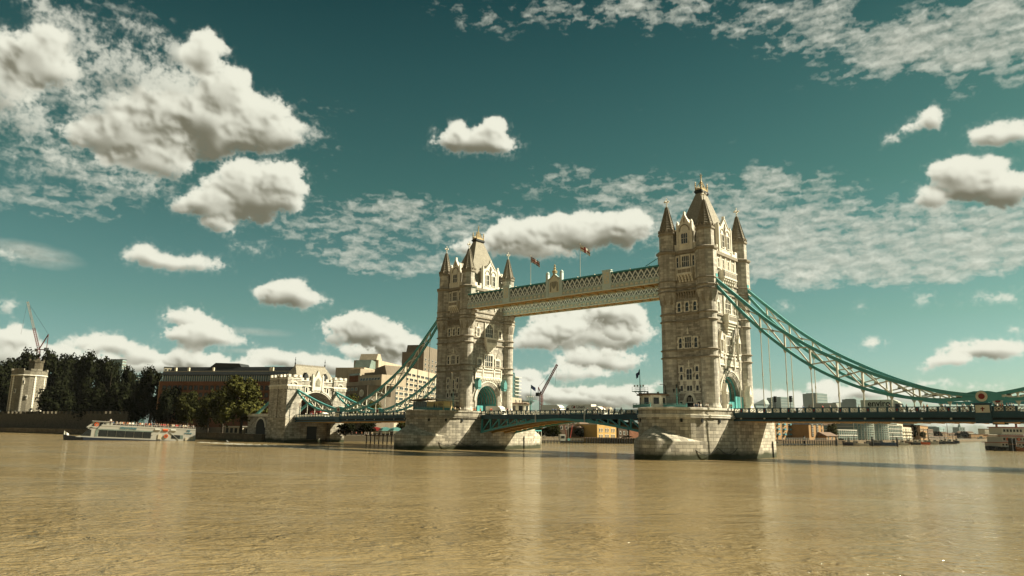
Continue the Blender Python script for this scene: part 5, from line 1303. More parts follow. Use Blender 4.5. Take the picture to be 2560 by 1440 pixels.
b.windows([x for x in lin(1, L_-1, 17) if x > x1+1], [zt1+.9+3.05*i for i in range(int((zt2-zt1)/3.05))], L_/17*.72, 1.5, y=1.5, sur=.12, lights=2)
for i in range(rows): b.box('floor_band', M_CONCD, 0, L_, -.15, .0, zt1-3.0-3.05*i-.12, zt1-3.0-3.05*i+.02)
b.windows([x for x in lin(x3, L_+2, 6)], [zt2+1+3.2*i for i in range(max(1, int((zt3-zt2)/3.2)))], 2.2, 1.4, y=3, sur=.12)
# sloping roof lights
b.prism('sloping_rooflight', M_GLASSL, [(x1-9, zt1), (x1, zt1+1), (x1, zt1+5), (x1-6, zt1+5.4)], 3, 12); b.prism('sloping_roof', M_CONC, [(x1-2, zt2), (x1+6, zt2), (x1+3, zt2+3.6), (x1, zt2+3.4)], 2, 12)
b2 = Site('hotel_wing', 'brown concrete hotel wing with round white sign on its right face, beside the gatehouse', 'hotel wing', 836, 368, 914, 350)
L2 = b2.L; z1 = b2.h(880, 963); b2.box('low_block', M_CONCD, b2.x(849), L2, 0, 14, 0, z1)
zz = b2.h(870, 917); b2.box('high_block', M_CONC, 0, b2.x(868), 6, 20, 0, zz); b2.box('high_block', M_CONCD, b2.x(870), b2.x(893), 8, 22, 0, zz-2.0); zz2 = b2.h(900, 934); b2.box('mid_block', M_CONC, b2.x(868), L2+4, 5, 20, z1, zz2)
b2.prism('sloped_link', M_CONCD, [(b2.x(893), zz2), (L2+4, zz2), (L2+2, zz2+4.8), (b2.x(897), zz2+3.5)], 8, 20)
b2.box('rust_panel', M_BRICKR, b2.x(842), b2.x(868), 5.7, 6, zz-6.5, zz-3.4); b2.box('ribbon_window', M_GLASSL, b2.x(842), b2.x(868), 5.68, 6, zz-3.3, zz-2.3)
b2.windows(lin(b2.x(852), b2.x(890), 4), [z1-2.4, z1-5.9, z1-9.4], 1.9, 1.3, sur=.12, lights=2)
b2.windows(lin(b2.x(872), L2+3, 7), [zz2-2.6], 2.0, 1.2, y=5, sur=.12)
xd, zd = b2.x(900), b2.h(900, 982); g = MB(); g.prism([(xd+1.75*math.cos(k*math.pi/14), zd+1.75*math.sin(k*math.pi/14)) for k in range(28)], -.35, 0); sg = g.build('round_sign', M_WINW, b2.t, True)
g = MB()
for (a, c) in (((-1.1, .9), (-.55, -.9)), ((-.55, -.9), (0, .5)), ((0, .5), (.55, -.9)), ((.55, -.9), (1.1, .9))): g.bar((xd+a[0], -.40, zd+a[1]), (xd+c[0], -.40, zd+c[1]), .26, .1, (0, 1, 0))
g.build('sign_letter', M_CREAM, sg, True)

# right of the far tower
b = Site('glass_tower', 'slim dark green glass tower with stacked balconies behind the far bridge tower', 'apartment tower', 1262, 520, 1299, 540); zt = b.h(1285, 930)
b.box('dark_glass_shaft', M_GLASSB, 0, b.L*.62, 0, 14, 0, zt); b.box('balcony_shaft', M_GLASSL, b.L*.62, b.L, 1, 14, 0, zt-2.2)
for i in range(13):
    z = zt-3.2-2.6*i; b.box('balcony', M_WINW, b.L*.60, b.L+.5, -.8, 1.0, z, z+.5)
b = Site('flats', 'low beige flats with ribbon windows to the right of the far tower', 'flats', 1262, 430, 1303, 455); zt = b.h(1290, 994)
b.box('wall', M_CONC, 0, b.L, 0, 12, 0, zt); b.box('setback_floor', M_CONC, 0, b.L*.55, 2, 12, zt, zt+4)
b.windows(lin(0, b.L, 4), [zt-2.6, zt-6.4, zt-10.2], 1.9, 1.5, sur=.12, lights=2)
b = Site('rooftop_building', 'flat roofed brown building just above the lifting deck, left of the slender red crane', 'building', 1305, 520, 1322, 530); zt = b.h(1312, 1003)
b.box('wall', M_CONCD, 0, b.L, 0, 10, 0, zt); b.box('roof', M_ROOFD, -.3, b.L+.3, -.3, 10, zt, zt+.5); b.windows(lin(0, b.L, 3), [zt-2.4], 1.2, 1.4, sur=.1)
# warehouses seen under the lifting span
def gabled(site, m, zt, depth, rise, rm, hip=0.0):
    site.box('wall', m, 0, site.L, 0, depth, 0, zt); L_ = site.L; g = MB(); o = .5
    g.add([(-o, -o, zt), (L_+o, -o, zt), (L_+o, depth+o, zt), (-o, depth+o, zt), (hip*L_, depth/2, zt+rise), (L_-hip*L_, depth/2, zt+rise)], [(0, 1, 5, 4), (1, 2, 5), (2, 3, 4, 5), (3, 0, 4), (0, 3, 2, 1)]); return g.build('roof', rm, site.t, True)
b = Site('brick_block', 'dark brown brick block with white windows behind the willows', 'brick building', 1398, 425, 1455, 432); zt = b.h(1420, 1046); b.box('wall', M_BRICKD, 0, b.L, 0, 14, 0, zt); b.windows(lin(0, b.L, 5), [zt-2.6, zt-6.2], 1.1, 1.7, sur=.14)
b = Site('hipped_house', 'dark house with slate hipped roof and white windows, left of the yellow warehouse', 'house', 1450, 392, 1496, 398); zt = b.h(1470, 1069); gabled(b, M_BRICKD, zt, 12, 2.8, M_TILE, .32); b.windows(lin(0, b.L, 4), [zt-2.4, zt-5.2], .8, 1.4, sur=.14)
b = Site('warehouse', 'yellow brick warehouse with paired arched windows, sunlit beside the near pier', 'warehouse', 1493, 388, 1541, 402); zt = b.h(1515, 1062)
b.box('wall', M_BRICKY, 0, b.L, 0, 14, 0, zt); b.box('parapet', M_CREAM, -.15, b.L+.15, -.15, 14, zt, zt+.35)
xs = []
for c in lin(.4, b.L-.6, 3): xs += [c-1.05, c+1.05]
b.windows(xs, [zt-3.7, zt-6.9], .9, 1.75, arch=True, sur=.16, lights=1); b.windows(lin(.4, b.L-.6, 3), [zt-9.2], 2.4, 1.2, arch=False, sur=.12, lights=2)
b.box('corner_pier', M_BRICKO, b.L-.1, b.L+1.8, -.1, 14, 0, zt-.3)
b = Site('warehouse', 'brown brick warehouse with white windows, right of the yellow one', 'warehouse', 1546, 402, 1602, 412); zt = b.h(1570, 1056); b.box('wall', M_BRICKD, 0, b.L, 0, 14, 0, zt); b.box('brick_bay', M_BRICKR, b.L*.45, b.L, -.6, 0, 0, zt); b.windows(lin(0, b.L, 6), [zt-3.2-3.4*i for i in range(3)], .9, 1.7, y=-.0, sur=.14); 
for (u0, u1, va, vr, lab, m) in ((1500, 1522, 1024, 1016, 'brown tiled gable roof peeping above the lifting deck', M_TILE), (1518, 1536, 1026, 1018, 'cream gable end peeping above the lifting deck', M_CREAM)):
    b = Site('gabled_house', lab, 'house', u0, 445, u1, 450); zt = b.h((u0+u1)/2, va+2); b.box('wall', M_CREAM, 0, b.L, 0, 10, 0, zt); b.prism('roof', m, [(-.4, zt), (b.L+.4, zt), (b.L/2, zt+px(va-vr+3, 447))], -.3, 10)
# right hand wharves under the side span
for (u0, u1, vt, lab, nb) in ((1937, 1997, 1056, 'brick riverside flats with rows of blue balconies, right of the near pier', 4), ):
    b = Site('balcony_flats', lab, 'flats', u0, 416, u1, 440); zt = b.h((u0+u1)/2, vt-6); b.box('wall', M_BRICKO, 0, b.L, 0, 14, 0, zt)
    b.prism('roof', M_TILE, [(-.3, zt), (b.L+.3, zt), (b.L*.9, zt+2.2), (b.L*.1, zt+2.2)], -.3, 14)
    for i in range(5):
        z = 2.6+2.85*i
        for c in lin(0, b.L, 4): b.box('blue_balcony', M_BLUEB, c-1.3, c+1.3, -1.1, 0, z, z+.95)
    b.windows(lin(0, b.L, 8), [2.7+2.85*i for i in range(5)], 1.0, 1.7, sur=.12, glass=M_GLASS)
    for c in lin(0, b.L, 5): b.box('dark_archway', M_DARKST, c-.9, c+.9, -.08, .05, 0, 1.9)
b = Site('warehouse', 'tall plain brown warehouse between the blue balcony flats and the gabled block', 'warehouse', 1996, 432, 2024, 446); zt = b.h(2010, 1050); b.box('wall', M_BRICKD, 0, b.L, 0, 14, 0, zt); 
for i in range(5): b.box('blue_balcony', M_BLUEB, b.L-2.4, b.L-.2, -1.0, 0, 2.2+2.7*i, 3.0+2.7*i)
b.windows([b.L*.25, b.L*.55], [2.4+2.7*i for i in range(5)], .9, 1.5, sur=.12)
b = Site('gabled_block', 'brown gabled block with tall dark glazed bays', 'flats', 2023, 424, 2060, 440); zt = b.h(2040, 1062); b.box('wall', M_BRICKO, 0, b.L, 0, 14, 0, zt); b.prism('roof', M_ROOFD, [(-.3, zt), (b.L+.3, zt), (b.L*.66, zt+3.4), (b.L*.36, zt+3.4)], -.3, 14)
for c in (b.L*.22, b.L*.55): b.box('glazed_bay', M_BRICKD, c-1.5, c+1.5, -.25, 0, 2.0, zt-.3)
b.windows([b.L*.22-.7, b.L*.22+.7, b.L*.55-.7, b.L*.55+.7, b.L*.86], [2.4+2.6*i for i in range(4)], .8, 1.5, y=-.25, sur=.1)
b = Site('shed', 'small brown brick shed with pitched roof by the jetty', 'shed', 2066, 428, 2094, 436); zt = b.h(2080, 1090); gabled(b, M_BRICKO, zt, 9, 2.2, M_TILE); b.windows(lin(0, b.L, 3), [.6], 1.1, 1.7, sur=.1)
def glass_flats(u0, w0, u1, w1, vt, lab, curved):
    b = Site('glass_flats', lab, 'flats', u0, w0, u1, w1, 'glass riverside flats'); zt = b.h((u0+u1)/2, vt); n = 10; L_ = b.L; bow = 3.5 if curved else 0.6
    front = [(L_*i/n, -bow*math.sin(math.pi*i/n)) for i in range(n+1)]; poly = front+[(L_, 13), (0, 13)]
    MB().prism(poly, 0, zt, 'z').build('glass_wall', M_GLASSB, b.t, True); fl = max(2, int(zt/2.75))
    for k in range(1, fl+1):
        z = zt*k/fl; pp = [(x, y-.55) for x, y in front]+[(L_+.3, 13), (-.3, 13)]; MB().prism(pp, z-.55, z-.05, 'z').build('floor_slab', M_GLASSL if curved else M_WINW, b.t, True)
        g = MB()
        for i in range(n):
            (xa, ya), (xb, yb) = front[i], front[i+1]; g.bar((xa, ya-.45, z-1.7), (xb, yb-.45, z-1.7), .06, .5)
        g.build('balcony_rail', M_GLASSL, b.t, True)
    for i in range(n+1): MB().box(front[i][0]-.12, front[i][0]+.12, front[i][1]-.3, front[i][1]+.1, 0, zt).build('mullion', M_WINW, b.t, True)
    if curved:
        pp = [(x*1.08-L_*.04, y*1.3-1.2) for x, y in front]+[(L_+.8, 13), (-.8, 13)]; MB().prism(pp, zt+.3, zt+.8, 'z').build('oversailing_roof', M_GLASSL, b.t, True)
    return b
glass_flats(2092, 470, 2142, 485, 1074, 'low white framed glass flats right of the small shed', False)
glass_flats(2136, 492, 2186, 505, 1054, 'bow fronted glass flats with oversailing curved roof, first of two', True)
glass_flats(2182, 520, 2222, 535, 1056, 'bow fronted glass flats with oversailing curved roof, between its twin and the lattice block', True)
glass_flats(2218, 545, 2256, 560, 1062, 'narrow glass flats stepping down towards the cream balconied block', False)
b = Site('cream_flats', 'cream stepped flats with many small balconies beside the dark oval tree', 'flats', 2252, 560, 2280, 600); zt = b.h(2265, 1068); b.box('wall', M_CREAM, 0, b.L, 0, 12, 0, zt); b.box('penthouse', M_CREAM, 0, b.L*.5, 2, 12, zt, zt+2.4)
b.windows(lin(0, b.L, 6), [1.6+2.6*i for i in range(int((zt-1)/2.6))], 1.6, 1.6, sur=.1, frame=M_BRICKO)
for i in range(int(zt/2.6)): b.box('balcony', M_WINW, .5, b.L-.5, -.9, 0, 1.4+2.6*i, 1.7+2.6*i)
for (u0, w0, u1, w1, vt, m, lab) in ((2302, 640, 2322, 700, 1066, M_BRICKO, 'tall orange brown wharf building right of the dark oval tree'), (2320, 690, 2334, 760, 1075, M_BRICKD, 'narrow dark brown wharf building at the river bend'),
    (2330, 800, 2368, 880, 1092, M_BRICKD, 'low dark wharf sheds with white doors behind the moored boats'), (2366, 1180, 2392, 1200, 1090, M_BRICKO, 'low brown far wharf beyond the bend'), (2428, 1310, 2472, 1330, 1086, M_BRICKO, 'long brown far wharf left of the white flats'),
    (2464, 1380, 2496, 1390, 1073, M_CREAM, 'white far flats left of the paddle steamer'), (2500, 1390, 2560, 1400, 1080, M_CONCD, 'grey far building behind the paddle steamer')):
    b = Site('wharf_building', lab, 'wharf building', u0, w0, u1, w1); zt = b.h((u0+u1)/2, vt); b.box('wall', m, 0, b.L, 0, 14, 0, zt); b.box('roof', M_TILE, -.3, b.L+.3, -.3, 14, zt, zt+.7)
    st = max(3.2, b.L/10); b.windows(lin(0, b.L, max(2, int(b.L/st))), [1.2+3.4*i for i in range(max(1, int((zt-1)/3.4)))], st*.45, 1.8, sur=.15 if m is not M_CREAM else 0.0)
for (u0, u1, vt, w, m, lab) in ((2000, 2030, 1050, 640, M_BRICKD, 'dark brick block standing behind the tall plain warehouse'), (2098, 2124, 1064, 620, M_FARD, 'grey glazed block behind the white framed flats'), (2120, 2140, 1058, 660, M_BRICKO, 'brown block rising behind the left bow fronted flats'),
    (2222, 2246, 1056, 700, M_FARB, 'pale block behind the stepping glass flats'), (2268, 2290, 1072, 760, M_BRICKD, 'dark brown block left of the oval tree, further back'), (2296, 2318, 1078, 800, M_CONC, 'beige block right of the oval tree, further back'), (2340, 2372, 1084, 1000, M_BRICKO, 'long low brown warehouse behind the barge masts'), (2376, 2402, 1086, 1240, M_CONCD, 'low grey brown sheds left of the church tower'), (2412, 2436, 1082, 1350, M_CREAM, 'pale terrace right of the church tower')):
    b = Site('wharf_building', lab, 'wharf building', u0, w, u1, w+20); zt = b.h((u0+u1)/2, vt); b.box('wall', m, 0, b.L, 0, 14, 0, zt); b.prism('roof', M_TILE, [(-.4, zt), (b.L+.4, zt), (b.L*.8, zt+2.6), (b.L*.2, zt+2.6)], -.3, 14); n = max(3, int(b.L/3.2)); b.windows(lin(0, b.L, n), [zt-2.8-3.1*i for i in range(4)], b.L/n*.5, 1.7, sur=.14, limit=60)
# far towers on the skyline
def far_tower(u0, u1, vt, w, m, lab, pyr=False, cat='tower block'):
    b = Site('skyscraper', lab, cat, u0, w, u1, w+30); zt = b.h((u0+u1)/2, vt); L_ = b.L; b.box('shaft', m, 0, L_, 0, L_, 0, zt)
    n = max(3, int(zt/9)); 
    for k in range(n):
        z = zt*(k+.4)/n; b.box('window_band', M_FARD, .04*L_, .96*L_, -.35, 0, z, z+zt/n*.42)
    if pyr: g = MB(); h = px(14, w); g.add([(0, 0, zt), (L_, 0, zt), (L_, L_, zt), (0, L_, zt), (L_/2, L_/2, zt+h)], [(0, 1, 4), (1, 2, 4), (2, 3, 4), (3, 0, 4), (3, 2, 1, 0)]); g.build('pyramid_roof', M_FARB, b.t, True)
    else: b.box('roof_plant', M_FARD, L_*.15, L_*.85, L_*.15, L_*.85, zt, zt+px(1.5, w))
far_tower(1918, 1945, 1010, 2600, M_FARB, 'distant pale tower with pyramid roof just right of the near bridge tower', True)
far_tower(1893, 1921, 1015, 2550, M_FARD, 'distant low grey slab left of the pyramid roofed tower')
far_tower(1957, 1988, 993, 2600, M_FARB, 'distant broad flat topped tower right of the pyramid roofed one')
far_tower(2049, 2075, 983, 2500, M_FARB, 'distant tallest flat topped tower above the silver van')
far_tower(2115, 2134, 1007, 2400, M_FARB, 'distant short pale block between two hangers')
far_tower(2147, 2161, 998, 2300, M_FARD, 'distant slim grey tower left of the lorry')
far_tower(2160, 2180, 1012, 2600, M_FARB, 'distant low pale block directly left of the lorry')
far_tower(2258, 2276, 1068, 1500, M_FARD, 'grey tower block beyond the cream flats, below the deck')
far_tower(2288, 2304, 1058, 1500, M_FARD, 'taller grey tower block below the deck, above the dark oval tree')
far_tower(2350, 2365, 1068, 1600, M_FARD, 'grey gasholder like block beyond the sailing barge')
b = Site('church_tower', 'distant square church tower with thin spire beyond the river bend', 'church', 2400, 1700, 2415, 1705); zt = b.h(2408, 1068); b.box('tower', M_FARB, 0, b.L, 0, b.L, 0, zt); MB().lathe([(b.L*.22, zt), (b.L*.14, zt+px(5, 1700)), (.2, zt+px(12, 1700))], 8, (b.L*.65, b.L/2)).build('spire', M_FARB, b.t, True); b.windows([b.L*.3, b.L*.7], [zt*.5, zt*.75], 1.8, 4, sur=0)
# behind the trees on the left
for (u0, u1, vt, w, m, lab) in ((288, 298, 897, 760, M_FARD, 'small grey tower block between the tall dark trees'), (396, 440, 917, 620, M_CREAM, 'cream roof top building behind the brick office, at its left end'), (322, 360, 938, 520, M_GLASSB, 'low green glazed block left of the brick office')):
    b = Site('office_block', lab, 'office block', u0, w, u1, w+6); zt = b.h((u0+u1)/2, vt); b.box('wall', m, 0, b.L, 0, 14, 0, zt); b.box('roof', M_ROOFD, -.3, b.L+.3, -.3, 14.3, zt, zt+.6); b.windows(lin(0, b.L, 5), [zt-3-3.2*i for i in range(3)], b.L/5*.6, 1.7, sur=.1)

# castle
w_ = 500; cx_, cy_ = place(57, w_); rr = px(38, w_); zb = hgt(57, 1030, w_); zt = hgt(57, 922, w_)
t = thing('castle_tower', 'round grey rubble castle tower with battlements and pale quoin strips at the left edge', 'castle tower', (cx_, cy_, LAND_Z))
zt -= LAND_Z; g = MB(); g.smooth = False
g.lathe([(rr*1.0, 0), (rr*.985, zt-6), (rr*.98, zt-4.8)], 18, (0, 0), .1, uvr=rr); g.build('wall', M_CASTLE, t, True)
g = MB(); g.lathe([(rr*.98, zt-5.0), (rr*1.05, zt-4.6), (rr*1.05, zt-4.2), (rr*1.03, zt-4.0)], 18, (0, 0), .1); g.build('string_course', M_TRIM, t, True)
g = MB(); g.lathe([(rr*1.03, zt-4.1), (rr*1.03, zt-1.2)], 18, (0, 0), .1, uvr=rr)
for k in range(18):
    if k % 3 != 1: a = .1+2*math.pi*(k+.5)/18; g.cbox((rr*.98*math.cos(a), rr*.98*math.sin(a), zt-.6), (1.2, rr*.34, 1.4), a)
g.build('battlement', M_CASTLE, t, True)
for k in range(9):
    a = .1+2*math.pi*2*k/18; g = MB(); g.cbox((rr*.985*math.cos(a), rr*.985*math.sin(a), (zt-5)/2), (.5, .75, zt-5), a)
    for j in range(int((zt-6)/1.6)): g.cbox((rr*.985*math.cos(a), rr*.985*math.sin(a), .8+1.6*j), (.45, 1.35, .8), a)
    g.build('quoin_strip', M_TRIM, t, True)
dcam = math.atan2(CAM[1]-cy_, CAM[0]-cx_)
for (da, z) in ((.28, zt-9), (.75, zt*.62), (.02, zt*.52), (-.75, zt*.55), (.55, zt*.25), (.1, zt*.18)):
    a = dcam-da; g = MB(); g.cbox((rr*1.0*math.cos(a), rr*1.0*math.sin(a), z), (.5, 1.3, 2.8), a); o = g.build('loophole_surround', M_TRIM, t, True); g = MB(); g.cbox((rr*1.02*math.cos(a), rr*1.02*math.sin(a), z), (.5, .6, 2.0), a); g.build('loophole', M_GLASS, o, True)
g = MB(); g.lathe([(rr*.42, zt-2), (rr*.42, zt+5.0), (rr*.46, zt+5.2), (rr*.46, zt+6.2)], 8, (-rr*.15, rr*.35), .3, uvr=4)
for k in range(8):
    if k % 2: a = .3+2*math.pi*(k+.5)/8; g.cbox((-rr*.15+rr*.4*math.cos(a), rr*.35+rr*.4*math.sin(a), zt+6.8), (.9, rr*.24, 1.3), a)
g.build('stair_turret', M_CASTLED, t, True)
def wall_line(name, label, pts, zt_, th, m, merlon=True):
    p0 = place(*pts[0]); t = thing(name, label, 'castle wall' if merlon else 'wall', (p0[0], p0[1], LAND_Z)); 
    for (a, c) in zip(pts[:-1], pts[1:]):
        p, q = place(*a), place(*c); d = Vector((q[0]-p[0], q[1]-p[1], 0)); L_ = d.length; ang = math.atan2(d.y, d.x); g = MB(); mx_, my_ = (p[0]+q[0])/2-p0[0], (p[1]+q[1])/2-p0[1]
        g.cbox((mx_, my_, zt_/2), (L_, th, zt_), ang); o = g.build('wall_length', m, t, True)
        if merlon:
            n = int(L_/4.5); g = MB()
            for i in range(n):
                f = (i+.5)/n; g.cbox((p[0]+d.x*f-p0[0], p[1]+d.y*f-p0[1], zt_+.7), (2.4, th*.7, 1.4), ang)
            g.build('merlon_row', m, o, True)
    return t
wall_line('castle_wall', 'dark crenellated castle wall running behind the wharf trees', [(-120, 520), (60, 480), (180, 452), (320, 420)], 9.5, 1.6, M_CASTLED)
wall_line('garden_wall', 'pale low wall with kiosks below the yellow green tree', [(440, 372), (560, 345), (655, 322)], 2.6, .5, M_CONCD, False)
for (u, w, wd, lab) in ((585, 335, 22, 'long pale riverside kiosk with dark openings under the yellow green tree'), (628, 326, 14, 'small pale riverside kiosk with canopy, right of the longer one')):
    b = Site('kiosk', lab, 'kiosk', u-wd, w, u+wd, w-4); h_ = px(16, w); b.box('wall', M_CREAM, 0, b.L, 0, 5, 0, h_); b.box('roof', M_WINW, -.5, b.L+.5, -1.2, 5.3, h_, h_+.35)
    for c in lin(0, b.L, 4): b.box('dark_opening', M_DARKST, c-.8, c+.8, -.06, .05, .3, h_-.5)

# cranes
M_CRANER = mat('crane_red_paint', (0.13, 0.025, 0.014), 0.5, 0.15, 0.5); M_CRANEW = mat('crane_white_paint', (0.26, 0.25, 0.21), 0.5, 0.1, 0.5)
def lattice_boom(g, p, q, w, n, r):
    p, q = Vector(p), Vector(q); d = (q-p).normalized(); s1 = d.cross(Vector((0, 0, 1))); s1 = s1.normalized() if s1.length > .1 else Vector((1, 0, 0)); s2 = d.cross(s1)
    C = [s1*w/2+s2*w/2, s1*w/2-s2*w/2, -s1*w/2-s2*w/2, -s1*w/2+s2*w/2]
    for c in C: g.bar(p+c, q+c, r*1.6)
    for i in range(n):
        a, b_ = p+(q-p)*(i/n), p+(q-p)*((i+1)/n)
        for k in range(4):
            g.bar(a+C[k], b_+C[(k+1) % 4], r); g.bar(a+C[k], a+C[(k+1) % 4], r)
def crane(u, w, pts, label, split):
    """pts: base, slew top, jib foot, jib tip, A frame head, counterweight, as photo (u, v)"""
    x0, y0 = place(u, w); t = thing('tower_crane', label, 'crane', (x0, y0, LAND_Z)); right = Vector((RGT[0], RGT[1], 0)).normalized()
    def P(q): d = sight(q[0], q[1]); d = CAM+d/np.dot(d, FWD)*w; return (float(d[0])-x0, float(d[1])-y0, float(d[2])-LAND_Z)
    base, foot, tip, head, cw = [P(q) for q in pts]; k = w/700.0; x0, y0 = x0+foot[0], y0+foot[1]; t.location = (x0, y0, LAND_Z); base, foot, tip, head, cw = [P(q) for q in pts]
    g = MB(); lattice_boom(g, (0, 0, 0), (foot[0], foot[1], foot[2]-.5), 2.4*k, 14, .22*k); g.build('mast', M_CRANER, t, True)
    f, q = Vector(foot), Vector(tip)
    g = MB(); lattice_boom(g, f, f+(q-f)*.45, 1.8*k, 10, .2*k); g.build('jib_root', M_CRANER, t, True); 
    g = MB(); lattice_boom(g, f+(q-f)*.45, q, 1.5*k, 10, .2*k); g.build('jib_tip', M_CRANEW if split else M_CRANER, t, True)
    g = MB(); g.bar(foot, head, .7*k); g.bar(cw, head, .45*k); g.bar(foot, cw, 1.3*k, .8*k); g.build('a_frame', M_CRANER, t, True)
    g = MB(); g.bar(head, tip, .16*k); g.bar(tip, (tip[0]-right.x*2*k, tip[1]-right.y*2*k, tip[2]-(tip[2]-foot[2])*.7), .12*k); g.build('cable', M_DARKST, t, True)
    g = MB(); g.cbox(cw, (3.2*k, 3.2*k, 3.4*k)); g.build('counterweight', M_DARKST, t, True); g = MB(); g.cbox((foot[0]-right.x*2.5*k, foot[1]-right.y*2.5*k, foot[2]-.5*k), (2.4*k, 2.2*k, 2.6*k)); g.build('cab', M_CRANEW, t, True)
crane(95, 800, [(95, 1040), (97, 874), (69, 754), (121, 836), (116, 874)], 'red and white luffing crane rising behind the dark trees at left', True)
crane(1353, 700, [(1353, 1030), (1353, 986), (1393, 911), (1346, 968), (1345, 986)], 'slender red luffing crane between the two bridge towers', False)

# ------------------------------------------------------------------ people
M_SKIN = mat('skin', (0.42, 0.26, 0.17), 0.6, 0.05, 3.0)
SHIRTS = {'white': mat('white_cloth', (0.62, 0.6, 0.52), 0.9, 0.05, 3.0), 'black': mat('black_cloth', (0.015, 0.015, 0.016), 0.9, 0.05, 3.0), 'red': mat('red_cloth', (0.30, 0.03, 0.025), 0.9, 0.05, 3.0),
          'blue': mat('blue_cloth', (0.04, 0.08, 0.16), 0.9, 0.05, 3.0), 'beige': mat('beige_cloth', (0.38, 0.31, 0.20), 0.9, 0.05, 3.0), 'orange': mat('orange_cloth', (0.40, 0.13, 0.04), 0.9, 0.05, 3.0), 'grey': mat('grey_cloth', (0.14, 0.14, 0.13), 0.9, 0.05, 3.0)}
M_TROU = mat('dark_trousers', (0.025, 0.027, 0.035), 0.9, 0.05, 3.0); M_HAIR = mat('dark_hair', (0.03, 0.02, 0.012), 0.8, 0.1, 5.0)
def skinned(verts, edges, rad, m, name):
    me = bpy.data.meshes.new(name); me.from_pydata(verts, edges, []); o = bpy.data.objects.new(name, me); COL.objects.link(o)
    md = o.modifiers.new('skin', 'SKIN'); 
    for v, r in zip(me.skin_vertices[0].data, rad): v.radius = (r, r) if not isinstance(r, tuple) else r
    me.skin_vertices[0].data[0].use_root = True
    sb = o.modifiers.new('sub', 'SUBSURF'); sb.levels = 1; sb.render_levels = 1
    bpy.context.view_layer.update(); out = bpy.data.meshes.new_from_object(o.evaluated_get(bpy.context.evaluated_depsgraph_get())); out.name = name; out.materials.clear(); out.materials.append(m)
    for p in out.polygons: p.use_smooth = True
    bpy.data.objects.remove(o); return out
def body_parts(pose):
    """one continuous figure with clothing over it; faces -y"""
    st = {'stand': 0.05, 'walk': 0.22, 'sit': 0}[pose]
    V = [(0, 0, .95), (0, 0, 1.15), (0, -.01, 1.38), (0, 0, 1.50), (0, -.02, 1.58), (0, -.03, 1.70)]; E_ = [(0, 1), (1, 2), (2, 3), (3, 4), (4, 5)]; Rr = [.14, .125, .14, .055, .085, .085]
    V.append((0, -.125, 1.62)); E_.append((4, 6)); Rr.append(.02)
    for s_ in (-1, 1):
        b = len(V)
        if pose == 'sit': V += [(s_*.10, -.02, .90), (s_*.11, -.42, .90), (s_*.11, -.45, .48), (s_*.11, -.60, .45)]
        else: V += [(s_*.10, 0, .86), (s_*.11, -s_*st*.7-.02, .48), (s_*.11, -s_*st*1.3+.04, .08), (s_*.11, -s_*st*1.3-.12, .04)]
        E_ += [(0, b), (b, b+1), (b+1, b+2), (b+2, b+3)]; Rr += [.095, .065, .045, .045]
        b = len(V); V += [(s_*.19, 0, 1.42), (s_*.25, .02+s_*st*.5, 1.14), (s_*.24, -.10+s_*st, .92), (s_*.24, -.14+s_*st, .82)]; E_ += [(2, b), (b, b+1), (b+1, b+2), (b+2, b+3)]; Rr += [.065, .045, .035, .03]
        h = len(V); 
        for k in range(4): V.append((s_*.24+(.018*(k-1.5)), -.15+s_*st, .74-.01*(k % 2))); E_.append((b+3, h+k)); Rr.append(.009)
        V.append((s_*.20, -.18+s_*st, .79)); E_.append((b+3, h+4)); Rr.append(.010)
    body = skinned(V, E_, Rr, M_SKIN, 'body')
    SV = [(0, 0, .93), (0, 0, 1.15), (0, -.01, 1.40)]; SE = [(0, 1), (1, 2)]; SR = [.165, .15, .16]
    for s_ in (-1, 1): b = len(SV); SV += [(s_*.19, 0, 1.42), (s_*.25, .02+s_*st*.5, 1.14), (s_*.245, -.06+s_*st*.8, 1.0)]; SE += [(2, b), (b, b+1), (b+1, b+2)]; SR += [.085, .062, .055]
    shirt = skinned(SV, SE, SR, SHIRTS['white'], 'shirt')
    TV = [(0, 0, .96)]; TE = []; TR = [.155]
    for s_ in (-1, 1):
        b = len(TV)
        if pose == 'sit': TV += [(s_*.10, -.02, .90), (s_*.11, -.42, .90), (s_*.11, -.45, .52)]
        else: TV += [(s_*.10, 0, .86), (s_*.11, -s_*st*.7-.02, .48), (s_*.11, -s_*st*1.3+.04, .12)]
        TE += [(0, b), (b, b+1), (b+1, b+2)]; TR += [.115, .085, .065]
    trou = skinned(TV, TE, TR, M_TROU, 'trousers')
    hair = skinned([(0, .02, 1.62), (0, .0, 1.74)], [(0, 1)], [.085, .085], M_HAIR, 'hair')
    return [('body', body), ('shirt', shirt), ('trousers', trou), ('hair', hair)]
POSES = {p: body_parts(p) for p in ('stand', 'walk', 'sit')}
HEADS = [M_HAIR, mat('fair_hair', (0.22, 0.14, 0.06), 0.8, 0.1, 5.0), mat('grey_hair', (0.2, 0.19, 0.17), 0.8, 0.1, 5.0)]
NP = [0]
WHERE = {}
def person(x, y, z, rz, where, pose='walk', colour=None, group=None):
    colour = colour or random.choice(['white', 'white', 'black', 'black', 'beige', 'blue', 'grey', 'red', 'orange'])
    verb = {'walk': 'walking', 'stand': 'standing', 'sit': 'sitting'}[pose]
    t = thing('person', f'small figure in {colour} top {verb} {where}', 'person', (x, y, z), rz, group or f'people {where}')
    for nm, me in POSES[pose]:
        o = inst(me, nm, t, (0, 0, 0))
        if nm == 'shirt': recolour(o, SHIRTS[colour])
        if nm == 'hair': recolour(o, random.choice(HEADS))
    return t
def along(u, y):
    """x of the place on the line y = const seen in column u"""
    d = sight(u, 1020); k = (y-CAM[1])/d[1]; return float(CAM[0]+d[0]*k)
FOOT = 10.45
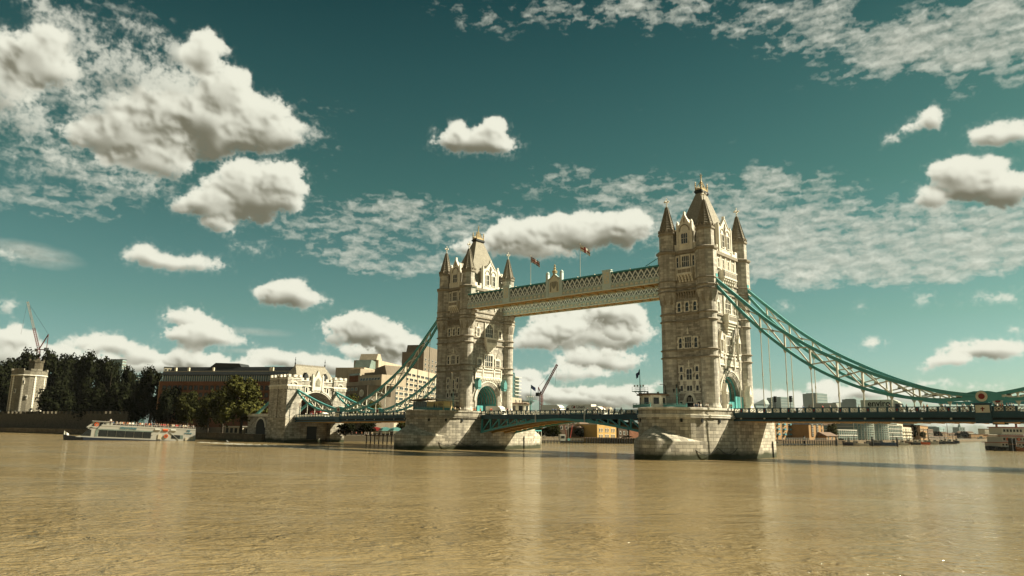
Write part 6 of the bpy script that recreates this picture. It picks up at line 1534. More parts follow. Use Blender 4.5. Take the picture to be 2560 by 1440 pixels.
for (us, y, where, z) in (
    ([2008, 2056, 2076, 2092, 2148], -8.5, 'behind the blue parapet left of the lorry', FOOT), ([2224, 2253, 2266, 2310], -8.5, 'behind the blue parapet just right of the lorry', FOOT), ([2318, 2357, 2364, 2394, 2406, 2411, 2429], -8.5, 'behind the blue parapet left of the near roundel', FOOT),
    ([2489, 2494, 2502, 2507, 2518, 2524, 2529, 2534], -8.5, 'behind the blue parapet right of the near roundel', FOOT),
    ([1383, 1389, 1397, 1411], -7.2, 'on the lifting span in front of the white vans', FOOT), ([1469, 1484, 1489, 1491, 1508], -7.2, 'on the lifting span beside the removal lorry', FOOT), ([1523, 1537, 1552, 1555], -7.2, 'on the lifting span near the near pier', FOOT),
    ([1184, 1189, 1202, 1226, 1229, 1267, 1270, 1277], -7.2, 'at the far tower arch', FOOT+.3),
    ([766, 775, 780, 784, 792], -8.5, 'under the gatehouse arch', FOOT-.75)):
    for u in us: person(along(u, y), y+random.uniform(-.2, .2), z, random.choice([math.pi/2, -math.pi/2])+random.uniform(-.3, .3), where, random.choice(['walk', 'walk', 'stand']))
for u in (1689, 1706, 1710, 1735, 1741, 1746, 1752, 1765, 1770, 1828): person(along(u, -15.5 if u < 1780 else -11.8), -15.5 if u < 1780 else -11.8, PZ-.55, random.uniform(0, 6), 'on top of the near pier at the tower foot', random.choice(['stand', 'walk']))
for u in (1040, 1046, 1052, 1134, 1138, 1149, 1151): person(along(u, -14.5), -14.5, PZ-.55, random.uniform(0, 6), 'on top of the far pier by the pavilion', 'stand')

# ------------------------------------------------------------------ vehicles (front towards local -x)
def wheels(t, xs, half, r=.48):
    for x in xs:
        for s_ in (-1, 1):
            g = MB(); n = 14; P = [(x+r*math.cos(2*math.pi*k/n), r+r*math.sin(2*math.pi*k/n)) for k in range(n)]; a, b_ = sorted((s_*half, s_*(half-.28))); g.prism(P, a, b_); o = g.build('wheel', M_TYRE, t, True)
            g = MB(); P = [(x+.55*r*math.cos(2*math.pi*k/n), r+.55*r*math.sin(2*math.pi*k/n)) for k in range(n)]; a, b_ = sorted((s_*half, s_*(half+.03))); g.prism(P, a, b_); g.build('rim', M_VANW, o, True)
def box_van(x, y, z, rz, label, L_=7.2, H=3.5, W_=2.3, m=M_VANW, boxm=None, cab_h=2.3, text=None, group=None, name='box_van', cat='van'):
    t = thing(name, label, cat, (x, y, z), rz, group); cab = 1.9; b0 = -L_/2+cab
    MB().box(-L_/2+.2, L_/2, -W_/2+.1, W_/2-.1, .42, .75).build('chassis', M_DARKST, t, True)
    g = MB(); g.box(b0, L_/2, -W_/2, W_/2, .8, H); g.prism([(b0, H-.9), (b0, H), (b0-.9, H-.45), (b0-1.0, H-.9)], -W_/2, W_/2); g.build('cargo_box', boxm or m, t, True)
    g = MB(); g.prism([(-L_/2, .5), (b0, .5), (b0, cab_h), (-L_/2+.75, cab_h), (-L_/2+.12, 1.35)], -W_/2+.08, W_/2-.08); c = g.build('cab', m, t, True)
    g = MB(); g.prism([(-L_/2+.08, 1.38), (-L_/2+.14, 1.38), (-L_/2+.76, cab_h-.12), (-L_/2+.68, cab_h-.12)], -W_/2+.2, W_/2-.2); g.build('windscreen', M_GLASS, c, True)
    for s_ in (-1, 1):
        a, b_ = sorted((s_*(W_/2-.09), s_*(W_/2-.05))); g = MB(); g.prism([(-L_/2+.5, 1.4), (b0-.3, 1.4), (b0-.3, cab_h-.2), (-L_/2+.9, cab_h-.2)], a, b_); g.build('side_window', M_GLASS, c, True)
        g = MB(); g.box(-L_/2-.03, -L_/2+.05, min(s_*.6, s_*.95), max(s_*.6, s_*.95), .75, .98); g.build('headlight', M_WINW, c, True)
    wheels(t, (-L_/2+1.0, L_/2-1.5), W_/2-.05); return t
def car(x, y, z, rz, label, m, name='car', L_=4.3, H=1.45, W_=1.75, group=None, cat='car'):
    t = thing(name, label, cat, (x, y, z), rz, group)
    g = MB(); g.prism([(-L_/2, .32), (L_/2, .32), (L_/2+.03, .75), (L_/2-.25, .92), (-L_/2+1.1, .92), (-L_/2+.1, .72)], -W_/2, W_/2); g.build('body', m, t, True)
    g = MB(); g.prism([(-L_/2+1.0, .92), (L_/2-.35, .92), (L_/2-1.0, H), (-L_/2+1.75, H)], -W_/2+.12, W_/2-.12); o = g.build('window_band', M_GLASS, t, True)
    MB().box(-L_/2+1.7, L_/2-.95, -W_/2+.14, W_/2-.14, H-.03, H+.04).build('roof', m, o, True)
    for s_ in (-1, 1): MB().box(-L_/2-.02, -L_/2+.08, min(s_*.45, s_*.8), max(s_*.45, s_*.8), .58, .74).build('headlight', M_WINW, t, True)
    wheels(t, (-L_/2+.85, L_/2-.85), W_/2, .32); return t
RD = 9.76; PI = math.pi
TY = -2.6
M_CARD = mat('dark_car_paint', (0.018, 0.022, 0.028), 0.25, 0.05, 1.0, spec=0.6); M_SILV = mat('silver_vehicle_paint', (0.36, 0.36, 0.31), 0.35, 0.05, 1.0, spec=0.6)
box_van(along(1241, TY), TY, RD, PI, 'white box van leaving the arch of the far tower', L_=7.0, H=3.4)
car(along(1163, -8), -11.3, PZ-.02, 0, 'pale car at the foot of the far tower, left of the arch', M_SILV)
car(along(1212, -5.2), -5.2, RD, PI, 'dark low car in front of the white van in the far arch', M_CARD)
box_van(along(1385, TY), TY, RD, PI, 'white box van at the middle of the lifting span, left of the removal lorry', L_=7.6, H=3.5)
t = thing('recovery_trailer', 'brown tilted ramp of a trailer between the white van and the removal lorry', 'trailer', (along(1418, TY), TY, RD)); MB().prism([(-1.7, .9), (1.7, 2.9), (1.7, 3.15), (-1.7, 1.2)], -1.1, 1.1).build('ramp', M_TILE, t, True); MB().box(-1.7, 2.2, -.9, .9, .55, .85).build('bed', M_DARKST, t, True); wheels(t, (-.8, .4), 1.05)
lor = box_van(along(1450, TY), TY, RD, 0, 'white removal lorry with lettering and a teal lower stripe on the lifting span', L_=9.4, H=3.5, W_=2.45, name='removal_lorry', cat='lorry', cab_h=3.0)
MB().box(-2.7, 4.69, -1.245, -1.20, .82, 1.9).build('teal_stripe', M_LANT, lor, True)
inst(text_mesh('G   Liners', 1.15, SHIRTS['black'], .01, .015), 'lettering', lor, (.2, -1.25, 2.78)); MB().box(-1.35, -.8, -1.245, -1.22, 2.45, 3.12).build('red_emblem', M_RED, lor, True)
box_van(along(1490, TY), TY, RD, PI, 'white panel van with sloped nose, just right of the removal lorry', L_=6.2, H=2.9, name='panel_van')
car(along(1575, TY), TY, RD, 0, 'dark estate car on the lifting span near the near pier', M_CARD, L_=4.9, H=1.75)
box_van(along(2056, TY), TY, RD, 0, 'silver grey panel van on the right hand side span', L_=6.8, H=3.0, m=M_SILV, name='panel_van', cab_h=2.7)
lo = box_van(along(2209, TY), TY, RD, PI, 'grey lorry trailer lettered in black on the right hand side span', L_=8.4, H=3.55, W_=2.45, m=M_SILV, boxm=mat('grey_trailer_side', (0.42, 0.43, 0.36), 0.5, 0.08, 1.0), name='trailer_lorry', cat='lorry', cab_h=2.9)
o = inst(text_mesh('enviro', 1.75, SHIRTS['black'], .012, .03), 'lettering', lo, (.55, 1.25, 2.72), PI)
car(along(2247, TY), TY, RD, PI, 'dark car directly right of the lettered lorry', M_CARD, H=1.8); car(along(2335, TY), TY, RD, 0, 'long dark saloon car left of the near roundel', M_CARD, L_=5.2, H=1.55)
for u, lab in ((2480, 'white car right of the near roundel, partly behind the further roundel'), (2512, 'white car at the right frame edge behind the parapet')): car(along(u, TY), TY, RD, 0, lab, M_VANW, H=1.95, L_=4.8)
box_van(along(793, TY), TY, RD-.75, 0, 'red box lorry passing through the gatehouse arch', L_=7.5, H=3.3, m=SHIRTS['red'], name='box_lorry', cat='lorry'); box_van(along(809, TY), TY, RD-.7, PI, 'white van just right of the red lorry at the gatehouse arch', L_=5.4, H=2.6, name='panel_van')

# ------------------------------------------------------------------ pier top furniture
M_POLE = mat('grey_pole_paint', (0.42, 0.42, 0.36), 0.4, 0.08, 1.0)
def flag_mesh(fn, w, h, mats, seed=0):
    g = MB(); nx, ny = 30, 18
    def P(i, j, d): u = i/nx; return (u*w, .16*w*u*math.sin(6.5*u+.9*j/ny+seed)+d, -h+h*j/ny-.55*w*u-.12*w*u*u)
    for i in range(nx):
        for j in range(ny):
            g.cur = fn((i+.5)/nx, (j+.5)/ny); V = [P(i, j, 0), P(i+1, j, 0), P(i+1, j+1, 0), P(i, j+1, 0)]; g.add(V+[(x, y+.03, z) for x, y, z in V], [(0, 1, 2, 3), (7, 6, 5, 4)])
    return g.mesh('flag', mats)
def union(u, v):
    x, y = u*2-1, v*2-1
    if abs(x) < .10 or abs(y) < .20: return 1
    if abs(x) < .18 or abs(y) < .34: return 2
    d = abs(abs(x)-abs(y)); return 1 if d < .12 else (2 if d < .28 else 0)
def george(u, v): return 1 if abs(u*2-1) < .17 or abs(v*2-1) < .24 else 2
FL = [mat('flag_blue', (0.02, 0.035, 0.10), 0.8, 0.05, 2.0), mat('flag_red', (0.34, 0.05, 0.03), 0.8, 0.05, 2.0), mat('flag_white', (0.68, 0.66, 0.56), 0.8, 0.05, 2.0)]
def flagpole(x, y, z0, z1, fn, label, w, h, rz, r=.10):
    t = thing('flagpole', label, 'flagpole', (x, y, z0)); H = z1-z0; MB().tube([(0, 0, 0), (0, 0, H)], [r, r*.6], 8).build('pole', M_POLE, t, True); MB().lathe([(.02, H), (r*1.6, H+.12), (.02, H+.3)], 8).build('finial', M_GOLD, t, True)
    f = thing('flag', label.split(' flying')[0].replace('pole of the ', '')+' flying over the walkway' if 'walkway' in label else label.replace('thin pole with ', ''), 'flag', (x, y, z1-.1), rz); inst(flag_mesh(fn, w, h, FL, x), 'cloth', f, (r, 0, 0)); return t
flagpole(-10.4, -9.0, 48.6, 57.2, union, 'pole of the red white and blue crossed flag flying above the high walkway', 2.7, 1.7, .35)
flagpole(7.8, -9.0, 48.6, 58.0, george, 'pole of the white flag with red cross flying above the high walkway', 2.7, 1.7, .35)
def signal_mast(x, y, z, H, label, flagw, rz):
    t = thing('signal_mast', label, 'mast', (x, y, z))
    MB().lathe([(.45, 0), (.45, .4), (.22, .7), (.18, H*.36), (.32, H*.38), (.12, H*.42), (.05, H)], 10).build('pole', M_LANT, t, True)
    g = MB(); zz = H*.42; g.box(-1.7, 1.7, -1.0, 1.0, zz, zz+.16)
    for k in range(4): g.bar((0, 0, zz-1.1), ((-1.5, 1.5, 0, 0)[k], (0, 0, -.9, .9)[k], zz), .1)
    g.build('platform', M_LANT, t, True); g = MB()
    for a in (-1.65, -.8, 0, .8, 1.65):
        for b_ in (-.95, .95): g.bar((a, b_, zz+.16), (a, b_, zz+1.15), .05)
    for zq in (zz+.65, zz+1.15):
        for b_ in (-.95, .95): g.bar((-1.65, b_, zq), (1.65, b_, zq), .05)
    g.build('guard_rail', M_LANT, t, True); g = MB()
    for k in range(4): g.cbox((-1.2+.8*k, -.5, zz+1.45), (.28, .3, .4))
    g.build('signal_lamp', M_POLE, t, True)
    f = thing('flag', 'small dark flag streaming from the mast on the '+('near' if x > 0 else 'far')+' pier', 'flag', (x, y, z+H-.1), rz); inst(flag_mesh(lambda u, v: 0, flagw, flagw*.8, FL, x), 'cloth', f, (.05, 0, 0)); return t
signal_mast(31.7, -17.5, PZ, 9.6, 'teal signal mast on the near pier by the control cabin', 1.5, 2.6)
signal_mast(along(1327, 16), 16, PZ, 9.5, 'teal signal mast on the far pier right of the far tower', 1.5, .3)
def railing(name, label, pts, z, h=1.1, m=None, panel=True):
    t = thing(name, label, 'railing', (pts[0][0], pts[0][1], z)); m = m or M_LANT; x0, y0 = pts[0]
    for (a, b_) in zip(pts[:-1], pts[1:]):
        d = math.hypot(b_[0]-a[0], b_[1]-a[1]); n = max(1, int(d/1.4)); g = MB()
        for i in range(n+1): f = i/n; g.bar((a[0]+(b_[0]-a[0])*f-x0, a[1]+(b_[1]-a[1])*f-y0, 0), (a[0]+(b_[0]-a[0])*f-x0, a[1]+(b_[1]-a[1])*f-y0, h), .09)
        for zz in (h, h*.55, .12): g.bar((a[0]-x0, a[1]-y0, zz), (b_[0]-x0, b_[1]-y0, zz), .07)
        o = g.build('rail', m, t, True)
        if panel: g = MB(); g.bar((a[0]-x0, a[1]-y0, h*.45), (b_[0]-x0, b_[1]-y0, h*.45), .03, h*.62, (0, 0, 1)); g.build('infill', m, o, True)
    return t
railing('railing', 'pale teal railing round the control cabin on the near pier', [(31.2, -20.0), (34.5, -22.3), (38.0, -23.4)], PZ)
railing('railing', 'pale teal railing left of the lamp post on the near pier', [(38.6, -18.5), (44.4, -18.0)], PZ)
railing('railing', 'pale teal railing in front of the pavilion on the far pier', [(-50.2, -17.5), (-46.4, -21.2), (-39.5, -21.8), (-34.5, -17.5)], PZ)
def cabin(x, y, z, label, roofm):
    t = thing('control_cabin', label, 'cabin', (x, y, z)); n = 8; r = 3.1; zt = 3.0; ph = math.pi/8
    MB().lathe([(r, 0), (r, zt)], n, (0, 0), ph).build('wall', M_TRIM, t, True); MB().lathe([(r+.75, zt), (r+.8, zt+.28), (r+.2, zt+.5)], n, (0, 0), ph).build('flat_roof', roofm, t, True)
    for k in range(n):
        a = ph+2*math.pi*(k+.5)/n; e = r*math.cos(math.pi/n); window(t, (e*math.cos(a), e*math.sin(a), .95), a+math.pi/2, 1.35, 1.55, 1, 0, sur=.16, frame=M_TRIM)
    for (a, b_) in ((-1.8, .5), (-.6, -1.2), (.8, .9), (1.9, -.6)): MB().lathe([(.18, zt+.4), (.14, zt+.75), (.25, zt+.9)], 8, (a, b_)).build('roof_vent', M_POLE, t, True)
    return t
cabin(35.2, -17.5, PZ, 'eight sided stone control cabin with flat roof on the near pier', M_TILE)
cabin(along(1300, 17), 17, PZ, 'stone control cabin with flat roof on the far pier, behind the lifting span', M_TILE)
# glazed pavilion on the far pier
t = thing('pavilion', 'glazed pavilion with thin curved roof and yellow poster wall on the far pier', 'pavilion', (-42.4, -17.2, PZ))
MB().box(-7.2, -.9, -1.6, 2.4, 0, 2.75).build('glass_wall', M_GLASSB, t, True)
g = MB(); pth = [(-8.6, 0, 2.95), (-5, 0, 3.35), (0, 0, 3.5), (4.5, 0, 3.3), (8.4, 0, 2.8)]; g.sweep(pth, [(-2.6, 0), (3.0, 0), (3.0, .22), (-2.6, .22)]); g.build('curved_roof', M_CREAM, t, True)
pw = MB().box(-.9, 6.6, -1.7, 2.2, 0, 2.75).build('poster_wall', mat('yellow_poster', (0.52, 0.40, 0.17), 0.7, 0.08, 0.6), t, True)
g = MB(); g.prism([(2.1, .4), (2.9, .4), (2.8, 1.4), (2.5, 2.4), (2.2, 1.4)], -1.76, -1.68); g.prism([(3.2, .4), (3.7, .4), (3.6, 1.1), (3.45, 1.9), (3.25, 1.1)], -1.76, -1.68); g.build('poster_silhouette', M_DARKST, pw, True)
for k in range(4): MB().box(4.3, 6.3-.5*(k % 2), -1.75, -1.68, .8+.42*k, .98+.42*k).build('poster_line', M_TILE, pw, True)
for i in range(8): MB().box(-7.2+i*.9, -7.1+i*.9, -1.72, -1.6, 0, 2.75).build('mullion', M_POLE, t, True)
g = MB()
for i in range(9): g.bar((-4.5+i*1.35, -1.9, 3.5), (-4.5+i*1.35, -1.9, 4.6), .06)
for zz in (4.05, 4.6): g.bar((-4.5, -1.9, zz), (6.3, -1.9, zz), .06)
g.build('roof_rail', M_POLE, t, True)
def lamp_post(x, y, z, H, label):
    t = thing('lamp_post', label, 'lamp post', (x, y, z)); MB().lathe([(.42, 0), (.42, .5), (.2, .8), (.16, H*.45), (.3, H*.48), (.12, H*.52), (.09, H-.9)], 10).build('post', M_LANT, t, True)
    g = MB()
    for s_ in (-1, 1): g.tube([(0, 0, H*.55), (s_*.55, 0, H*.58), (s_*.75, 0, H*.66)], .06, 6)
    g.build('arm', M_LANT, t, True); g = MB()
    for (q, zz) in ((0, H-.9), (-.75, H*.66), (.75, H*.66)): g.lathe([(.12, zz), (.26, zz+.6), (.3, zz+.65), (.08, zz+.9)], 8, (q, 0))
    g.build('lantern', M_DARKST, t, True); return t
lamp_post(along(1693, -17), -17, PZ, 5.6, 'teal three armed lamp post on the near pier'); lamp_post(along(1132, -17.5), -17.5, PZ, 6.4, 'teal lamp post beside the pavilion on the far pier')
t = thing('street_lamp', 'thin dark street lamp with bent arm beside the control cabin', 'street lamp', (along(1665, -15), -15, PZ)); MB().tube([(0, 0, 0), (0, 0, 5.2), (-.2, 0, 5.7), (-1.1, 0, 5.85)], [.09, .07, .06, .05], 8).build('post', M_DARKST, t, True); MB().box(-1.5, -.9, -.14, .14, 5.78, 5.92).build('lamp_head', M_POLE, t, True)
t = thing('litter_bin', 'bright red orange bin at the foot of the near tower', 'bin', (along(1651, -17.6), -17.6, PZ)); MB().lathe([(.55, 0), (.62, .2), (.62, 1.2), (.5, 1.4), (.2, 1.5)], 10).build('drum', mat('bright_red_bin', (0.50, 0.075, 0.02), 0.5, 0.05, 1.0), t, True); MB().lathe([(.64, 1.0), (.66, 1.05), (.64, 1.1)], 10).build('rim', M_DARKST, t, True)
t = thing('bare_flagpole', 'bare white pole in front of the far tower', 'pole', (along(1127, -16), -16, PZ)); MB().tube([(0, 0, 0), (0, 0, 11.4)], [.12, .06], 8).build('pole', M_POLE, t, True); MB().lathe([(.02, 11.4), (.14, 11.5), (.02, 11.7)], 8).build('finial', M_GOLD, t, True); MB().bar((.2, 0, 6.4), (.2, 0, 9.6), .35, .05).build('furled_flag', M_CREAM, t, True)
# stone pedestals and hoardings either side of the near arch
for y, lab in ((-7.2, 'gabled stone pedestal left of the near tower arch'), (7.2, 'gabled stone pedestal right of the near tower arch')):
    t = thing('gate_pedestal', lab, 'pedestal', (48.6, y*.93, PZ)); g = MB(); g.box(-.8, .8, -.75, .75, -.6, 1.2); g.box(-.6, .6, -.55, .55, 1.2, 4.0); g.box(-.72, .72, -.68, .68, 4.0, 4.3); g.build('shaft', M_TRIM, t, True)
    g = MB(); g.prism([(-.72, 4.3), (.72, 4.3), (0, 6.2)], -.65, .65, 'x'); g.lathe([(.16, 6.0), (.12, 6.9), (.28, 7.1), (.1, 7.4), (.2, 7.6), (.03, 7.9)], 6); g.build('gabled_cap', M_TRIM, t, True); window(t, (.6, 0, 1.6), PI/2, .5, 2.0, 1, 0, True, sur=.12)
for x, y0, y1, lab, hh in ((47.6, .9, 5.6, 'tall teal hoarding blocking the right part of the near arch', 4.0), (47.4, -3.0, .8, 'lower dark teal gate in the near arch', 2.6)):
    t = thing('hoarding', lab, 'hoarding', (x, (y0+y1)/2, PZ-.6)); MB().box(-.12, .12, -(y1-y0)/2, (y1-y0)/2, 0, hh).build('panel', M_TEAL, t, True)
    for k in range(4): MB().box(.12, .17, -(y1-y0)/2+k*(y1-y0)/4, -(y1-y0)/2+k*(y1-y0)/4+.08, 0, hh).build('batten', M_NAVY, t, True)
t = thing('hoarding', 'teal hoarding at the left side of the far arch', 'hoarding', (-34.9, -4.0, RD)); MB().box(-.12, .12, -1.3, 1.3, 0, 3.6).build('panel', M_TEAL, t, True); MB().box(.12, .17, -.05, .05, 0, 3.6).build('batten', M_NAVY, t, True)
for u, y, lab in ((1938, -6.4, 'dark traffic light head on a pole, left one on the side span'), (1977, -6.4, 'dark traffic light head on a pole, right one on the side span')):
    t = thing('traffic_light', lab, 'traffic light', (along(u, y), y, 10.44)); MB().tube([(0, 0, 0), (0, 0, 3.2)], .08, 8).build('post', M_DARKST, t, True); MB().box(-.2, .2, -.2, .2, 2.5, 3.9).build('head', M_DARKST, t, True)
    for k in range(3): MB().lathe([(.16, 0), (.2, .25)], 10).build('hood', M_DARKST, t, True).matrix_local = Matrix.Translation((.2, 0, 2.8+.45*k)) @ Matrix.Rotation(PI/2, 4, 'Y')
M_GW = mat('gauge_board_white', (0.55, 0.55, 0.48), 0.6, 0.1, 1.0)
for u, sgn, lab in ((1461, 1, 'pale vertical gauge post fixed to the near half of the lifting span'), (1339, 1, 'pale vertical gauge post fixed to the far half of the lifting span')):
    t = thing('gauge_post', lab, 'post', (along(u, -8.3), -8.3, 8.2)); MB().box(-.16, .16, -.12, .12, 0, 3.3).build('board', M_GW, t, True); MB().box(-.2, .2, -.16, .16, 3.3, 3.45).build('cap', M_POLE, t, True)

# ------------------------------------------------------------------ boats
M_HULLD = mat('dark_blue_hull', (0.012, 0.018, 0.032), 0.4, 0.1, 0.5, spec=0.5); M_HULLW = mat('white_boat_paint', (0.40, 0.39, 0.33), 0.45, 0.06, 0.8, spec=0.4); M_LIFE = mat('orange_lifebuoy', (0.50, 0.10, 0.03), 0.6, 0.05, 2.0)
def hull(L_, B, z0, z1, bow=.25, sheer=.5, stern=.92, n=14):
    """local x from bow (0) to stern (L)"""
    g = MB(); P = []; 
    for i in range(n+1):
        f = i/n; hw = B/2*(min(1, (f/bow))**.6 if f < bow else 1)*(1 if f < .85 else stern+(1-stern)*(1-f)/.15); hw = max(hw, .04); zt = z1+sheer*max(0, 1-f/(bow*1.5))**2
        x = L_*f; off = (1-min(1, f/bow))*L_*bow*.18
        P += [(x+off, -hw*.72, z0), (x, -hw, (z0+zt)/2), (x-off*.3, -hw, zt), (x-off*.3, hw, zt), (x, hw, (z0+zt)/2), (x+off, hw*.72, z0)]
    F = []
    for i in range(n):
        for k in range(6): F.append((i*6+k, i*6+(k+1) % 6, (i+1)*6+(k+1) % 6, (i+1)*6+k))
    F += [tuple(range(5, -1, -1)), tuple(n*6+k for k in range(6))]; return g.add(P, F)
pa, pb = place(163, 272), place(495, 291); Lb = math.hypot(pb[0]-pa[0], pb[1]-pa[1]); angb = math.atan2(pb[1]-pa[1], pb[0]-pa[0])
t = thing('tour_boat', 'long white river tour boat with dark hull, black windows and crowded open top deck', 'tour boat', (pa[0], pa[1], 0), angb); t.rotation_euler = (0, R(2.1), angb); S_ = Lb/330.0   # S_ metres per photo pixel
hull(Lb, 7.5, -2.2, 10*S_, .13, .6).build('hull', M_HULLD, t, True)
def rail_box(nm, m, x0, x1, z0, z1, y=3.5, par=None): return MB().box(x0*S_, x1*S_, -y, y, z0*S_, z1*S_).build(nm, m, par or t, True)
g = MB(); hw = 3.55
g.prism([(28*S_, 10*S_), (312*S_, 8*S_), (325*S_, 10*S_), (322*S_, 42*S_), (88*S_, 46*S_), (78*S_, 34*S_), (62*S_, 34*S_), (44*S_, 16*S_)], -hw, hw); sup = g.build('superstructure', M_HULLW, t, True)
for i in range(6):
    x0, x1 = 82+21.5*i, 82+21.5*i+20.5; g = MB(); g.prism([(x0*S_, 14*S_), (x1*S_, 14*S_), (x1*S_, 31*S_), (x0*S_, 31*S_)], -hw-.06, hw+.06); g.build('saloon_window', M_GLASS, sup, True)
g = MB(); g.prism([(40*S_, 14*S_), (64*S_, 14*S_), (64*S_, 31*S_), (56*S_, 31*S_)], -hw-.05, hw+.05); g.build('bow_window', M_GLASS, sup, True)
rail_box('window_rail', M_DARKST, 80, 214, 22, 22.6, hw+.1, sup); rail_box('awning_strip', M_GLASSL, 76, 214, 31, 34, hw+.12, sup)
rail_box('upper_bulwark', M_HULLW, 86, 322, 41.5, 45.5, hw+.05); 
g = MB(); g.prism([(50*S_, 36*S_), (112*S_, 36*S_), (112*S_, 52*S_), (66*S_, 52*S_)], -3.0, 3.0); wh = g.build('wheelhouse', M_HULLW, t, True)
g = MB(); g.prism([(62*S_, 41*S_), (70*S_, 41*S_), (76*S_, 51*S_), (70*S_, 51*S_)], -3.06, 3.06); g.prism([(80*S_, 42*S_), (95*S_, 42*S_), (95*S_, 51*S_), (82*S_, 51*S_)], -3.06, 3.06); g.build('wheelhouse_window', M_GLASS, wh, True)
g = MB(); g.box(62*S_, 104*S_, -3.4, 3.4, 53*S_, 54.5*S_); g.build('wheelhouse_roof', M_HULLW, wh, True)
g = MB(); g.prism([(54*S_, 33*S_), (62*S_, 34*S_), (56*S_, 35.5*S_)], -hw, hw); g.build('sloping_stair', M_HULLW, t, True)
rail_box('doorway', M_GLASS, 262, 284, 16, 26, hw+.06, sup); rail_box('door_panel', M_GLASSL, 284, 292, 16, 26, hw+.05, sup); rail_box('side_door', M_GLASSL, 74, 80, 14, 30, hw+.08, sup)
for x, z in ((248, 22), (74, 45)):
    g = MB(); n = 12
    for k in range(n):
        a, c = 2*PI*k/n, 2*PI*(k+1)/n; r0, r1 = .35, .75; g.prism([(x*S_+r0*math.cos(a), z*S_+r0*math.sin(a)), (x*S_+r1*math.cos(a), z*S_+r1*math.sin(a)), (x*S_+r1*math.cos(c), z*S_+r1*math.sin(c)), (x*S_+r0*math.cos(c), z*S_+r0*math.sin(c))], -hw-.3, -hw-.05)
    g.build('lifebuoy', M_LIFE, t, True)
for x in (218, 238, 258): 
    g = MB(); g.tube([((x)*S_, -hw+.2, 38*S_), ((x+13)*S_, -hw+.2, 38*S_)], .55, 10); g.build('liferaft_canister', M_HULLW if x != 238 else M_LIFE, t, True)
for i in range(24): x = 90+10*i; MB().tube([(x*S_, -hw+.1, 45*S_), (x*S_, -hw+.1, 50*S_)], .05, 5).build('stanchion', M_POLE, t, True)
MB().bar((88*S_, -hw+.1, 50*S_), (322*S_, -hw+.1, 50*S_), .08).build('top_rail', M_POLE, t, True)
MB().bar((255*S_, -hw-.1, 34*S_), (282*S_, -hw-.1, 13*S_), .12).build('boarding_brace', M_POLE, t, True)
for (nm, x0, x1, z0, z1) in (('vent_box', 228, 236, 13, 26), ('locker', 298, 304, 12, 20), ('hatch_cover', 312, 318, 16, 24)): rail_box(nm, M_CREAM, x0, x1, z0, z1, hw+.2, sup)
M_TXT = mat('teal_lettering', (0.03, 0.16, 0.20), 0.6, 0.05, 1.0)
inst(text_mesh('citycruises', 1.35, M_TXT, .02, .02), 'lettering', t, (152*S_, -hw-.09, 39.4*S_)); inst(text_mesh('city\ncruises', .95, M_TXT, .02, .02), 'lettering', t, (304*S_, -hw-.09, 36*S_))
fp = thing('flag', 'small pale flag on the bow of the tour boat', 'flag', (pa[0], pa[1], 24*S_), angb); inst(flag_mesh(lambda u, v: 2, 1.6, 1.2, FL, 1), 'cloth', fp, (0, 0, 0)); MB().tube([(0, 0, -17*S_), (0, 0, .2)], .06, 6).build('staff', M_POLE, fp, True)
cb, sb_ = math.cos(angb), math.sin(angb)
for i in range(46):
    lx, ly = (96+4.9*i+random.uniform(-1.5, 1.5))*S_, random.choice([-2.7, -2.4, -1.8, -0.9, 0.4]); z = 40.5*S_-lx*math.sin(R(2.1))
    person(pa[0]+lx*cb-ly*sb_, pa[1]+lx*sb_+ly*cb, z, angb+random.uniform(-1, 1), 'on the open top deck of the tour boat', 'stand', None, 'passengers on the tour boat').scale = (1.25, 1.25, 1.25)
person(pa[0]+108*S_*cb+3*sb_, pa[1]+108*S_*sb_-3*cb, 42*S_, angb, 'beside the wheelhouse of the tour boat', 'stand', 'white').scale = (1.3, 1.3, 1.3)
def small_boat(u, w, n_px, label, hm, cabin_=(.35, .75), mast=0, group='moored boats by the wharves', dirn=1, hh=1.0, masts=None, name='moored_boat', cat='boat', sm=None):
    L_ = px(n_px, w); x, y = place(u, w); a = math.atan2(-RGT[1], -RGT[0])+PI if dirn > 0 else math.atan2(RGT[1], RGT[0])+PI; dx, dy = math.cos(a), math.sin(a)
    t = thing(name, label, cat, (x-dx*L_/2, y-dy*L_/2, 0), a, group); h = px(5.5*hh, w); B = min(L_*.26, 6)
    hull(L_, B, -.8, h, .35, h*.45).build('hull', hm, t, True)
    c0, c1 = cabin_; zc = h+px(5.5, w)
    if c1 > c0:
        g = MB(); g.prism([(c0*L_, h*.8), (c1*L_, h*.8), (c1*L_, zc), (c0*L_+.25*(zc-h), zc)], -B*.34, B*.34); c = g.build('cabin', sm or M_HULLW, t, True); g = MB(); g.box(c0*L_+.4*(zc-h), c1*L_-.3, -B*.36, B*.36, h+.35*(zc-h), zc-.2*(zc-h)); g.build('cabin_window', M_GLASS, c, True)
    for mx_, mh in (masts or []): MB().tube([(mx_*L_, 0, h*.6), (mx_*L_, 0, px(mh, w))], [px(.75, w), px(.5, w)], 6).build('mast', M_TILE, t, True)
    MB().box(.04*L_, .96*L_, -B*.42, B*.42, h*.86, h*.92).build('deck', M_CREAM, t, True); return t
small_boat(2118, 415, 26, 'dark blue tug moored at the left of the boat row', M_HULLD, (.45, .7), hh=1.5, masts=[(.62, 22)]); small_boat(2150, 418, 38, 'white low work boat with black fenders right of the dark tug', M_HULLW, (.1, .3), hh=1.0)
small_boat(2185, 425, 26, 'small dark barge with white deckhouse in the boat row', M_HULLD, (.2, .8), hh=1.5); small_boat(2212, 430, 50, 'long blue hulled cabin cruiser with white wheelhouse', mat('blue_hull', (0.03, 0.06, 0.12), 0.4, 0.1, 0.5), (.05, .35), hh=1.5)
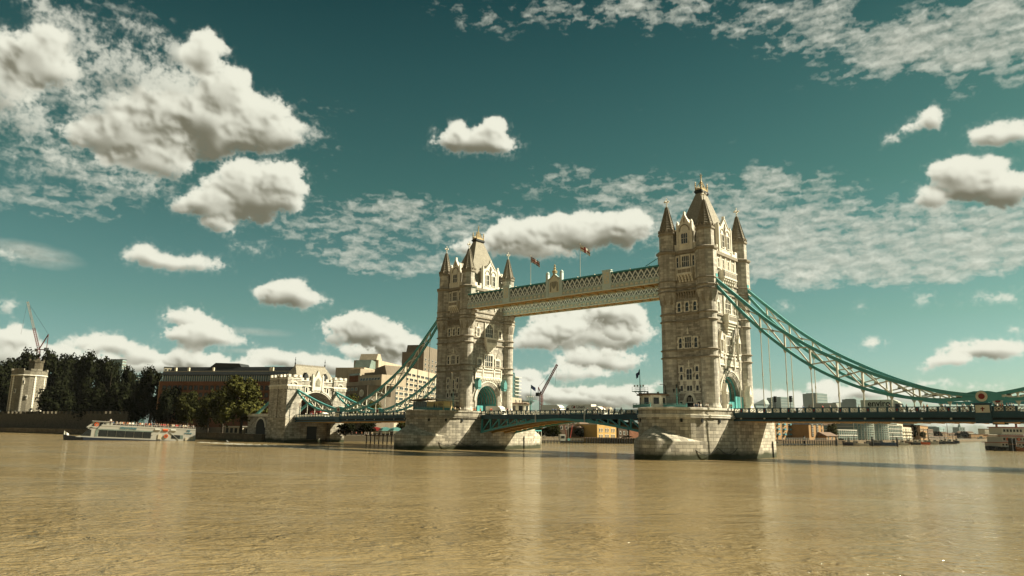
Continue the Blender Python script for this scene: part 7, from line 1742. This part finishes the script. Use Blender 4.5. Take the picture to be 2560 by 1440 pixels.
small_boat(2255, 470, 26, 'white yacht with tall mast right of the blue cruiser', M_HULLW, (.3, .6), masts=[(.4, 50)]); small_boat(2287, 500, 24, 'dark sailing boat with two bare masts under the oval tree', M_HULLD, (.3, .6), masts=[(.35, 44), (.7, 30)]); small_boat(2312, 520, 22, 'orange varnished sailing boat', M_LIFE, (.3, .65), masts=[(.4, 40)])
small_boat(2335, 545, 20, 'small white motor boat between two sailing boats', M_HULLW, (.3, .7)); small_boat(2350, 570, 22, 'dark hulled boat left of the sailing barge', M_HULLD, (.4, .7), masts=[(.5, 34)]); small_boat(2372, 600, 34, 'brown sailing barge with tall mast and raked furled sail', M_HULLD, (.4, .6), masts=[(.45, 62), (.8, 30)])
for (u, w, n_, lab, hm, ms) in ((2135, 432, 20, 'white narrow boat tucked behind the work boat', M_HULLW, [(.5, 26)]), (2168, 438, 18, 'black lighter with bare mast behind the small barge', M_HULLD, [(.3, 34)]), (2232, 448, 22, 'white motor yacht behind the blue cruiser', M_HULLW, [(.5, 30)]),
    (2270, 520, 18, 'brown wooden ketch with two masts', M_TILE, [(.3, 40), (.7, 32)]), (2298, 540, 16, 'white sloop with single mast', M_HULLW, [(.45, 44)]), (2322, 560, 16, 'dark blue sloop with single mast', M_HULLD, [(.45, 38)]), (2362, 620, 16, 'white cutter at the right end of the boat row', M_HULLW, [(.45, 36)]), (2390, 660, 14, 'last small dark boat at the river bend', M_HULLD, [(.5, 20)])):
    small_boat(u, w, n_, lab, hm, (.3, .65), hh=1.1, masts=ms)
small_boat(2452, 1200, 16, 'tiny pale launch far out near the far wharf', M_HULLW, (.3, .7), group='far launches'); small_boat(2443, 360, 3, 'tiny mooring buoy boat', M_HULLW, (0, 0)) if False else None
small_boat(1943, 372, 16, 'small white launch beside the near pier', M_HULLW, (.2, .6), group='launches by the pier')
# jetties on piles
def jetty(u0, w0, u1, w1, label, zt=2.4, posts=14, m=M_TILE, rail=True, wid=4.0):
    b = Site('jetty', label, 'jetty', u0, w0, u1, w1, z0=0.0); b.box('deck', m, 0, b.L, 0, wid, zt-.35, zt)
    for i in range(posts):
        x = b.L*(i+.5)/posts; MB().tube([(x, .1, -1.5), (x, .1, zt+.05)], .22, 6).build('pile', M_DARKST, b.t, True)
    if rail:
        g = MB()
        for i in range(posts+1): g.bar((b.L*i/posts, 0, zt), (b.L*i/posts, 0, zt+1.1), .08)
        for z in (zt+.6, zt+1.1): g.bar((0, 0, z), (b.L, 0, z), .07)
        g.build('rail', M_POLE, b.t, True)
    return b
jetty(1945, 378, 2034, 392, 'long floating pontoon below the blue balcony flats', .9, 10, M_DARKST, False); jetty(1955, 392, 2095, 415, 'timber jetty with many piles below the small shed', 2.8, 24)
for u in (2010, 2180, 2242, 2090): x, y = place(u, 405); t = thing('mooring_pile', f'dark mooring pile standing in the water, at the boat row', 'pile', (x, y, 0), 0, 'dark mooring piles at the boat row'); MB().lathe([(.5, -1.5), (.5, 4.6), (.35, 5.0)], 8).build('pile', M_DARKST, t, True); MB().lathe([(.55, 4.0), (.55, 4.3)], 8).build('band', M_POLE, t, True)
pt = jetty(1335, 345, 1458, 352, 'floating pontoon with white rails under the lifting span', 1.3, 16, M_DARKST, True, 6.0); b = pt; h_ = 3.0; bx = b.x(1408); MB().box(bx-1.3, bx+1.3, .4, 3.0, 1.3, 1.3+h_).build('white_cabin', M_HULLW, b.t, True); MB().box(bx-.9, bx+.9, .34, .42, 2.3, 3.6).build('cabin_window', M_GLASS, b.t, True); MB().box(b.x(1422)-.6, b.x(1422)+.6, -.1, .05, 1.5, 2.4).build('green_panel', M_TEAL, b.t, True)
jetty(1463, 362, 1600, 372, 'timber fendering with tall posts before the yellow warehouse', 2.9, 22, M_TILE, False)
b = Site('gangway_canopy', 'pontoon gangway with teal roof beside the far pier', 'gangway', 1334, 330, 1354, 333, z0=0.0); MB().box(0, b.L, 0, 3, 5.6, 6.1).build('teal_roof', M_TEAL, b.t, True); g = MB()
for i in range(4): g.bar((b.L*i/3, .2, 0), (b.L*i/3, .2, 5.6), .14); 
for i in range(3): g.bar((b.L*i/3, .2, 1.0), (b.L*(i+1)/3, .2, 3.2), .1); g.bar((b.L*i/3, .2, 3.2), (b.L*(i+1)/3, .2, 1.0), .1)
g.build('white_frame', M_WHITE, b.t, True)
x, y = place(1421, 362); t = thing('ship_mast', 'white mast with crosstree and strings of small flags by the willows', 'mast', (x, y, 1)); H = px(52, 362); MB().tube([(0, 0, 0), (0, 0, H)], [.22, .1], 8).build('pole', M_POLE, t, True); MB().bar((-1.3*RGT[0], -1.3*RGT[1], H*.78), (1.3*RGT[0], 1.3*RGT[1], H*.78), .14).build('crosstree', M_POLE, t, True); MB().bar((0, 0, H*.7), (-2.6*RGT[0], -2.6*RGT[1], H), .16).build('gaff', M_POLE, t, True)
g = MB()
for s_ in (-1, 1):
    for k in range(12): f = k/12; g.cbox((s_*RGT[0]*(1.9-1.1*f), s_*RGT[1]*(1.9-1.1*f), H*(.72-.6*f)), (.3, .3, .3))
g.build('bunting', FL[1], t, True)
# kiosks and landing stage right of the gatehouse
for (u, w, wd, m, lab) in ((942, 300, 16, SHIRTS['red'], 'red awning stall under the side span'), (966, 298, 13, M_LANT, 'teal domed canopy stall under the side span, left of its twin'), (992, 296, 11, M_LANT, 'teal domed canopy stall next to the far pier')):
    b = Site('market_stall', lab, 'stall', u-wd, w, u+wd, w+2); L_ = b.L; MB().box(.2, L_-.2, .3, 3, 0, 2.1).build('counter', M_DARKST, b.t, True); g = MB()
    g.prism([(0, 2.2), (L_, 2.2), (L_*.86, 3.2), (L_*.5, 3.7), (L_*.14, 3.2)], -.6, 3.2); g.build('canopy', m, b.t, True); MB().box(.6, L_-.6, .22, .32, 1.1, 1.9).build('white_panel', M_WINW, b.t, True)
b = jetty(912, 284, 1006, 274, 'landing stage on piles left of the far pier', 3.4, 9, M_CONCD, True, 3.0); MB().box(b.x(945)-.7, b.x(945)+.7, -.12, 0, 1.7, 2.8).build('white_notice', M_WINW, b.t, True)
for u in (850, 862, 880, 891, 905, 915, 930): x, y = place(u, 289); person(x, y, LAND_Z+.1, random.uniform(0, 6), 'on the quay under the side span', 'stand')
# paddle steamer at the right edge
x0, y0 = place(2470, 330); ang = math.atan2(RGT[1], RGT[0])+.12; t = thing('paddle_steamer', 'white paddle steamer with stacked decks and two dark funnels at the right edge', 'paddle steamer', (x0, y0, 0), ang); q = px(1, 330)
hull(130*q, 12, -1, 9*q, .12, .4).build('hull', M_DARKST, t, True)
for (nm, a0, a1, z0, z1, yy) in (('main_deck_house', 11, 125, 9, 19, 4.8), ('saloon_deck', 17, 125, 21, 34, 4.4), ('upper_house', 22, 84, 40, 56, 3.8)):
    d = MB().box(a0*q, a1*q, -yy, yy, z0*q, z1*q).build(nm, M_HULLW, t, True); n = int((a1-a0)/9)
    for i in range(n):
        xx = (a0+4+9*i)*q; MB().box(xx, xx+(4.6 if nm != 'upper_house' else 5.6)*q, -yy-.05, yy+.05, (z0+(z1-z0)*.35)*q, (z0+(z1-z0)*.75)*q).build('window', M_GLASS, d, True)
for (a0, a1, z, yy) in ((6, 128, 19, 5.6), (12, 128, 35, 5.4), (20, 87, 56, 4.4)): MB().box(a0*q, a1*q, -yy, yy, z*q, (z+1.4)*q).build('deck_edge', M_RED, t, True); MB().box(a0*q, a1*q, -yy+.2, yy-.2, (z+1.4)*q, (z+2.2)*q).build('deck_planks', M_CREAM, t, True)
for a in (27, 81):
    f = MB().lathe([(2.6*q, 50*q), (2.4*q, 70*q), (3.0*q, 71*q), (3.0*q, 73*q)], 12, (a*q, 0)).build('funnel', M_DARKST, t, True); MB().lathe([(2.7*q, 60*q), (2.7*q, 62*q)], 12, (a*q, 0)).build('red_band', M_RED, f, True)
for a in (30, 60): 
    g = MB(); n = 12
    for k in range(n): c, d = 2*PI*k/n, 2*PI*(k+1)/n; g.prism([(a*q+.35*math.cos(c), 28*q+.35*math.sin(c)), (a*q+.7*math.cos(c), 28*q+.7*math.sin(c)), (a*q+.7*math.cos(d), 28*q+.7*math.sin(d)), (a*q+.35*math.cos(d), 28*q+.35*math.sin(d))], -5.1, -4.95)
    g.build('lifebuoy', M_LIFE, t, True)
for u, w, h_, lab in ((2525, 318, 32, 'tall dark dolphin pile in front of the paddle steamer'), (2534, 319, 30, 'dark dolphin pile beside the taller one, before the paddle steamer')): x, y = place(u, w); t = thing('dolphin_pile', lab, 'pile', (x, y, 0)); MB().box(-.7, .7, -.7, .7, -1, px(h_, w)).build('post', M_DARKST, t, True); MB().box(-.85, .85, -.85, .85, px(h_*.5, w), px(h_*.5, w)+.4).build('band', M_TILE, t, True)
small_boat(2492, 318, 22, 'small dark workboat at the bow of the paddle steamer', M_DARKST, (.2, .6), hh=.9, group='boats by the paddle steamer', sm=M_DARKST); small_boat(2552, 316, 30, 'dark red lighter at the right frame edge', M_BRICKR, (.3, .5), hh=1.6, group='boats by the paddle steamer')
x, y = place(572, 262); t = thing('swan', 'tiny white bird floating right of the tour boat', 'bird', (x, y, 0)); inst(skinned([(0, 0, .25), (.5, 0, .3), (.9, 0, .4), (-.3, 0, .35), (-.45, 0, .75), (-.5, 0, 1.0), (-.62, 0, .98), (-.8, 0, .93)], [(0, 1), (1, 2), (0, 3), (3, 4), (4, 5), (5, 6), (6, 7)], [.28, .25, .05, .16, .07, .07, .08, .03], M_HULLW, 'body'), 'body', t, (0, 0, 0))

# broken foam of the tour boat's wake
g = MB(); rw = random.Random(9)
for i in range(150):
    u = 505+330*rw.random()**1.3; f = (u-505)/330; w = 262-62*f+rw.uniform(-14, 22)*(.3+f); x, y = place(u, w); L_ = rw.uniform(.4, 2.6)*(1-.5*f); wd = rw.uniform(.12, .45); a = math.atan2(RGT[1], RGT[0])+rw.uniform(-.25, .25); n = 9
    pts = [(x+math.cos(a)*L_*math.cos(2*PI*k/n)*rw.uniform(.7, 1.1)-math.sin(a)*wd*math.sin(2*PI*k/n), y+math.sin(a)*L_*math.cos(2*PI*k/n)*rw.uniform(.7, 1.1)+math.cos(a)*wd*math.sin(2*PI*k/n)) for k in range(n)]
    g.prism(pts, .012, .05, 'z')
tag(g.build('wake_foam', mat('wake_foam', (0.62, 0.60, 0.50), 0.9, 0.1, 1.0)), 'streaks of pale foam in the wake right of the tour boat', 'foam', kind='stuff')

# ------------------------------------------------------------------ air
hz = MB().box(-3200, 1500, -700, 3300, -3.0, 90.0).build('haze', [])
hz.data.materials.clear(); hm = bpy.data.materials.new('thin_river_haze'); hm.use_nodes = True; hn = hm.node_tree
hn.nodes.remove(hn.nodes['Principled BSDF']); pv = hn.nodes.new('ShaderNodeVolumePrincipled'); pv.inputs['Density'].default_value = 0.000015; pv.inputs['Color'].default_value = (0.92, 0.95, 0.90, 1); pv.inputs['Anisotropy'].default_value = 0.2
hn.links.new(pv.outputs[0], hn.nodes['Material Output'].inputs['Volume']); hz.data.materials.append(hm); tag(hz, kind='stuff')
